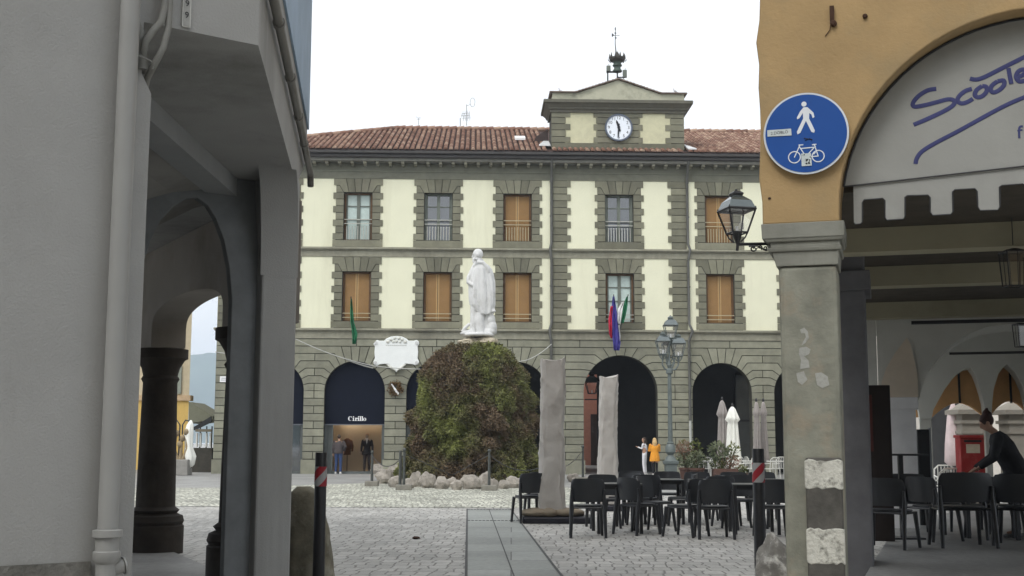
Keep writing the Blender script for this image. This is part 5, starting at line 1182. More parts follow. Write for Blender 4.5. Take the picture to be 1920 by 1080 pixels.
# second pilaster behind, under the arch
P = G(1608, 1062, .13); un, nn_ = FR.loc(P); ub0 = FR.tr(1577, 800, nn_)[0]; ub1 = FR.tr(1636, 1000, nn_)[0]
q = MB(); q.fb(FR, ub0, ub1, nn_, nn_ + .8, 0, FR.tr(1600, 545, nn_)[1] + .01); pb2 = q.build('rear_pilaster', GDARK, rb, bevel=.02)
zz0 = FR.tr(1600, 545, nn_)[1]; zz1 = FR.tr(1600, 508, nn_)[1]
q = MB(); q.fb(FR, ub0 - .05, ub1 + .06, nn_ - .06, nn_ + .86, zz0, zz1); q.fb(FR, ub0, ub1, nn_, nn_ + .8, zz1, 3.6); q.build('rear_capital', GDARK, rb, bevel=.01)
# awning board in the arch, with lettering and crenellated valance
AWN = M('awning_cloth', (.30, .30, .28), .85, .08, 1.2, .35, 3.5, dirt=(.21, .21, .195), dscale=.8, damt=.5)
AO = .22; aw = thing('awning', 'grey fabric awning filling the ochre arch, with blue handwriting and toothed valance', 'awning', FR.w(1.5, AO, 3.5))
bl_ = [uz(1594, 348, AO), uz(1920, 311, AO)]; sl = (bl_[1][1] - bl_[0][1]) / (bl_[1][0] - bl_[0][0])
zb0 = lambda a: bl_[0][1] + sl * (a - bl_[0][0])
ra = ar_ - .015
poly = [(ac - math.sqrt(max(0, ra * ra - (zb0(ac - ra) - az_) ** 2)), zb0(ac - ra))]
t0 = math.degrees(math.asin((poly[0][1] - az_) / ra))
poly += [(ac - ra * math.cos(R_(t)), az_ + ra * math.sin(R_(t))) for t in np.arange(t0 + 4, 168, 5)] + [(ac + 1.45, zb0(ac + 1.45))]
q = MB(); q.vp(FR, poly, AO, AO + .03); q.build('panel', AWN, aw)
q = MB(); pts = [FR.w(a * .997 + ac * .003, AO - .008, z) for a, z in poly[:-1]]; q.tube(pts, .01, 6); q.tube([FR.w(poly[0][0], AO - .008, poly[0][1] - .003), FR.w(poly[-1][0], AO - .008, poly[-1][1] - .003)], .007, 6); q.build('piping', IRON, aw)
VAL = [(1600, 349), (1601, 418), (1604, 421), (1614, 420), (1617, 416), (1617, 380), (1620, 375), (1655, 372), (1659, 376), (1659, 408), (1663, 413), (1694, 411), (1697, 406), (1697, 370), (1701, 367), (1740, 366), (1744, 371), (1744, 398), (1749, 404), (1783, 402), (1787, 397), (1786, 360), (1790, 356), (1828, 354), (1832, 359), (1833, 388), (1838, 395), (1871, 394), (1875, 388), (1874, 351), (1878, 348), (1918, 345), (1922, 350), (1923, 380), (1928, 386), (1962, 384), (1966, 378), (1966, 340), (1970, 337), (2015, 334), (2018, 370), (2055, 367), (2060, 330), (2100, 327), (2100, 292)]
vz = [uz(x, y, AO + .005) for x, y in VAL]; vz = [vz[0]] + vz[1:-1] + [(vz[-1][0], zb0(vz[-1][0]))]; vz[0] = (vz[0][0], zb0(vz[0][0]) - .002)
q = MB(); q.vp(FR, vz, AO + .004, AO + .016); q.build('valance', AWN, aw)
q = MB(); q.tube([FR.w(a, AO + .002, z) for a, z in vz[1:-1]], .006, 5, cap=True); q.build('valance_edging', IRON, aw)
def cr(x, y): return (1400 + x / 2.7, y / 2.7)
INK = M('blue_violet_ink', (.045, .05, .145), .7, .1)
q = MB()
def stroke(pts, w=.014):
    P = [FR.w(*(lambda a: (a[0], AO - .006, a[1]))(uz(*cr(*p), AO))) for p in pts]
    # smooth the strokes
    out = []
    for i in range(len(P) - 1):
        p0, p1, p2, p3 = [np.array(P[max(0, min(len(P) - 1, j))]) for j in (i - 1, i, i + 1, i + 2)]
        for f in np.linspace(0, 1, 5)[:-1]: out.append(.5 * (2 * p1 + (p2 - p0) * f + (2 * p0 - 5 * p1 + 4 * p2 - p3) * f ** 2 + (-p0 + 3 * p1 - 3 * p2 + p3) * f ** 3))
    out.append(np.array(P[-1])); n0 = len(q.v); q.tube(out, [w] * len(out), 8)
    for i_ in range(n0, len(q.v)):
        v_ = np.array(q.v[i_]); dd_ = (v_ - FR.O) @ FR.n - (AO - .002); q.v[i_] = tuple(v_ - FR.n * dd_ * .88)
def strk(*p, w=.018): stroke([p[i:i + 2] for i in range(0, len(p), 2)], w)
strk(960, 450, 915, 458, 868, 488, 842, 522, 850, 540, 900, 533, 960, 518, 1020, 503, 1050, 510, 1045, 533, 1000, 562, 920, 600, 845, 632)
strk(1140, 450, 1105, 462, 1075, 488, 1068, 512, 1090, 524, 1120, 515, 1145, 500)
strk(1192, 436, 1165, 455, 1155, 480, 1170, 493, 1195, 485, 1215, 462, 1212, 440, 1192, 436)
strk(1270, 412, 1243, 432, 1235, 455, 1250, 468, 1280, 455, 1303, 430, 1300, 408, 1270, 412)
strk(1130, 398, 1160, 403, 1200, 392, 1280, 352, 1404, 290, 1480, 255)
strk(1325, 345, 1332, 385, 1340, 425)
strk(1368, 392, 1395, 382, 1410, 365, 1400, 352, 1375, 362, 1364, 390, 1380, 412, 1410, 408, 1430, 398)
strk(855, 830, 862, 800, 890, 765, 960, 722, 1060, 670, 1160, 615, 1260, 560, 1340, 520, 1420, 487, 1500, 455)
strk(1398, 640, 1384, 642, 1379, 660, 1380, 700, w=.009); strk(1370, 662, 1396, 658, w=.007)
q.build('handwriting', INK, aw, smooth=60)
# traffic sign
sgc = uz(1511, 250, -.06); sr = .342
t = thing('road_sign', 'round blue pedestrian and bicycle path sign with small stickers on the ochre wall', 'sign', FR.w(sgc[0], 0, sgc[1]))
q = MB(); disc(q, FR, sgc[0], sgc[1], sr, -.06, -.04, 64); q.fb(FR, sgc[0] - .02, sgc[0] + .02, -.04, 0, sgc[1] - .1, sgc[1] + .1); q.build('disc_edge', M('sign_rim', (.62, .66, .70), .4, .04), t)
q = MB(); disc(q, FR, sgc[0], sgc[1], sr * .955, -.063, -.061, 64); fc = q.build('blue_face', M('sign_blue', (.014, .075, .30), .4, .06, 2, 0), t)
q = MB()
def sp(x, y): return uz(*cr(x, y), -.064)
def seg(x0, y0, x1, y1, w, d=0):
    a, b = np.array(sp(x0, y0)), np.array(sp(x1, y1)); v = (b - a) / np.linalg.norm(b - a); nrm_ = np.array([-v[1], v[0]]) * w / 2; a = a - v * w * .3; b = b + v * w * .3
    q.vp(FR, [tuple(a - nrm_), tuple(b - nrm_), tuple(b + nrm_), tuple(a + nrm_)], -.0655 - d, -.063)
px_ = 1 / 2.7 / 230.
disc(q, FR, *sp(290, 527), 13 * px_, -.0665, -.063, 20)
q.vp(FR, [sp(x, y) for x, y in [(288, 543), (308, 543), (318, 552), (338, 570), (343, 592), (334, 598), (328, 580), (317, 572), (316, 600), (345, 660), (342, 672), (328, 668), (300, 612), (272, 672), (258, 680), (254, 668), (286, 600), (284, 572), (268, 598), (256, 604), (254, 596), (270, 565)]], -.066, -.063)
for cx in (242, 362):
    a, z = sp(cx, 796 if cx < 300 else 790); ringm(q, FR, a, z, 27 * px_, 32 * px_, -.066, -.063, 28)
W1 = 5 * px_
for s_ in ((242, 796, 268, 738), (268, 738, 265, 733), (265, 735, 285, 733), (272, 752, 345, 745), (268, 745, 300, 792), (300, 792, 348, 740), (345, 738, 340, 730), (332, 733, 352, 730), (346, 742, 362, 790), (300, 795, 362, 790), (340, 780, 348, 770)): seg(*s_, W1, d=.0001 * (s_[0] % 7))
q.build('pictogram', M('sign_white', (.72, .75, .78), .4, 0, bump=0), fc)
q = MB()
q.vp(FR, [sp(*p) for p in ((104, 660), (225, 652), (228, 686), (106, 692))], -.0685, -.0665); q.build('sticker', M('sticker_pale', (.55, .6, .6), .5, .1, 20), fc); q = MB(); q.vp(FR, [sp(*p) for p in ((276, 778), (326, 776), (330, 838), (279, 842))], -.0685, -.0672)
st_ = q.build('sticker', bpy.data.materials['sticker_pale'], fc)
q = MB(); text(q, FR, '2.DOBLO', *sp(166, 673), .034, -.0695, ang=.04)
for (x0, y0, x1, y1) in ((290, 700, 332, 706), (296, 712, 312, 704), (318, 700, 330, 710)): a, b = sp(x0, y0), sp(x1, y1); q.tube([FR.w(a[0], -.066, a[1]), FR.w(b[0], -.066, b[1])], .003, 5)
rn = random.Random(2)
for k in range(16): x, y = rn.uniform(284, 322), rn.uniform(786, 832); a = sp(x, y); b = sp(x + rn.uniform(-7, 7), y + rn.uniform(-9, 9)); q.tube([FR.w(a[0], -.0695, a[1]), FR.w(b[0], -.0695, b[1])], .0035, 4)
q.build('sticker_print', bpy.data.materials['clock_black'], fc)
# old fixing on the wall
q = MB(); a, z = uz(1560, 28); q.fb(FR, a - .018, a + .018, -.03, 0, z - .075, z + .07); q.tube([FR.w(a - .01, -.03, z - .07), FR.w(a - .02, -.01, z - .13), FR.w(a - .06, -.006, z - .18)], .004, 5); q.ell(FR.w(a + .01, -.02, z - .08), (.03, .02, .03), 8, 6)
a, z = uz(1622, 31); q.ell(FR.w(a, -.01, z), (.022, .02, .022), 8, 6); a, z = uz(1443, 372); q.ell(FR.w(a, -.004, z), (.014, .01, .01), 8, 6); q.build('rusty_fixing', M('rust', (.06, .03, .018), .9, .3), rb)
# portico floor, beams, vaults
q = MB(); q.hp([tuple(FR.w(*p, 0)[:2]) for p in ((.58, .12), (9, .12), (9, 19), (3.0, 19), (1.0, 10.2), (.7, 3.2))], 0, .13)
structure(q.build('portico_pavement', FLT))
q = MB(); zbm = 3.3; BEAM = M('beam_plaster_warm', (.36, .335, .235), .9, .1, 1, .1, dirt=(.2, .18, .13), dscale=.8)
for k, y in enumerate((470, 535, 595)):
    q = MB(); P = G(1750, y, zbm); n_d = FR.loc(P)[1] - .1; q.fb(FR, .4, 9.5, n_d, n_d + .3, zbm, 3.6); q.build('ceiling_beam', BEAM, rb)
def fr(x, y, n_): return FR.tr(x, y, n_)
VG = M('vault_plaster', (.52, .52, .48), .9, .1, 1, .1, dirt=(.36, .36, .32), dscale=.7)
N1 = 9.7
c_l, c_r = fr(1672, 900, N1)[0], fr(1722, 900, N1)[0]; zc_ = fr(1700, 745, N1)[1]
q = MB(); cv = [(1724, 745), (1733, 715), (1745, 690), (1765, 665), (1790, 643), (1820, 624), (1850, 613), (1900, 606), (1960, 606), (2010, 616), (2060, 640), (2100, 690), (2110, 745)]
pl_ = [fr(x, y, N1) for x, y in cv]
q.vp(FR, [(c_l - .15, zc_)] + [pl_[0]] + pl_[1:] + [(9.5, pl_[-1][1]), (9.5, 3.6), (c_l - .15, 3.6)], N1, N1 + 1.5); q.fb(FR, fr(1600, 745, N1)[0], c_l - .16, N1 + .02, N1 + .5, fr(1640, 722, N1)[1], 3.6); q.build('arch_wall', VG, rb)
CREAM = M('cream_lunette', (.6, .52, .42), .9, .06)
q = MB(); lu = [(1652, 745), (1653, 715), (1662, 690), (1678, 662), (1700, 633), (1706, 642), (1712, 665), (1720, 700), (1722, 745)]
q.vp(FR, [fr(x, y, N1 - .03) for x, y in lu], N1 - .03, N1 + .0); q.build('lunette', CREAM, rb)
q = MB(); q.fb(FR, c_l, c_r, N1 + .0, N1 + .5, .1, zc_ + .05); q.fb(FR, c_l - .04, c_r + .04, N1 - .04, N1 + .54, zc_ - .18, zc_); q.build('column', M('pale_grey_pillar', (.75, .75, .76), .85, .06), rb, bevel=.01)
q = MB(); a = fr(1722, 605, N1 - .8); q.tube([FR.w(a[0] - .1, N1 - .8, a[1]), FR.w(9, N1 - .8, a[1] + .0)], .03, 6); a = fr(1780, 663, 12.4); q.tube([FR.w(a[0], 12.4, a[1]), FR.w(10, 12.4, a[1])], .025, 6); q.build('tie_rod', IRON, rb)
# rear vault wall with two pointed bays, then ochre lunettes with arched openings
N2 = 13.2
def bay(x0, x1, yspr, yap, n_, k=1.0, m_=9):
    xm = (x0 + x1) / 2; L_ = [(xm - (xm - x0) * math.cos(math.pi / 2 * i / m_) ** k, yspr - (yspr - yap) * math.sin(math.pi / 2 * i / m_)) for i in range(m_ + 1)]
    R__ = [(2 * xm - x, y) for x, y in L_[::-1][1:]]; return [fr(x, y, n_) for x, y in L_ + R__]
q = MB(); b1 = [fr(x, y, N2) for x, y in [(1747, 785), (1750, 768), (1771, 730), (1786, 710), (1797, 699), (1810, 691), (1819, 689), (1827, 700), (1833, 715), (1840, 737), (1845, 756), (1848, 785)]]; b2 = [fr(x, y, N2) for x, y in [(1859, 785), (1860, 760), (1863, 730), (1872, 701), (1880, 690), (1888, 683), (1900, 694), (1910, 708), (1920, 730), (1927, 758), (1929, 785)]]; b3 = bay(1940, 2010, 785, 680, N2, .8)
zl = fr(1745, 785, N2)[1]
q.vp(FR, [(fr(1725, 785, N2)[0], zl)] + b1 + b2 + b3 + [(fr(2060, 785, N2)[0], zl), (12, 3.6), (fr(1700, 785, N2)[0], 3.6)], N2, N2 + .8)
for x0, x1 in ((1848, 1859), (1929, 1940), (1725, 1747)): q.fb(FR, fr(x0, 800, N2)[0], fr(x1, 800, N2)[0], N2 + .05, N2 + .5, .1, zl)
q.build('rear_arcade', VG, rb)
N3 = 14.2
OC2 = M('ochre_lunette', (.70, .42, .20), .85, .08)
q = MB()
def bay3(x0, x1, ys, ya): return [(x0 + (x1 - x0) * i / 10, ys - (ys - ya) * math.sin(math.pi * i / 10)) for i in range(11)]
pts = [fr(*p, N3) for p in bay3(1748, 1846, 782, 755)] + [fr(*p, N3) for p in bay3(1856, 1932, 780, 752)] + [fr(*p, N3) for p in bay3(1940, 2020, 780, 752)]
q.vp(FR, pts + [(pts[-1][0], 3.6), (pts[0][0] - .3, 3.6), (pts[0][0] - .3, pts[0][1])], N3, N3 + .3)
for x0, x1 in ((1846, 1856), (1932, 1940)): q.fb(FR, fr(x0, 800, N3)[0], fr(x1, 800, N3)[0], N3 + .02, N3 + .28, .1, pts[0][1])
q.build('lunette_wall', OC2, rb)
for x in (1797, 1893, 1974): q = MB(); a = fr(x, 690, N3); b = fr(x, 756, N3); q.fb(FR, a[0] - .02, a[0] + .02, N3 - .02, N3, b[1], a[1]); q.build('seam', IRON, rb)
q = MB(); q.fb(FR, c_l - .5, 12, N1, 15.5, 3.55, 4.2); q.build('ceiling', VG, rb)
# dark doors and boards on the left of the portico
q = MB(); Pd = G(1660, 1015, .13); nd = FR.loc(Pd)[1]; a, b = fr(1622, 800, nd)[0], fr(1671, 800, nd)[0]; q.fb(FR, a, b, nd, nd + .12, .13, fr(1655, 722, nd)[1]); dl_ = q.build('door_leaf', M('dark_brown_wood', (.018, .012, .010), .6, .2), rb, bevel=.01)
q = MB(); q.fb(FR, a + .05, a + .10, nd - .02, nd, 1.3, fr(1655, 740, nd)[1]); q.build('red_panel', M('dark_red_wood', (.07, .018, .014), .6), dl_)
t = thing('menu_board', 'tall narrow dark menu board standing beside the grey pillar in the right portico', 'board', G(1738, 985, .13)); P = G(1738, 985, .13); k = P[1] / FPX
q = MB(); q.box(P[0] - 11 * k, P[0] + 11 * k, P[1], P[1] + .06, .13, CH + (833 - 806) * k); q.build('panel', M('board_black', (.02, .02, .022), .5, .2), t, bevel=.01)
q = MB(); q.box(P[0] + 11 * k, P[0] + 14 * k, P[1], P[1] + .07, .13, CH + (833 - 803) * k); q.build('edge_frame', AER, t)
for i, (x, y, w, h, Y, lab) in enumerate(((1903, 537, 40, 66, 11.5, 'square black lantern under the portico beams, cut by the right edge of the photo'), (1918, 650, 26, 42, 18.5, 'small black framed lantern hanging further back under the vault'))):
    k = Y / FPX; P = AT(x, y, Y); t = thing('ceiling_lantern', lab, 'lantern', P); q = MB(); W2 = w * k / 2; H2 = h * k
    def bx(r, z): return [tuple(P + [sx * r, sy * r, z]) for sx, sy in ((-1, -1), (1, -1), (1, 1), (-1, 1))]
    A_, B_ = bx(W2 * .82, 0), bx(W2, H2)
    for j in range(4):
        q.tube([A_[j], B_[j]], W2 * .07, 5); q.tube([A_[j], A_[(j + 1) % 4]], W2 * .07, 5); q.tube([B_[j], B_[(j + 1) % 4]], W2 * .09, 5)
        m0 = (np.array(A_[j]) + A_[(j + 1) % 4]) / 2; m1 = (np.array(B_[j]) + B_[(j + 1) % 4]) / 2; q.tube([m0, m1], W2 * .04, 4)
    q.loft([bx(W2, H2), bx(W2 * .25, H2 * 1.1)]); q.tube([P + [0, 0, H2 * 1.2], (P[0], P[1], 3.58)], W2 * .05, 5); cg = q.build('cage', IRON, t)
    q = MB(); [q.poly([A_[j], A_[(j + 1) % 4], B_[(j + 1) % 4], B_[j]]) for j in range(4)]; q.build('pane', LGLASS, cg)
# boulder with flaking paint
P = G(1456, 1100); t = thing('painted_boulder', 'low boulder splashed with flaking white paint at the foot of the pillar', 'stone', P)
q = MB(); rock_mesh(q, (P[0], P[1], .14), .19, .2, .31, 44, 28, 18); q.build('boulder', M('boulder_flaked', (.22, .21, .19), .9, .3, 5, .7, 14, dirt=(.68, .67, .62), dscale=7, damt=1), t, smooth=60)

# ------------------------------------------------------------ unseen house added behind the camera to dim the near walls
t = thing('street_house', 'unseen grey ochre house added behind the viewpoint to dim the near walls', 'building', (0, -7, 0))
q = MB(); q.box(-16, 16, -12, -6.5, 0, 13); q.build('wall', M('added_house_wall', (.30, .27, .21), .9, .1), t)
for i in range(6):
    for j in range(3): q = MB(); x = -13 + i * 5; q.box(x, x + 1.1, -6.5, -6.45, 1.2 + j * 3.8, 3.0 + j * 3.8); q.build('window', GLASS, t)

# ------------------------------------------------------------ terrace furniture
CHM = M('black_moulded_plastic', (.022, .024, .028), .38, .15, 5, .06, spec=.55); CHM2 = M('black_steel_leg', (.02, .021, .024), .35, .1, spec=.5)
def make_chair(label, w=.5, name='chair'):
    t = thing(name, label, 'chair', (0, 0, 0)); hw = w / 2
    q = MB()  # seat facing +y
    ring = lambda z, s: [(hw * .9 * s * math.copysign(abs(math.cos(a)) ** .6, math.cos(a)), .02 + .21 * s * math.copysign(abs(math.sin(a)) ** .6, math.sin(a)), z) for a in [2 * math.pi * j / 24 for j in range(24)]]
    q.loft([ring(.43, .93), ring(.45, 1), ring(.468, .98)] + [ring(.47, .9)]); q.build('seat', CHM, t, smooth=50)
    q = MB(); rows = []
    n = 14
    for side_ in (0, 1):
        for i in range(7):
            z = .515 + .34 * i / 6; r_ = []
            for j in range(n + 1):
                f = -1 + 2 * j / n; wd = hw * (1.0 if 0 < i < 5 else (.97 if i == 0 else (.97 if i == 5 else .88)))
                r_.append((f * wd, -.235 - (z - .5) * .12 + .075 * f * f + side_ * .016, z - (.012 * f ** 4 if i == 6 else 0)))
            rows.append(r_)
    for s_ in (0, 1):
        vs = [p for r_ in rows[s_ * 7:s_ * 7 + 7] for p in r_]; m_ = n + 1
        q.faces(vs, [(i * m_ + j, i * m_ + j + 1, (i + 1) * m_ + j + 1, (i + 1) * m_ + j) for i in range(6) for j in range(n)])
    F0, F1 = rows[:7], rows[7:]
    for j in range(n): q.poly([F0[6][j], F0[6][j + 1], F1[6][j + 1], F1[6][j]]); q.poly([F0[0][j], F0[0][j + 1], F1[0][j + 1], F1[0][j]])
    for i in range(6): q.poly([F0[i][0], F0[i + 1][0], F1[i + 1][0], F1[i][0]]); q.poly([F0[i][n], F0[i + 1][n], F1[i + 1][n], F1[i][n]])
    q.build('backrest', CHM, t, smooth=60)
    for sx in (-1, 1):
        q = MB(); q.tube([(sx * (hw + .005), -.27, 0), (sx * (hw - .01), -.215, .44), (sx * (hw - .012), -.19, .56), (sx * (hw - .012), -.21, .70)], [.022, .033, .028, .016], 8); q.build('leg', CHM2, t, smooth=60)
        q = MB(); q.tube([(sx * (hw - .01), .24, 0), (sx * (hw - .04), .19, .44)], [.021, .031], 8); q.build('leg', CHM2, t, smooth=60)
    q = MB()
    for sx in (-1, 1): q.tube([(sx * (hw - .02), -.2, .43), (sx * (hw - .04), .19, .43)], .014, 6)
    q.tube([(-hw + .03, -.2, .43), (hw - .03, -.2, .43)], .013, 6); q.build('seat_frame', CHM2, t)
    return t
def make_table(label, w=.7, h=.74):
    t = thing('table', label, 'table'); q = MB(); q.box(-w / 2, w / 2, -w / 2, w / 2, h - .022, h); q.build('tabletop', M('table_top', (.05, .054, .058), .3, .1, 4, .04, spec=.5) if 'table_top' not in bpy.data.materials else bpy.data.materials['table_top'], t, bevel=.006)
    q = MB(); e = w / 2 - .03; q.box(-e, e, -e, -e + .02, h - .08, h - .022); q.box(-e, e, e - .02, e, h - .08, h - .022); q.box(-e, -e + .02, -e + .02, e - .02, h - .08, h - .022); q.box(e - .02, e, -e + .02, e - .02, h - .08, h - .022); q.build('apron', CHM2, t)
    for sx in (-1, 1):
        for sy in (-1, 1): q = MB(); q.box(sx * (w / 2 - .03) - .024, sx * (w / 2 - .03) + .024, sy * (w / 2 - .03) - .024, sy * (w / 2 - .03) + .024, 0, h - .022); q.build('leg', CHM2, t, bevel=.004)
    return t
def X_at(px, Y): return (px - 960) / FPX * Y * 1.0 
ch0 = make_chair('x'); tb0 = make_table('x')
first = [True, True]
def put(proto, i, loc, rz, label, group, sc=1):
    if first[i]:
        first[i] = False; proto.location = tuple(map(float, loc)); proto.rotation_euler = (0, 0, rz); proto['label'] = label; proto['group'] = group; proto.scale = (sc,) * 3; return proto
    r = dup(proto, loc, rz, label, sc); r['group'] = group; return r
GT, GC = 'black square tables on the cobbled terrace', 'black chairs of the cobbled terrace'
tables = [(1155, 19.7, .06, 'nearest black square table, behind the left front chair and right of the wrapped column'), (1238, 22.0, .0, 'black square table in the middle of the terrace, further back than its neighbours'), (1408, 19.6, -.05, 'nearest black square table at the right, behind the red and white banded bollard'),
          (1330, 21.8, .03, 'black square table in the back row behind the right front chair'), (1462, 22.0, 0, 'black square table at the right end of the back row, near the stone pillar')]
for px, Y, r_, lab in tables: put(tb0, 1, (X_at(px, Y), Y, 0), r_, lab, GT, 1.04)
chairs = [(1100, 18.75, 0, 'left front black chair with its back to the camera, right of the wrapped column'),
          (1333, 18.55, .02, 'right front black chair with its back to the camera, left of the bollard'),
          (1193, 19.3, -.9, 'black chair turned sideways between the two front chairs, at the nearest table'),
          (1280, 18.9, .95, 'black chair turned to the right, just left of the right front chair'),
          (1131, 20.75, 3.2, 'black chair facing the camera across the nearest left table'),
          (1205, 21.2, .1, 'black chair with its back to the camera just behind the sideways chair'),
          (1168, 21.6, 2.2, 'black chair half turned, behind the nearest left table'),
          (1250, 23.2, 3.1, 'black chair facing the camera at the far side of the middle table'),
          (1275, 21.5, 1.5, 'black chair in profile at the right side of the middle table'),
          (1310, 22.9, 3.3, 'black chair facing the camera at the far left of the back row table'),
          (1368, 21.0, -1.4, 'black chair in profile between the two tables behind the bollard'),
          (1372, 22.9, 3.0, 'black chair facing the camera at the far right of the back row table'),
          (1440, 18.75, -.1, 'black chair with its back to the camera just right of the bollard'),
          (1395, 20.8, 3.2, 'black chair facing the camera behind the bollard table'),
          (1462, 20.7, 1.3, 'black chair in profile against the stone pillar of the ochre building'),
          (993, 22.0, .35, 'outermost black chair left of the wrapped column, with one slim leg splayed'),
          (1225, 19.9, -2.2, 'black chair between the two front tables, turned away to the left'),
          (1340, 20.4, .15, 'black chair with its back to the camera directly behind the right front chair'),
          (1180, 23.4, 2.9, 'black chair facing the camera at the far left corner of the middle table'),
          (1425, 23.0, 3.0, 'black chair facing the camera in the back row behind the bollard'),
          (1012, 22.9, .2, 'black chair half hidden behind the tall wrapped column')]
for px, Y, r_, lab in chairs: put(ch0, 0, (X_at(px, Y), Y, 0), r_, lab, GC, 1.02)
# wrapped columns (parasols in dust covers)
COVER = M('taupe_cover_cloth', (.405, .385, .36), .85, .07, 2, .35, 12, dirt=(.25, .22, .2), dscale=1.2, damt=.6)
def wrapped(P, k, w, ztop, z0, lab, seed, base):
    t = thing('wrapped_parasol', lab, 'parasol', P, group='tall parasols wrapped in taupe covers'); q = MB(); rings = []; n = 56; nz = 70
    for i in range(nz + 1):
        f = i / nz; z = z0 + (ztop - z0) * f; r_ = []
        for j in range(n):
            a = 2 * math.pi * j / n; c, s = math.cos(a), math.sin(a); e = .45
            x = math.copysign(abs(c) ** e, c); y = math.copysign(abs(s) ** e, s)
            wr = .02 * mnoise.noise(Vector((x * 1.2 + seed, y * 1.2 + z * .5, z * 1.3 - x * .8))) + .03 * (1 - abs(mnoise.noise(Vector((x * 1.6 + z * 1.1 + seed, y * 1.6, z * 1.1 - x * 1.8)))) * 4) * .3 + .012 * mnoise.noise(Vector((x * 5, y * 5, z * 6 + seed))) + .02 * max(0, 1 - abs(math.sin(3.2 * z + 2.2 * x + 1.4 * y + seed + 1.5 * mnoise.noise(Vector((x, y, z + seed))))) * 5)
            wr += .02 * math.sin(5 * z + 3 * a + seed) * max(0, .35 - f)
            rr_ = w / 2 * (1 - .07 * f + (.06 * (1 - f) ** 4)) + wr
            lean = .025 * f * (1 if seed < 5 else 2.2)
            zz = z + (.05 * abs(c) ** 2 * (1 if c * (1 if seed < 5 else 1) > 0 else .3) if i == nz else 0) - (.03 * (1 - abs(c)) if i == nz else 0)
            r_.append((P[0] + x * rr_ * .5 / .5 + lean, P[1] + y * rr_, zz))
        rings.append(r_)
    q.loft(rings); q.build('cover', COVER, t, smooth=80)
    if base:
        q = MB(); q.box(P[0] - .52, P[0] + .72, P[1] - .35, P[1] + .45, 0, .12); q.build('base_tray', M('tray_black', (.018, .018, .025), .4, .2), t, bevel=.03)
        q = MB()
        for x, y, rx, ry in ((-.25, -.15, .3, .2), (.28, -.12, .3, .19), (.0, .2, .35, .2), (-.05, -.22, .16, .12)): q.ell((P[0] + x, P[1] + y, .18), (rx, ry, .085), 20, 10, fn=lambda d: 1 + .2 * mnoise.noise(Vector(d) * 2.5 + Vector((x * 9, y, 0))) + .07 * mnoise.noise(Vector(d) * 9))
        q.build('weight_bag', M('sand_bag_cloth', (.21, .175, .13), .9, .15, 5, .4, 12, dirt=(.14, .12, .09)), t, smooth=60)
    else:
        q = MB(); q.box(P[0] - .4, P[0] + .4, P[1] - .35, P[1] + .35, 0, .12); q.build('base_tray', bpy.data.materials['tray_black'], t, bevel=.03)
P = G(1034, 980); k = P[1] / FPX
wrapped(P, k, 46 * k, CH + (832 - 677) * k, .17, 'nearer tall parasol wrapped in a taupe cover, standing on a black tray with sand bags', 1.0, True)
Y2 = 26.; P = np.array([X_at(1137, Y2), Y2, 0]); k = Y2 / FPX
wrapped(P, k, 35 * k, CH + (832 - 709) * k, .14, 'further tall parasol wrapped in a paler taupe cover, in front of the big arch', 8.0, False)

# ------------------------------------------------------------ parasols, planters and white chairs by the arcade
TAUPE = M('taupe_parasol', (.29, .265, .25), .85, .1, 6, .1); PWHITE = M('white_parasol', (.80, .80, .74), .85, .03, 6, .1)
def parasol(px, ytop, ybot, Y, w, mat, lab, dark=False, grp='closed parasols before the arcade'):
    k = Y / FPX; P = np.array([X_at(px, Y), Y, 0.]); zt = CH + (832 - ytop) * k; zb = CH + (832 - ybot) * k; t = thing('closed_parasol', lab, 'parasol', P, group=grp)
    q = MB(); q.tube([P, (P[0], P[1], zt)], .03, 8); q.ell((P[0], P[1], zt), (.05, .05, .09), 8, 6); q.build('pole', IRON, t)
    q = MB(); rings = []; n = 48; H = zt - zb
    for i in range(26):
        f = i / 25; z = zt - .04 - (H - .04) * f
        prof = w * k * (np.interp(f, [0, .02, .14, .2, .24, .8, .92, 1], [.08, .22, .43, .52, .34, .52, .6, .35]))
        rings.append([(P[0] + prof * math.cos(a) * (1 + .22 * min(1, f * 4) * math.sin(8 * a + 2 * f)), P[1] + prof * math.sin(a) * (1 + .22 * min(1, f * 4) * math.sin(8 * a + 2 * f)), z + (.08 * math.sin(3 * a + 1) if i == 25 else 0)) for a in [2 * math.pi * j / n for j in range(n)]])
    q.loft(rings); q.build('canopy', mat, t, smooth=70)
    q = MB(); q.lathe(P, [(.3, 0), (.3, .06), (.06, .09), (.05, .3), (.04, .3)], 12); q.build('foot', IRON, t)
parasol(1353, 750, 885, 49.5, 19, TAUPE, 'closed taupe parasol just left of and behind the white one')
parasol(1372, 762, 886, 47.5, 24, PWHITE, 'closed bright white parasol standing among the planters')
parasol(1417, 752, 870, 49.2, 13, TAUPE, 'closed taupe parasol behind the left side of the right bollard')
parasol(1430, 752, 870, 49.6, 13, TAUPE, 'closed taupe parasol behind the right side of the right bollard')
WCH = M('white_chair_paint', (.62, .62, .58), .5, .08)
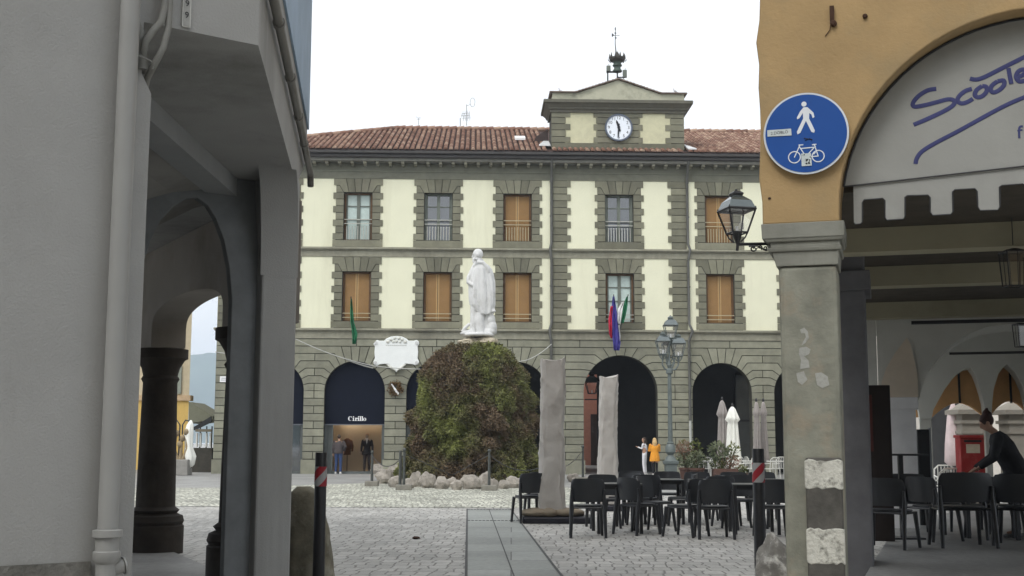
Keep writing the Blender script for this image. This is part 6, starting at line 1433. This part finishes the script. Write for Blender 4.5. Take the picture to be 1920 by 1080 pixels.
def white_chair(lab, nm='garden_chair'):
    t = thing(nm, lab, 'chair'); q = MB()
    for sx in (-1, 1):
        q.tube([(sx * .22, -.22, 0), (sx * .22, -.2, .45), (sx * .21, -.25, .8), (sx * .12, -.27, .88)], .016, 6); q.tube([(sx * .23, .22, 0), (sx * .22, .2, .45), (sx * .23, .16, .64), (sx * .22, -.2, .66)], .016, 6)
    q.tube([(-.12, -.27, .88), (.12, -.27, .88)], .016, 6); q.build('frame', WCH, t)
    q = MB(); [q.tube([(x, -.22, .46), (x, -.255, .86)], .009, 5) for x in (-.14, -.07, 0, .07, .14)]; q.build('back_slat', WCH, t)
    q = MB(); q.box(-.22, .22, -.2, .22, .44, .465); q.build('seat', WCH, t, bevel=.01); return t
GW = 'white garden chairs before the arcade'
wc = [(1322, 46.5, .3, 'white garden chair just right of the terracotta pots'), (1338, 48, 2.8, 'white garden chair left of the trough planter'), (1395, 46.8, 1.5, 'white garden chair right of the white parasol'), (1408, 48, -1.4, 'white garden chair left of the right bollard'), (1443, 46.6, .4, 'white garden chair just right of the right bollard'), (1458, 47.6, 2.6, 'white garden chair touching the pillar edge in view'), (1382, 49.3, 3.1, 'white garden chair furthest back beside the arcade pier')]
w0 = None
for px, Y, r_, lab in wc:
    if w0 is None: w0 = white_chair(lab); w0.location = (X_at(px, Y), Y, 0); w0.rotation_euler = (0, 0, r_); w0['group'] = GW
    else: dup(w0, (X_at(px, Y), Y, 0), r_, lab)['group'] = GW
for px, Y, lab in ((1330, 47.3, 'small round white table between the two left garden chairs'), (1402, 47.4, 'small round white table between the chairs left of the right bollard'), (1450, 47.1, 'small round white table right of the right bollard')):
    t = thing('garden_table', lab, 'table', (X_at(px, Y), Y, 0), group='small white tables before the arcade'); P = np.array([X_at(px, Y), Y, 0.]); q = MB(); q.lathe(P, [(.34, .71), (.35, .73), (.34, .745)], 20); q.build('tabletop', WCH, t); q = MB(); q.tube([P + [0, 0, .01], P + [0, 0, .71]], .025, 8); [q.tube([P + [0, 0, .12], P + [.28 * math.cos(a), .28 * math.sin(a), .01]], .018, 6) for a in (0, 2.1, 4.2)]; q.build('leg', WCH, t)
TERR = M('terracotta', (.10, .055, .042), .85, .2, 4, .2, dirt=(.1, .07, .05)); GLF = foliage_mat('shrub_leaves', (.05, .065, .02), (.10, .12, .035), (.19, .20, .07)); PINK = foliage_mat('pink_shrub_leaves', (.20, .12, .08), (.28, .16, .12), (.14, .15, .06)); OLV = foliage_mat('olive_leaves', (.07, .09, .05), (.15, .17, .10), (.25, .27, .17))
def pot(px, Y, w, h, lab, plants, box=False, nm='planter'):
    k = Y / FPX; P = np.array([X_at(px, Y), Y, 0.]); t = thing(nm, lab, 'planter', P); q = MB(); r = w * k / 2
    if box: q.box(P[0] - r, P[0] + r, P[1] - .25, P[1] + .25, 0, h); q.build('trough', TERR, t, bevel=.02)
    else: q.lathe(P, [(r * .7, 0), (r * .95, h * .85), (r * 1.08, h * .86), (r * 1.08, h), (r * .9, h), (r * .88, h * .9), (.01, h * .9)], 20); q.build('pot', TERR, t, smooth=40)
    for i, (dx, z, rx, rz_, n, mat, L_) in enumerate(plants):
        q = MB(); leaves(q, (P[0] + dx, P[1], z), rx, rx * .8, rz_, n, L_, L_ * .22, lambda d, rn: .45 + .4 * d[2] + rn.uniform(-.3, .3), seed=int(px) + i, shell=.3); q.build('foliage', mat, t)
        q = MB()
        for j in range(6): a = j * 1.1; q.tube([(P[0] + dx * .5, P[1], h * .85), (P[0] + dx + .4 * rx * math.cos(a), P[1] + .4 * rx * math.sin(a), z)], [.015, .006], 5)
        q.build('stem', M('stem_brown', (.08, .06, .035), .9) if 'stem_brown' not in bpy.data.materials else bpy.data.materials['stem_brown'], t)
pot(1284, 46, 26, .5, 'terracotta pot with a bushy pinkish red shrub right of the lamp post', [(-.05, 1.2, .3, .3, 520, PINK, .09), (-.02, .78, .34, .3, 520, OLV, .1)])
pot(1304, 45.3, 28, .5, 'terracotta pot with a loose green shrub, right of the pink one', [(0, .8, .36, .3, 600, OLV, .1), (-.03, 1.25, .2, .26, 100, GLF, .12)])
pot(1356, 45.4, 46, .48, 'long brown trough planter with flowers and an olive shrub by the white parasol', [(-.2, 1.1, .34, .34, 260, OLV, .17), (.2, .72, .38, .24, 330, PINK, .1), (.3, 1.1, .22, .28, 90, GLF, .13), (-.25, .62, .3, .14, 200, GLF, .1)], box=True)
pot(1388, 46.2, 22, .3, 'small orange brown pot with low plants right of the trough planter', [(0, .42, .2, .16, 250, GLF, .08)])
# information stand post beside the arch
P = G(1093, 893);
# ------------------------------------------------------------ people in the square
ORG = M('orange_coat', (.72, .30, .03), .75, .1, 6, .2, 15); BLOND = M('blond_hair', (.55, .38, .18), .6, .2, 12, .3); WCL = M('white_clothes', (.72, .71, .74), .8, .05); BRH = M('dark_brown_hair', (.05, .035, .025), .6, .3); GRYJ = M('grey_brown_jacket', (.06, .05, .05), .85, .2); SHW = M('white_shoe', (.6, .6, .58), .6)
def figure(px, yfeet, h, rz, lab, Y=None, **kw):
    P = G(px, yfeet) if Y is None else np.array([X_at(px, Y), Y, 0])
    t = thing('person', lab, 'person', (0, 0, 0)); human(t, kw.pop('J'), **kw); t.location = tuple(map(float, P)); t.rotation_euler = (0, 0, rz); return t
J = stand(1.62, arms='front'); J['anL'] = (-.09, -.08, .08); J['anR'] = (.1, .06, .08)
figure(1228, 892.5, 1.62, .1, 'woman with long blond hair in an orange coat, seen from behind near the lamp post', J=J, top=ORG, bottom=BLACK, shoe=SHW, hair=BLOND, hairstyle='long', skirt=(.62, .225, .17), bulk=1.12, fat=.8)
J = stand(1.66); J['elL'] = (-.2, .05, 1.15); J['wrL'] = (-.1, .28, 1.22); J['face'] = (-.7, .7, 0)
t = figure(1209, 890, 1.66, 1.1, 'slim dark haired person dressed all in white, left of the woman in orange', J=J, top=WCL, bottom=WCL, shoe=SHW, hair=BRH, hairstyle='long', fat=.85, bulk=.85)
J = stand(1.74, lean=.06); J['elR'] = (.3, .02, 1.2); J['wrR'] = (.2, .14, 1.0)
figure(634, 888.8, 1.74, -.15, 'person in a dark grey jacket and blue jeans looking into the lit shop window', J=J, top=GRYJ, bottom=JEAN, shoe=SHW, hair=BRH, bulk=1.25)
J = stand(1.7); J['elL'] = (-.32, .1, 1.3); J['wrL'] = (-.42, .2, 1.45); J['face'] = (0, -1, 0)
P = np.array(FH.w(FH.tr(688, 850, .9)[0], .9, .08))
t = thing('mannequin', 'mannequin in a long dark coat with white collar inside the lit shop window', 'mannequin', (0, 0, 0))
human(t, stand(1.72), top=M('charcoal_coat', (.03, .027, .028), .85), bottom=M('taupe_trousers', (.12, .10, .10), .85), shoe=BRH, hair=SKIN, skirt=(.75, .24, .17), skinm=M('mannequin_skin', (.4, .36, .32), .5)); t.location = tuple(map(float, P)); t.rotation_euler = (0, 0, math.pi)
q = MB(); q.vp(Frame((0, 0), (1, 0)), [(-.07, 1.5), (.07, 1.5), (0, 1.22)], .13, .145); q.build('shirt_front', WHITE, t)
P = np.array(FH.w(FH.tr(651, 850, .75)[0], .75, .08)); t = thing('mannequin', 'headless mannequin torso in an orange brown jacket beside the person in jeans', 'mannequin', (0, 0, 0))
q = MB(); q.tube([(0, 0, .75), (0, 0, 1.0), (0, 0, 1.25), (0, 0, 1.42), (0, 0, 1.5)], [(.17, .12), (.15, .11), (.19, .12), (.17, .1), (.05, .05)], 16)
for s in (-1, 1): q.tube([(s * .17, 0, 1.4), (s * .24, 0, 1.15), (s * .22, .05, .9)], [.06, .05, .04], 10)
q.build('jacket', M('tan_jacket', (.16, .06, .02), .8, .3), t, remesh=.02); q = MB(); q.tube([(0, 0, 0), (0, 0, .8)], .02, 6); q.lathe((0, 0, 0), [(.15, 0), (.15, .02), (.02, .03)], 12); q.build('stand', IRON, t); t.location = tuple(map(float, P))
# rounded grey stone guard at the first post
P = G(708, 886); k = P[1] / FPX; t = thing('guard_stone', 'pale grey round topped guard stone right of the shop window, behind the leftmost chain post', 'stone', P)
q = MB(); q.loft([[(P[0] + r * math.cos(a), P[1] + .16 * min(1, r * 5) * math.sin(a), z) for a in [2 * math.pi * j / 20 for j in range(20)]] for r, z in ((.21, 0), (.2, .5), (.19, .78), (.15, .93), (.08, 1.0), (.01, 1.02))]); q.build('stone_body', M('pale_grey_stone', (.27, .28, .27), .85, .12), t, smooth=60)

# ------------------------------------------------------------ right portico: furniture, waitress, mailbox, outside beyond
GA_ = 'black armchairs inside the right portico'
def Rz(px, Y): return (X_at(px, Y), Y, .13)
ac0 = make_chair('wide round backed black armchair nearest to the camera in the right portico', .62); ac0['group'] = GA_; ac0.location = Rz(1790, 15.6); ac0.scale = (1.08,) * 3
for px, Y, r_, lab, s_ in ((1738, 16.6, -1.2, 'black chair in profile between the bar table and the nearest armchair', .98), (1690, 17.9, 2.9, 'black chair in front of the pale grey pillar, facing the camera', .98), (1655, 15.4, -.7, 'black chair pushed against the dark door leaf', 1.0), (1850, 16.9, .3, 'black chair with its back to the camera in front of the leaning waitress', .98), (1905, 15.8, -.5, 'black chair at the right edge of the photo, backrest turned outwards', 1.05), (1800, 18.4, 3.1, 'black chair facing the camera at the far side of the waitress table', .98), (1768, 17.4, 1.2, 'black chair in profile at the left side of the waitress table', .98), (1908, 18.6, 3.3, 'black chair furthest right and back in the portico', .98)):
    o = dup(ac0, Rz(px, Y), r_, lab, s_); o['group'] = GA_
tb1 = dup(tb0, Rz(1822, 17.3), .15, 'black table the waitress is wiping in the right portico', 1.04); tb2 = dup(tb0, Rz(1915, 17.0), .1, 'black table at the right edge of the photo in the portico', 1.04)
for o in (tb1, tb2): o['group'] = 'black tables in the right portico'
P = np.array([*Rz(1682, 16.9)]); t = thing('bar_table', 'tall thin black bar table standing before the pale grey pillar in the portico', 'table', P)
q = MB(); q.box(P[0] - .3, P[0] + .3, P[1] - .28, P[1] + .28, 1.24, 1.265); q.build('tabletop', CHM, t, bevel=.008); q = MB(); q.box(P[0] - .03, P[0] + .03, P[1] - .03, P[1] + .03, .15, 1.24); q.build('column', CHM2, t); q = MB(); q.box(P[0] - .24, P[0] + .24, P[1] - .22, P[1] + .22, .13, .15); q.build('base_plate', CHM2, t)
# waitress, facing left, bent over the table (facing -x)
J = dict(head=(0, .28, 1.56), face=(0, .8, -.55), neck=(0, .18, 1.43), chest=(0, .09, 1.22), pelvis=(0, -.07, .93), shL=(-.18, .16, 1.36), shR=(.18, .14, 1.36), elL=(-.24, .24, 1.08), elR=(.22, .2, 1.1), wrL=(-.12, .42, .95), wrR=(.1, .46, .92),
         hipL=(-.09, -.1, .86), hipR=(.09, -.1, .86), knL=(-.1, .0, .48), knR=(.1, -.16, .46), anL=(-.1, -.04, .08), anR=(.1, -.3, .1), palmL=(0, 0, -1), palmR=(0, 0, -1), curl=.35)
t = thing('person', 'waitress in dark clothes with a hair bun, leaning over a table in the portico', 'person')
human(t, J, top=M('dark_grey_cardigan', (.035, .036, .04), .9, .2, 10, .3), bottom=BLACK, shoe=M('grey_trainer', (.25, .25, .25), .7), hair=M('reddish_brown_hair', (.045, .018, .015), .6, .3, 14, .3), hairstyle='bun', vox=.012, skirt=(.72, .2, .17), bulk=1.15)
t.location = tuple(map(float, (X_at(1886, 17.2), 17.2, .13))); t.rotation_euler = (0, 0, R_(76))
P = np.array(Rz(1822, 17.3)); q = MB(); q.ell((P[0] + .12, P[1] - .05, .13 + .795), (.16, .1, .025), 14, 8, fn=lambda d: 1 + .3 * mnoise.noise(Vector(d) * 3)); tag(q.build('cleaning_cloth', M('cloth_grey', (.3, .3, .28), .9)), 'crumpled pale cloth under the hands of the waitress', 'cloth')
q = MB(); q.lathe((P[0] - .22, P[1] - .1, .13 + .77), [(.035, 0), (.05, .06), (.045, .1), (.02, .12)], 12); tag(q.build('pot_on_table', BRH, None), 'small dark pot on the table left of the waitress', 'pot')
# pale stone piers outside, white chairs, red mailbox, closed parasol
PIER = M('pale_square_stone', (.25, .23, .195), .9, .15, 2, .2, dirt=(.14, .13, .11), dscale=1, damt=.6)
for (x0, x1, Y, lab) in ((1800, 1846, 27., 'pale stone gate pier with moulded cap behind the red mailbox'), (1888, 1960, 27., 'pale stone gate pier at the right edge behind the waitress')):
    k = Y / FPX; xa, xb = X_at(x0, Y), X_at(x1, Y); zt = CH + (833 - 778) * k; t = thing('stone_pier', lab, 'pier', ((xa + xb) / 2, Y, 0), group='pale stone piers beyond the portico'); q = MB(); q.box(xa, xb, Y, Y + .6, 0, zt - .0); q.build('shaft', PIER, t)
    q = MB(); [q.box(xa - e, xb + e, Y - e, Y + .6 + e, zt + a, zt + b) for e, a, b in ((.04, -.42, -.36), (.05, -.2, -.13), (.12, 0.002, .1))]; q.loft([[(xa - .1, Y - .1, zt + .1), (xb + .1, Y - .1, zt + .1), (xb + .1, Y + .7, zt + .1), (xa - .1, Y + .7, zt + .1)], [(xa + .2, Y + .2, zt + .3), (xb - .2, Y + .2, zt + .3), (xb - .2, Y + .4, zt + .3), (xa + .2, Y + .4, zt + .3)]]); q.build('cap', PIER, t)
Y = 24.; k = Y / FPX; P = np.array([X_at(1818, Y), Y, 0.]); t = thing('mailbox', 'red post box with white label plate on the wall behind the portico tables', 'mailbox', P); zt, z0 = CH + (833 - 819) * k, CH + (833 - 893) * k
REDM = M('post_red', (.30, .02, .022), .45, .1, 4, .1, dirt=(.45, .2, .18), dscale=4, damt=.35); w = 23 * k
q = MB(); q.box(P[0] - w, P[0] + w, Y, Y + .3, z0, zt - .03); q.build('box', REDM, t, bevel=.015); q = MB(); q.box(P[0] - w - .02, P[0] + w + .02, Y - .03, Y + .33, zt - .03, zt + .03); q.build('lid', REDM, t, bevel=.012)
q = MB(); q.box(P[0] - w * .7, P[0] + w * .7, Y - .012, Y, zt - .11, zt - .07); q.build('slot', bpy.data.materials['clock_black'], t); q = MB(); q.box(P[0] - w * .55, P[0] + w * .55, Y - .01, Y - .001, zt - .32, zt - .15); q.build('label_plate', M('label_pale', (.55, .53, .45), .6, .1, 12), t)
q = MB(); q.box(P[0] - .05, P[0] + .05, Y + .1, Y + .2, 0, z0); q.build('post', IRON, t)
parasol(1785, 770, 868, 27.5, 22, M('beige_parasol', (.55, .48, .46), .85, .05), 'closed pale parasol left of the red mailbox, seen through the portico', grp=None) if False else None
k = 27.5 / FPX
def pale_par():
    P = np.array([X_at(1784, 27.5), 27.5, 0.]); t = thing('closed_parasol', 'closed pinkish white parasol left of the red mailbox, seen through the portico', 'parasol', P); q = MB(); q.tube([P, P + [0, 0, 2.3]], .03, 8); q.build('pole', IRON, t)
    q = MB(); q.loft([[(P[0] + r * math.cos(a) * (1 + .15 * math.sin(7 * a)), P[1] + r * math.sin(a), z) for a in [2 * math.pi * j / 28 for j in range(28)]] for r, z in ((.02, 2.35), (.12, 2.0), (.18, 1.4), (.2, 1.0), (.12, .92))]); q.build('canopy', M('pinkish_canopy', (.6, .5, .5), .85), t, smooth=70)
pale_par()
GP = 'white garden chairs beyond the right portico'
for px, Y, r_, lab in ((1760, 24.5, .2, 'white chair outside the portico, leftmost of the row left of the mailbox'), (1775, 25.6, 1.4, 'white chair outside the portico, middle of the row left of the mailbox'), (1788, 24.6, -.6, 'white chair outside the portico, right next to the mailbox'), (1768, 27.5, 3.0, 'white chair outside the portico, furthest back left of the mailbox')):
    dup(w0, (X_at(px, Y), Y, 0), r_, lab, 1.05)['group'] = GP
t = thing('pale_house', 'pale beige house wall closing the view beyond the right portico', 'building', (12, 44, 0)); q = MB(); q.box(13.5, 30, 40, 48, 0, 9); q.build('wall', M('beige_house', (.62, .58, .52), .9, .06, 1, .05, dirt=(.45, .42, .36)), t)
q = MB(); q.box(13.6, 14.55, 39.9, 40.02, .0, 2.75); q.build('doorway', DARK, t); q = MB(); q.box(16.5, 17.3, 39.9, 40.02, 0, 2.4); q.build('window', DARK, t)
# ------------------------------------------------------------ far left: seen through the grey portico
YB_ = 62.; k = YB_ / FPX
t = thing('yellow_house', 'yellow house corner with grey shutter seen through the left portico', 'building', AT(340, 824, YB_))
q = MB(); x1 = X_at(357, YB_); q.hp([(x1 - 9, YB_), (x1, YB_), (x1 - 2, YB_ + 6), (x1 - 9, YB_ + 6)], 0, CH + (824 - 748) * k); q.build('ground_wall', M('yellow_plaster', (.62, .42, .13), .9, .06), t)
q = MB(); q.hp([(x1 - 9, YB_ + .02), (x1, YB_ + .02), (x1 - 2, YB_ + 6), (x1 - 9, YB_ + 6)], CH + (824 - 738) * k, 14); q.build('upper_wall', M('pale_sand_plaster', (.52, .44, .30), .9, .08), t)
q = MB(); q.box(x1 - 9, x1 + .1, YB_ - .1, YB_ + .5, CH + (824 - 748) * k, CH + (824 - 738) * k); q.build('cornice', M('cornice_sand', (.5, .36, .22), .9), t)
q = MB(); q.box(X_at(326, YB_), X_at(342, YB_), YB_ - .06, YB_, CH + (824 - 735) * k, CH + (824 - 682) * k); q.build('shutter', M('grey_shutter', (.27, .29, .24), .8), t)
Y3 = 58.; k = Y3 / FPX; t = thing('awning_roof', 'dark sloping awning roof beside the yellow house, left of the town hall corner', 'awning', AT(380, 790, Y3))
F3 = Frame((0, Y3), (1, 0)); z3 = lambda y: CH + (824 - y) * k
q = MB(); q.vp(F3, [(X_at(357, Y3), z3(750)), (X_at(402, Y3), z3(776)), (X_at(402, Y3), z3(783)), (X_at(358, Y3), z3(790))], 0, 3); q.build('slope', M('olive_awning', (.17, .17, .12), .85, .1), t)
q = MB(); q.vp(F3, [(X_at(402, Y3), z3(777)), (X_at(402, Y3), z3(788)), (X_at(372, Y3), z3(803)), (X_at(366, Y3), z3(800))], -.3, -.1); q.build('valance', DARK, t)
q = MB(); [q.box(X_at(x, Y3), X_at(x + 1.6, Y3), Y3 + .5, Y3 + .6, 0, z3(795)) for x in (360, 374, 386, 396)]; q.build('post', DARK, t)
t = thing('pergola_fence', 'low dark hedge fence with white slats under the awning roof', 'fence', AT(385, 850, 57)); q = MB(); q.box(X_at(366, 57), X_at(403, 57), 57, 57.3, 0, z3(835)); q.build('panel', M('dark_hedge', (.05, .045, .035), .9, .3), t)
q = MB(); [q.box(X_at(x, 57), X_at(x + 2.5, 57), 57.05, 57.2, z3(833), z3(808)) for x in (372, 379, 390, 397)]; q.build('slat', WCH, t); q = MB(); q.box(X_at(372, 57), X_at(402, 57), 56.9, 57, z3(806), z3(801)); q.build('top_rail', M('rail_brown', (.16, .14, .1), .9), t)
for px, lab in ((327, 'closed white parasol on the left of the stone planter, seen through the left portico'), (361, 'closed white parasol on the right of the stone planter, seen through the left portico')):
    Yq = 52.; k = Yq / FPX; P = np.array([X_at(px, Yq), Yq, 0.]); t = thing('closed_parasol', lab, 'parasol', P, group='white parasols seen through the left portico'); q = MB(); q.tube([P + [.1, 0, .3], P + [.1, 0, 1.2]], .03, 6); q.tube([P + [.32 if px < 340 else -.3, 0, .2], P + [.34 if px < 340 else -.32, 0, 2.1], P + [.2 if px < 340 else -.2, 0, 2.3], P + [0, 0, 2.25]], .03, 6); q.build('pole', IRON, t)
    q = MB(); q.loft([[(P[0] + r * math.cos(a) * (1 + .25 * math.sin(6 * a + z * 2)) + .05 * math.sin(z * 3), P[1] + r * math.sin(a), z) for a in [2 * math.pi * j / 28 for j in range(28)]] for r, z in ((.03, 2.3), (.13, 2.1), (.18, 1.7), (.14, 1.2), (.22, .8), (.16, .45), (.05, .3))]); q.build('canopy', PWHITE, t, smooth=70)
Yq = 51.5; k = Yq / FPX; P = np.array([X_at(341, Yq), Yq, 0.]); t = thing('planter', 'stone planter with a bulbous dried plant, seen through the left portico', 'planter', P)
q = MB(); q.box(P[0] - .55, P[0] + .4, Yq, Yq + .8, 0, .66); q.build('trough', M('grey_planter', (.26, .25, .23), .9, .15), t, bevel=.03)
q = MB(); [q.tube([(P[0] + a * .3, Yq + .4, .6), (P[0] + a, Yq + .4, 1.1), (P[0] + a * .7, Yq + .4, h)], [.1, .06, .04], 7) for a, h in ((-.3, 1.7), (0, 1.5), (.25, 1.75))]; [q.ell((P[0] + a, Yq + .4, h), (.13, .13, .15), 10, 8) for a, h in ((-.22, 1.75), (.05, 1.55), (.2, 1.8), (-.05, 1.3))]; q.build('plant', M('dry_plant', (.26, .2, .12), .9, .3), t, smooth=60)

P = G(780, 1011); q = MB(); q.ell((P[0], P[1], .02), (.06, .05, .02), 12, 8, fn=lambda d: 1 + .5 * mnoise.noise(Vector(d) * 2.5)); tag(q.build('paper_scrap', bpy.data.materials['rust'], None), 'small dark crumpled scrap lying on the paving left of the slab path', 'scrap')
# hills on the other side of the lake, behind the viewpoint (they show mirrored in the upper windows)
q = MB(); n = 60; rows = []
for j in range(14):
    f = j / 13; rows.append([(-700 + i * 24, -520 - 100 * f, -1 + (121 + 9 * fbm((i * .12, 3, 7), 1.) + 6 * fbm((i * .5, f * 3, 2), 1.)) * math.sin(f * math.pi * .6)) for i in range(n)])
q.faces([p for r_ in rows for p in r_], [(j * n + i, j * n + i + 1, (j + 1) * n + i + 1, (j + 1) * n + i) for j in range(13) for i in range(n - 1)])
structure(q.build('hills', bpy.data.materials['wooded_hill'], smooth=60))
# lake air
q = MB(); q.box(-1300, 1300, -680, 1700, -1, 135); hz = bpy.data.materials.new('lake_haze'); hz.use_nodes = True; t_ = hz.node_tree; t_.nodes.remove(t_.nodes['Principled BSDF'])
pv = t_.nodes.new('ShaderNodeVolumePrincipled'); pv.inputs['Color'].default_value = (.75, .86, 1, 1); pv.inputs['Density'].default_value = .0006; pv.inputs['Anisotropy'].default_value = .2
t_.links.new(pv.outputs[0], t_.nodes['Material Output'].inputs['Volume'])
q.build('haze', hz, kind='stuff')
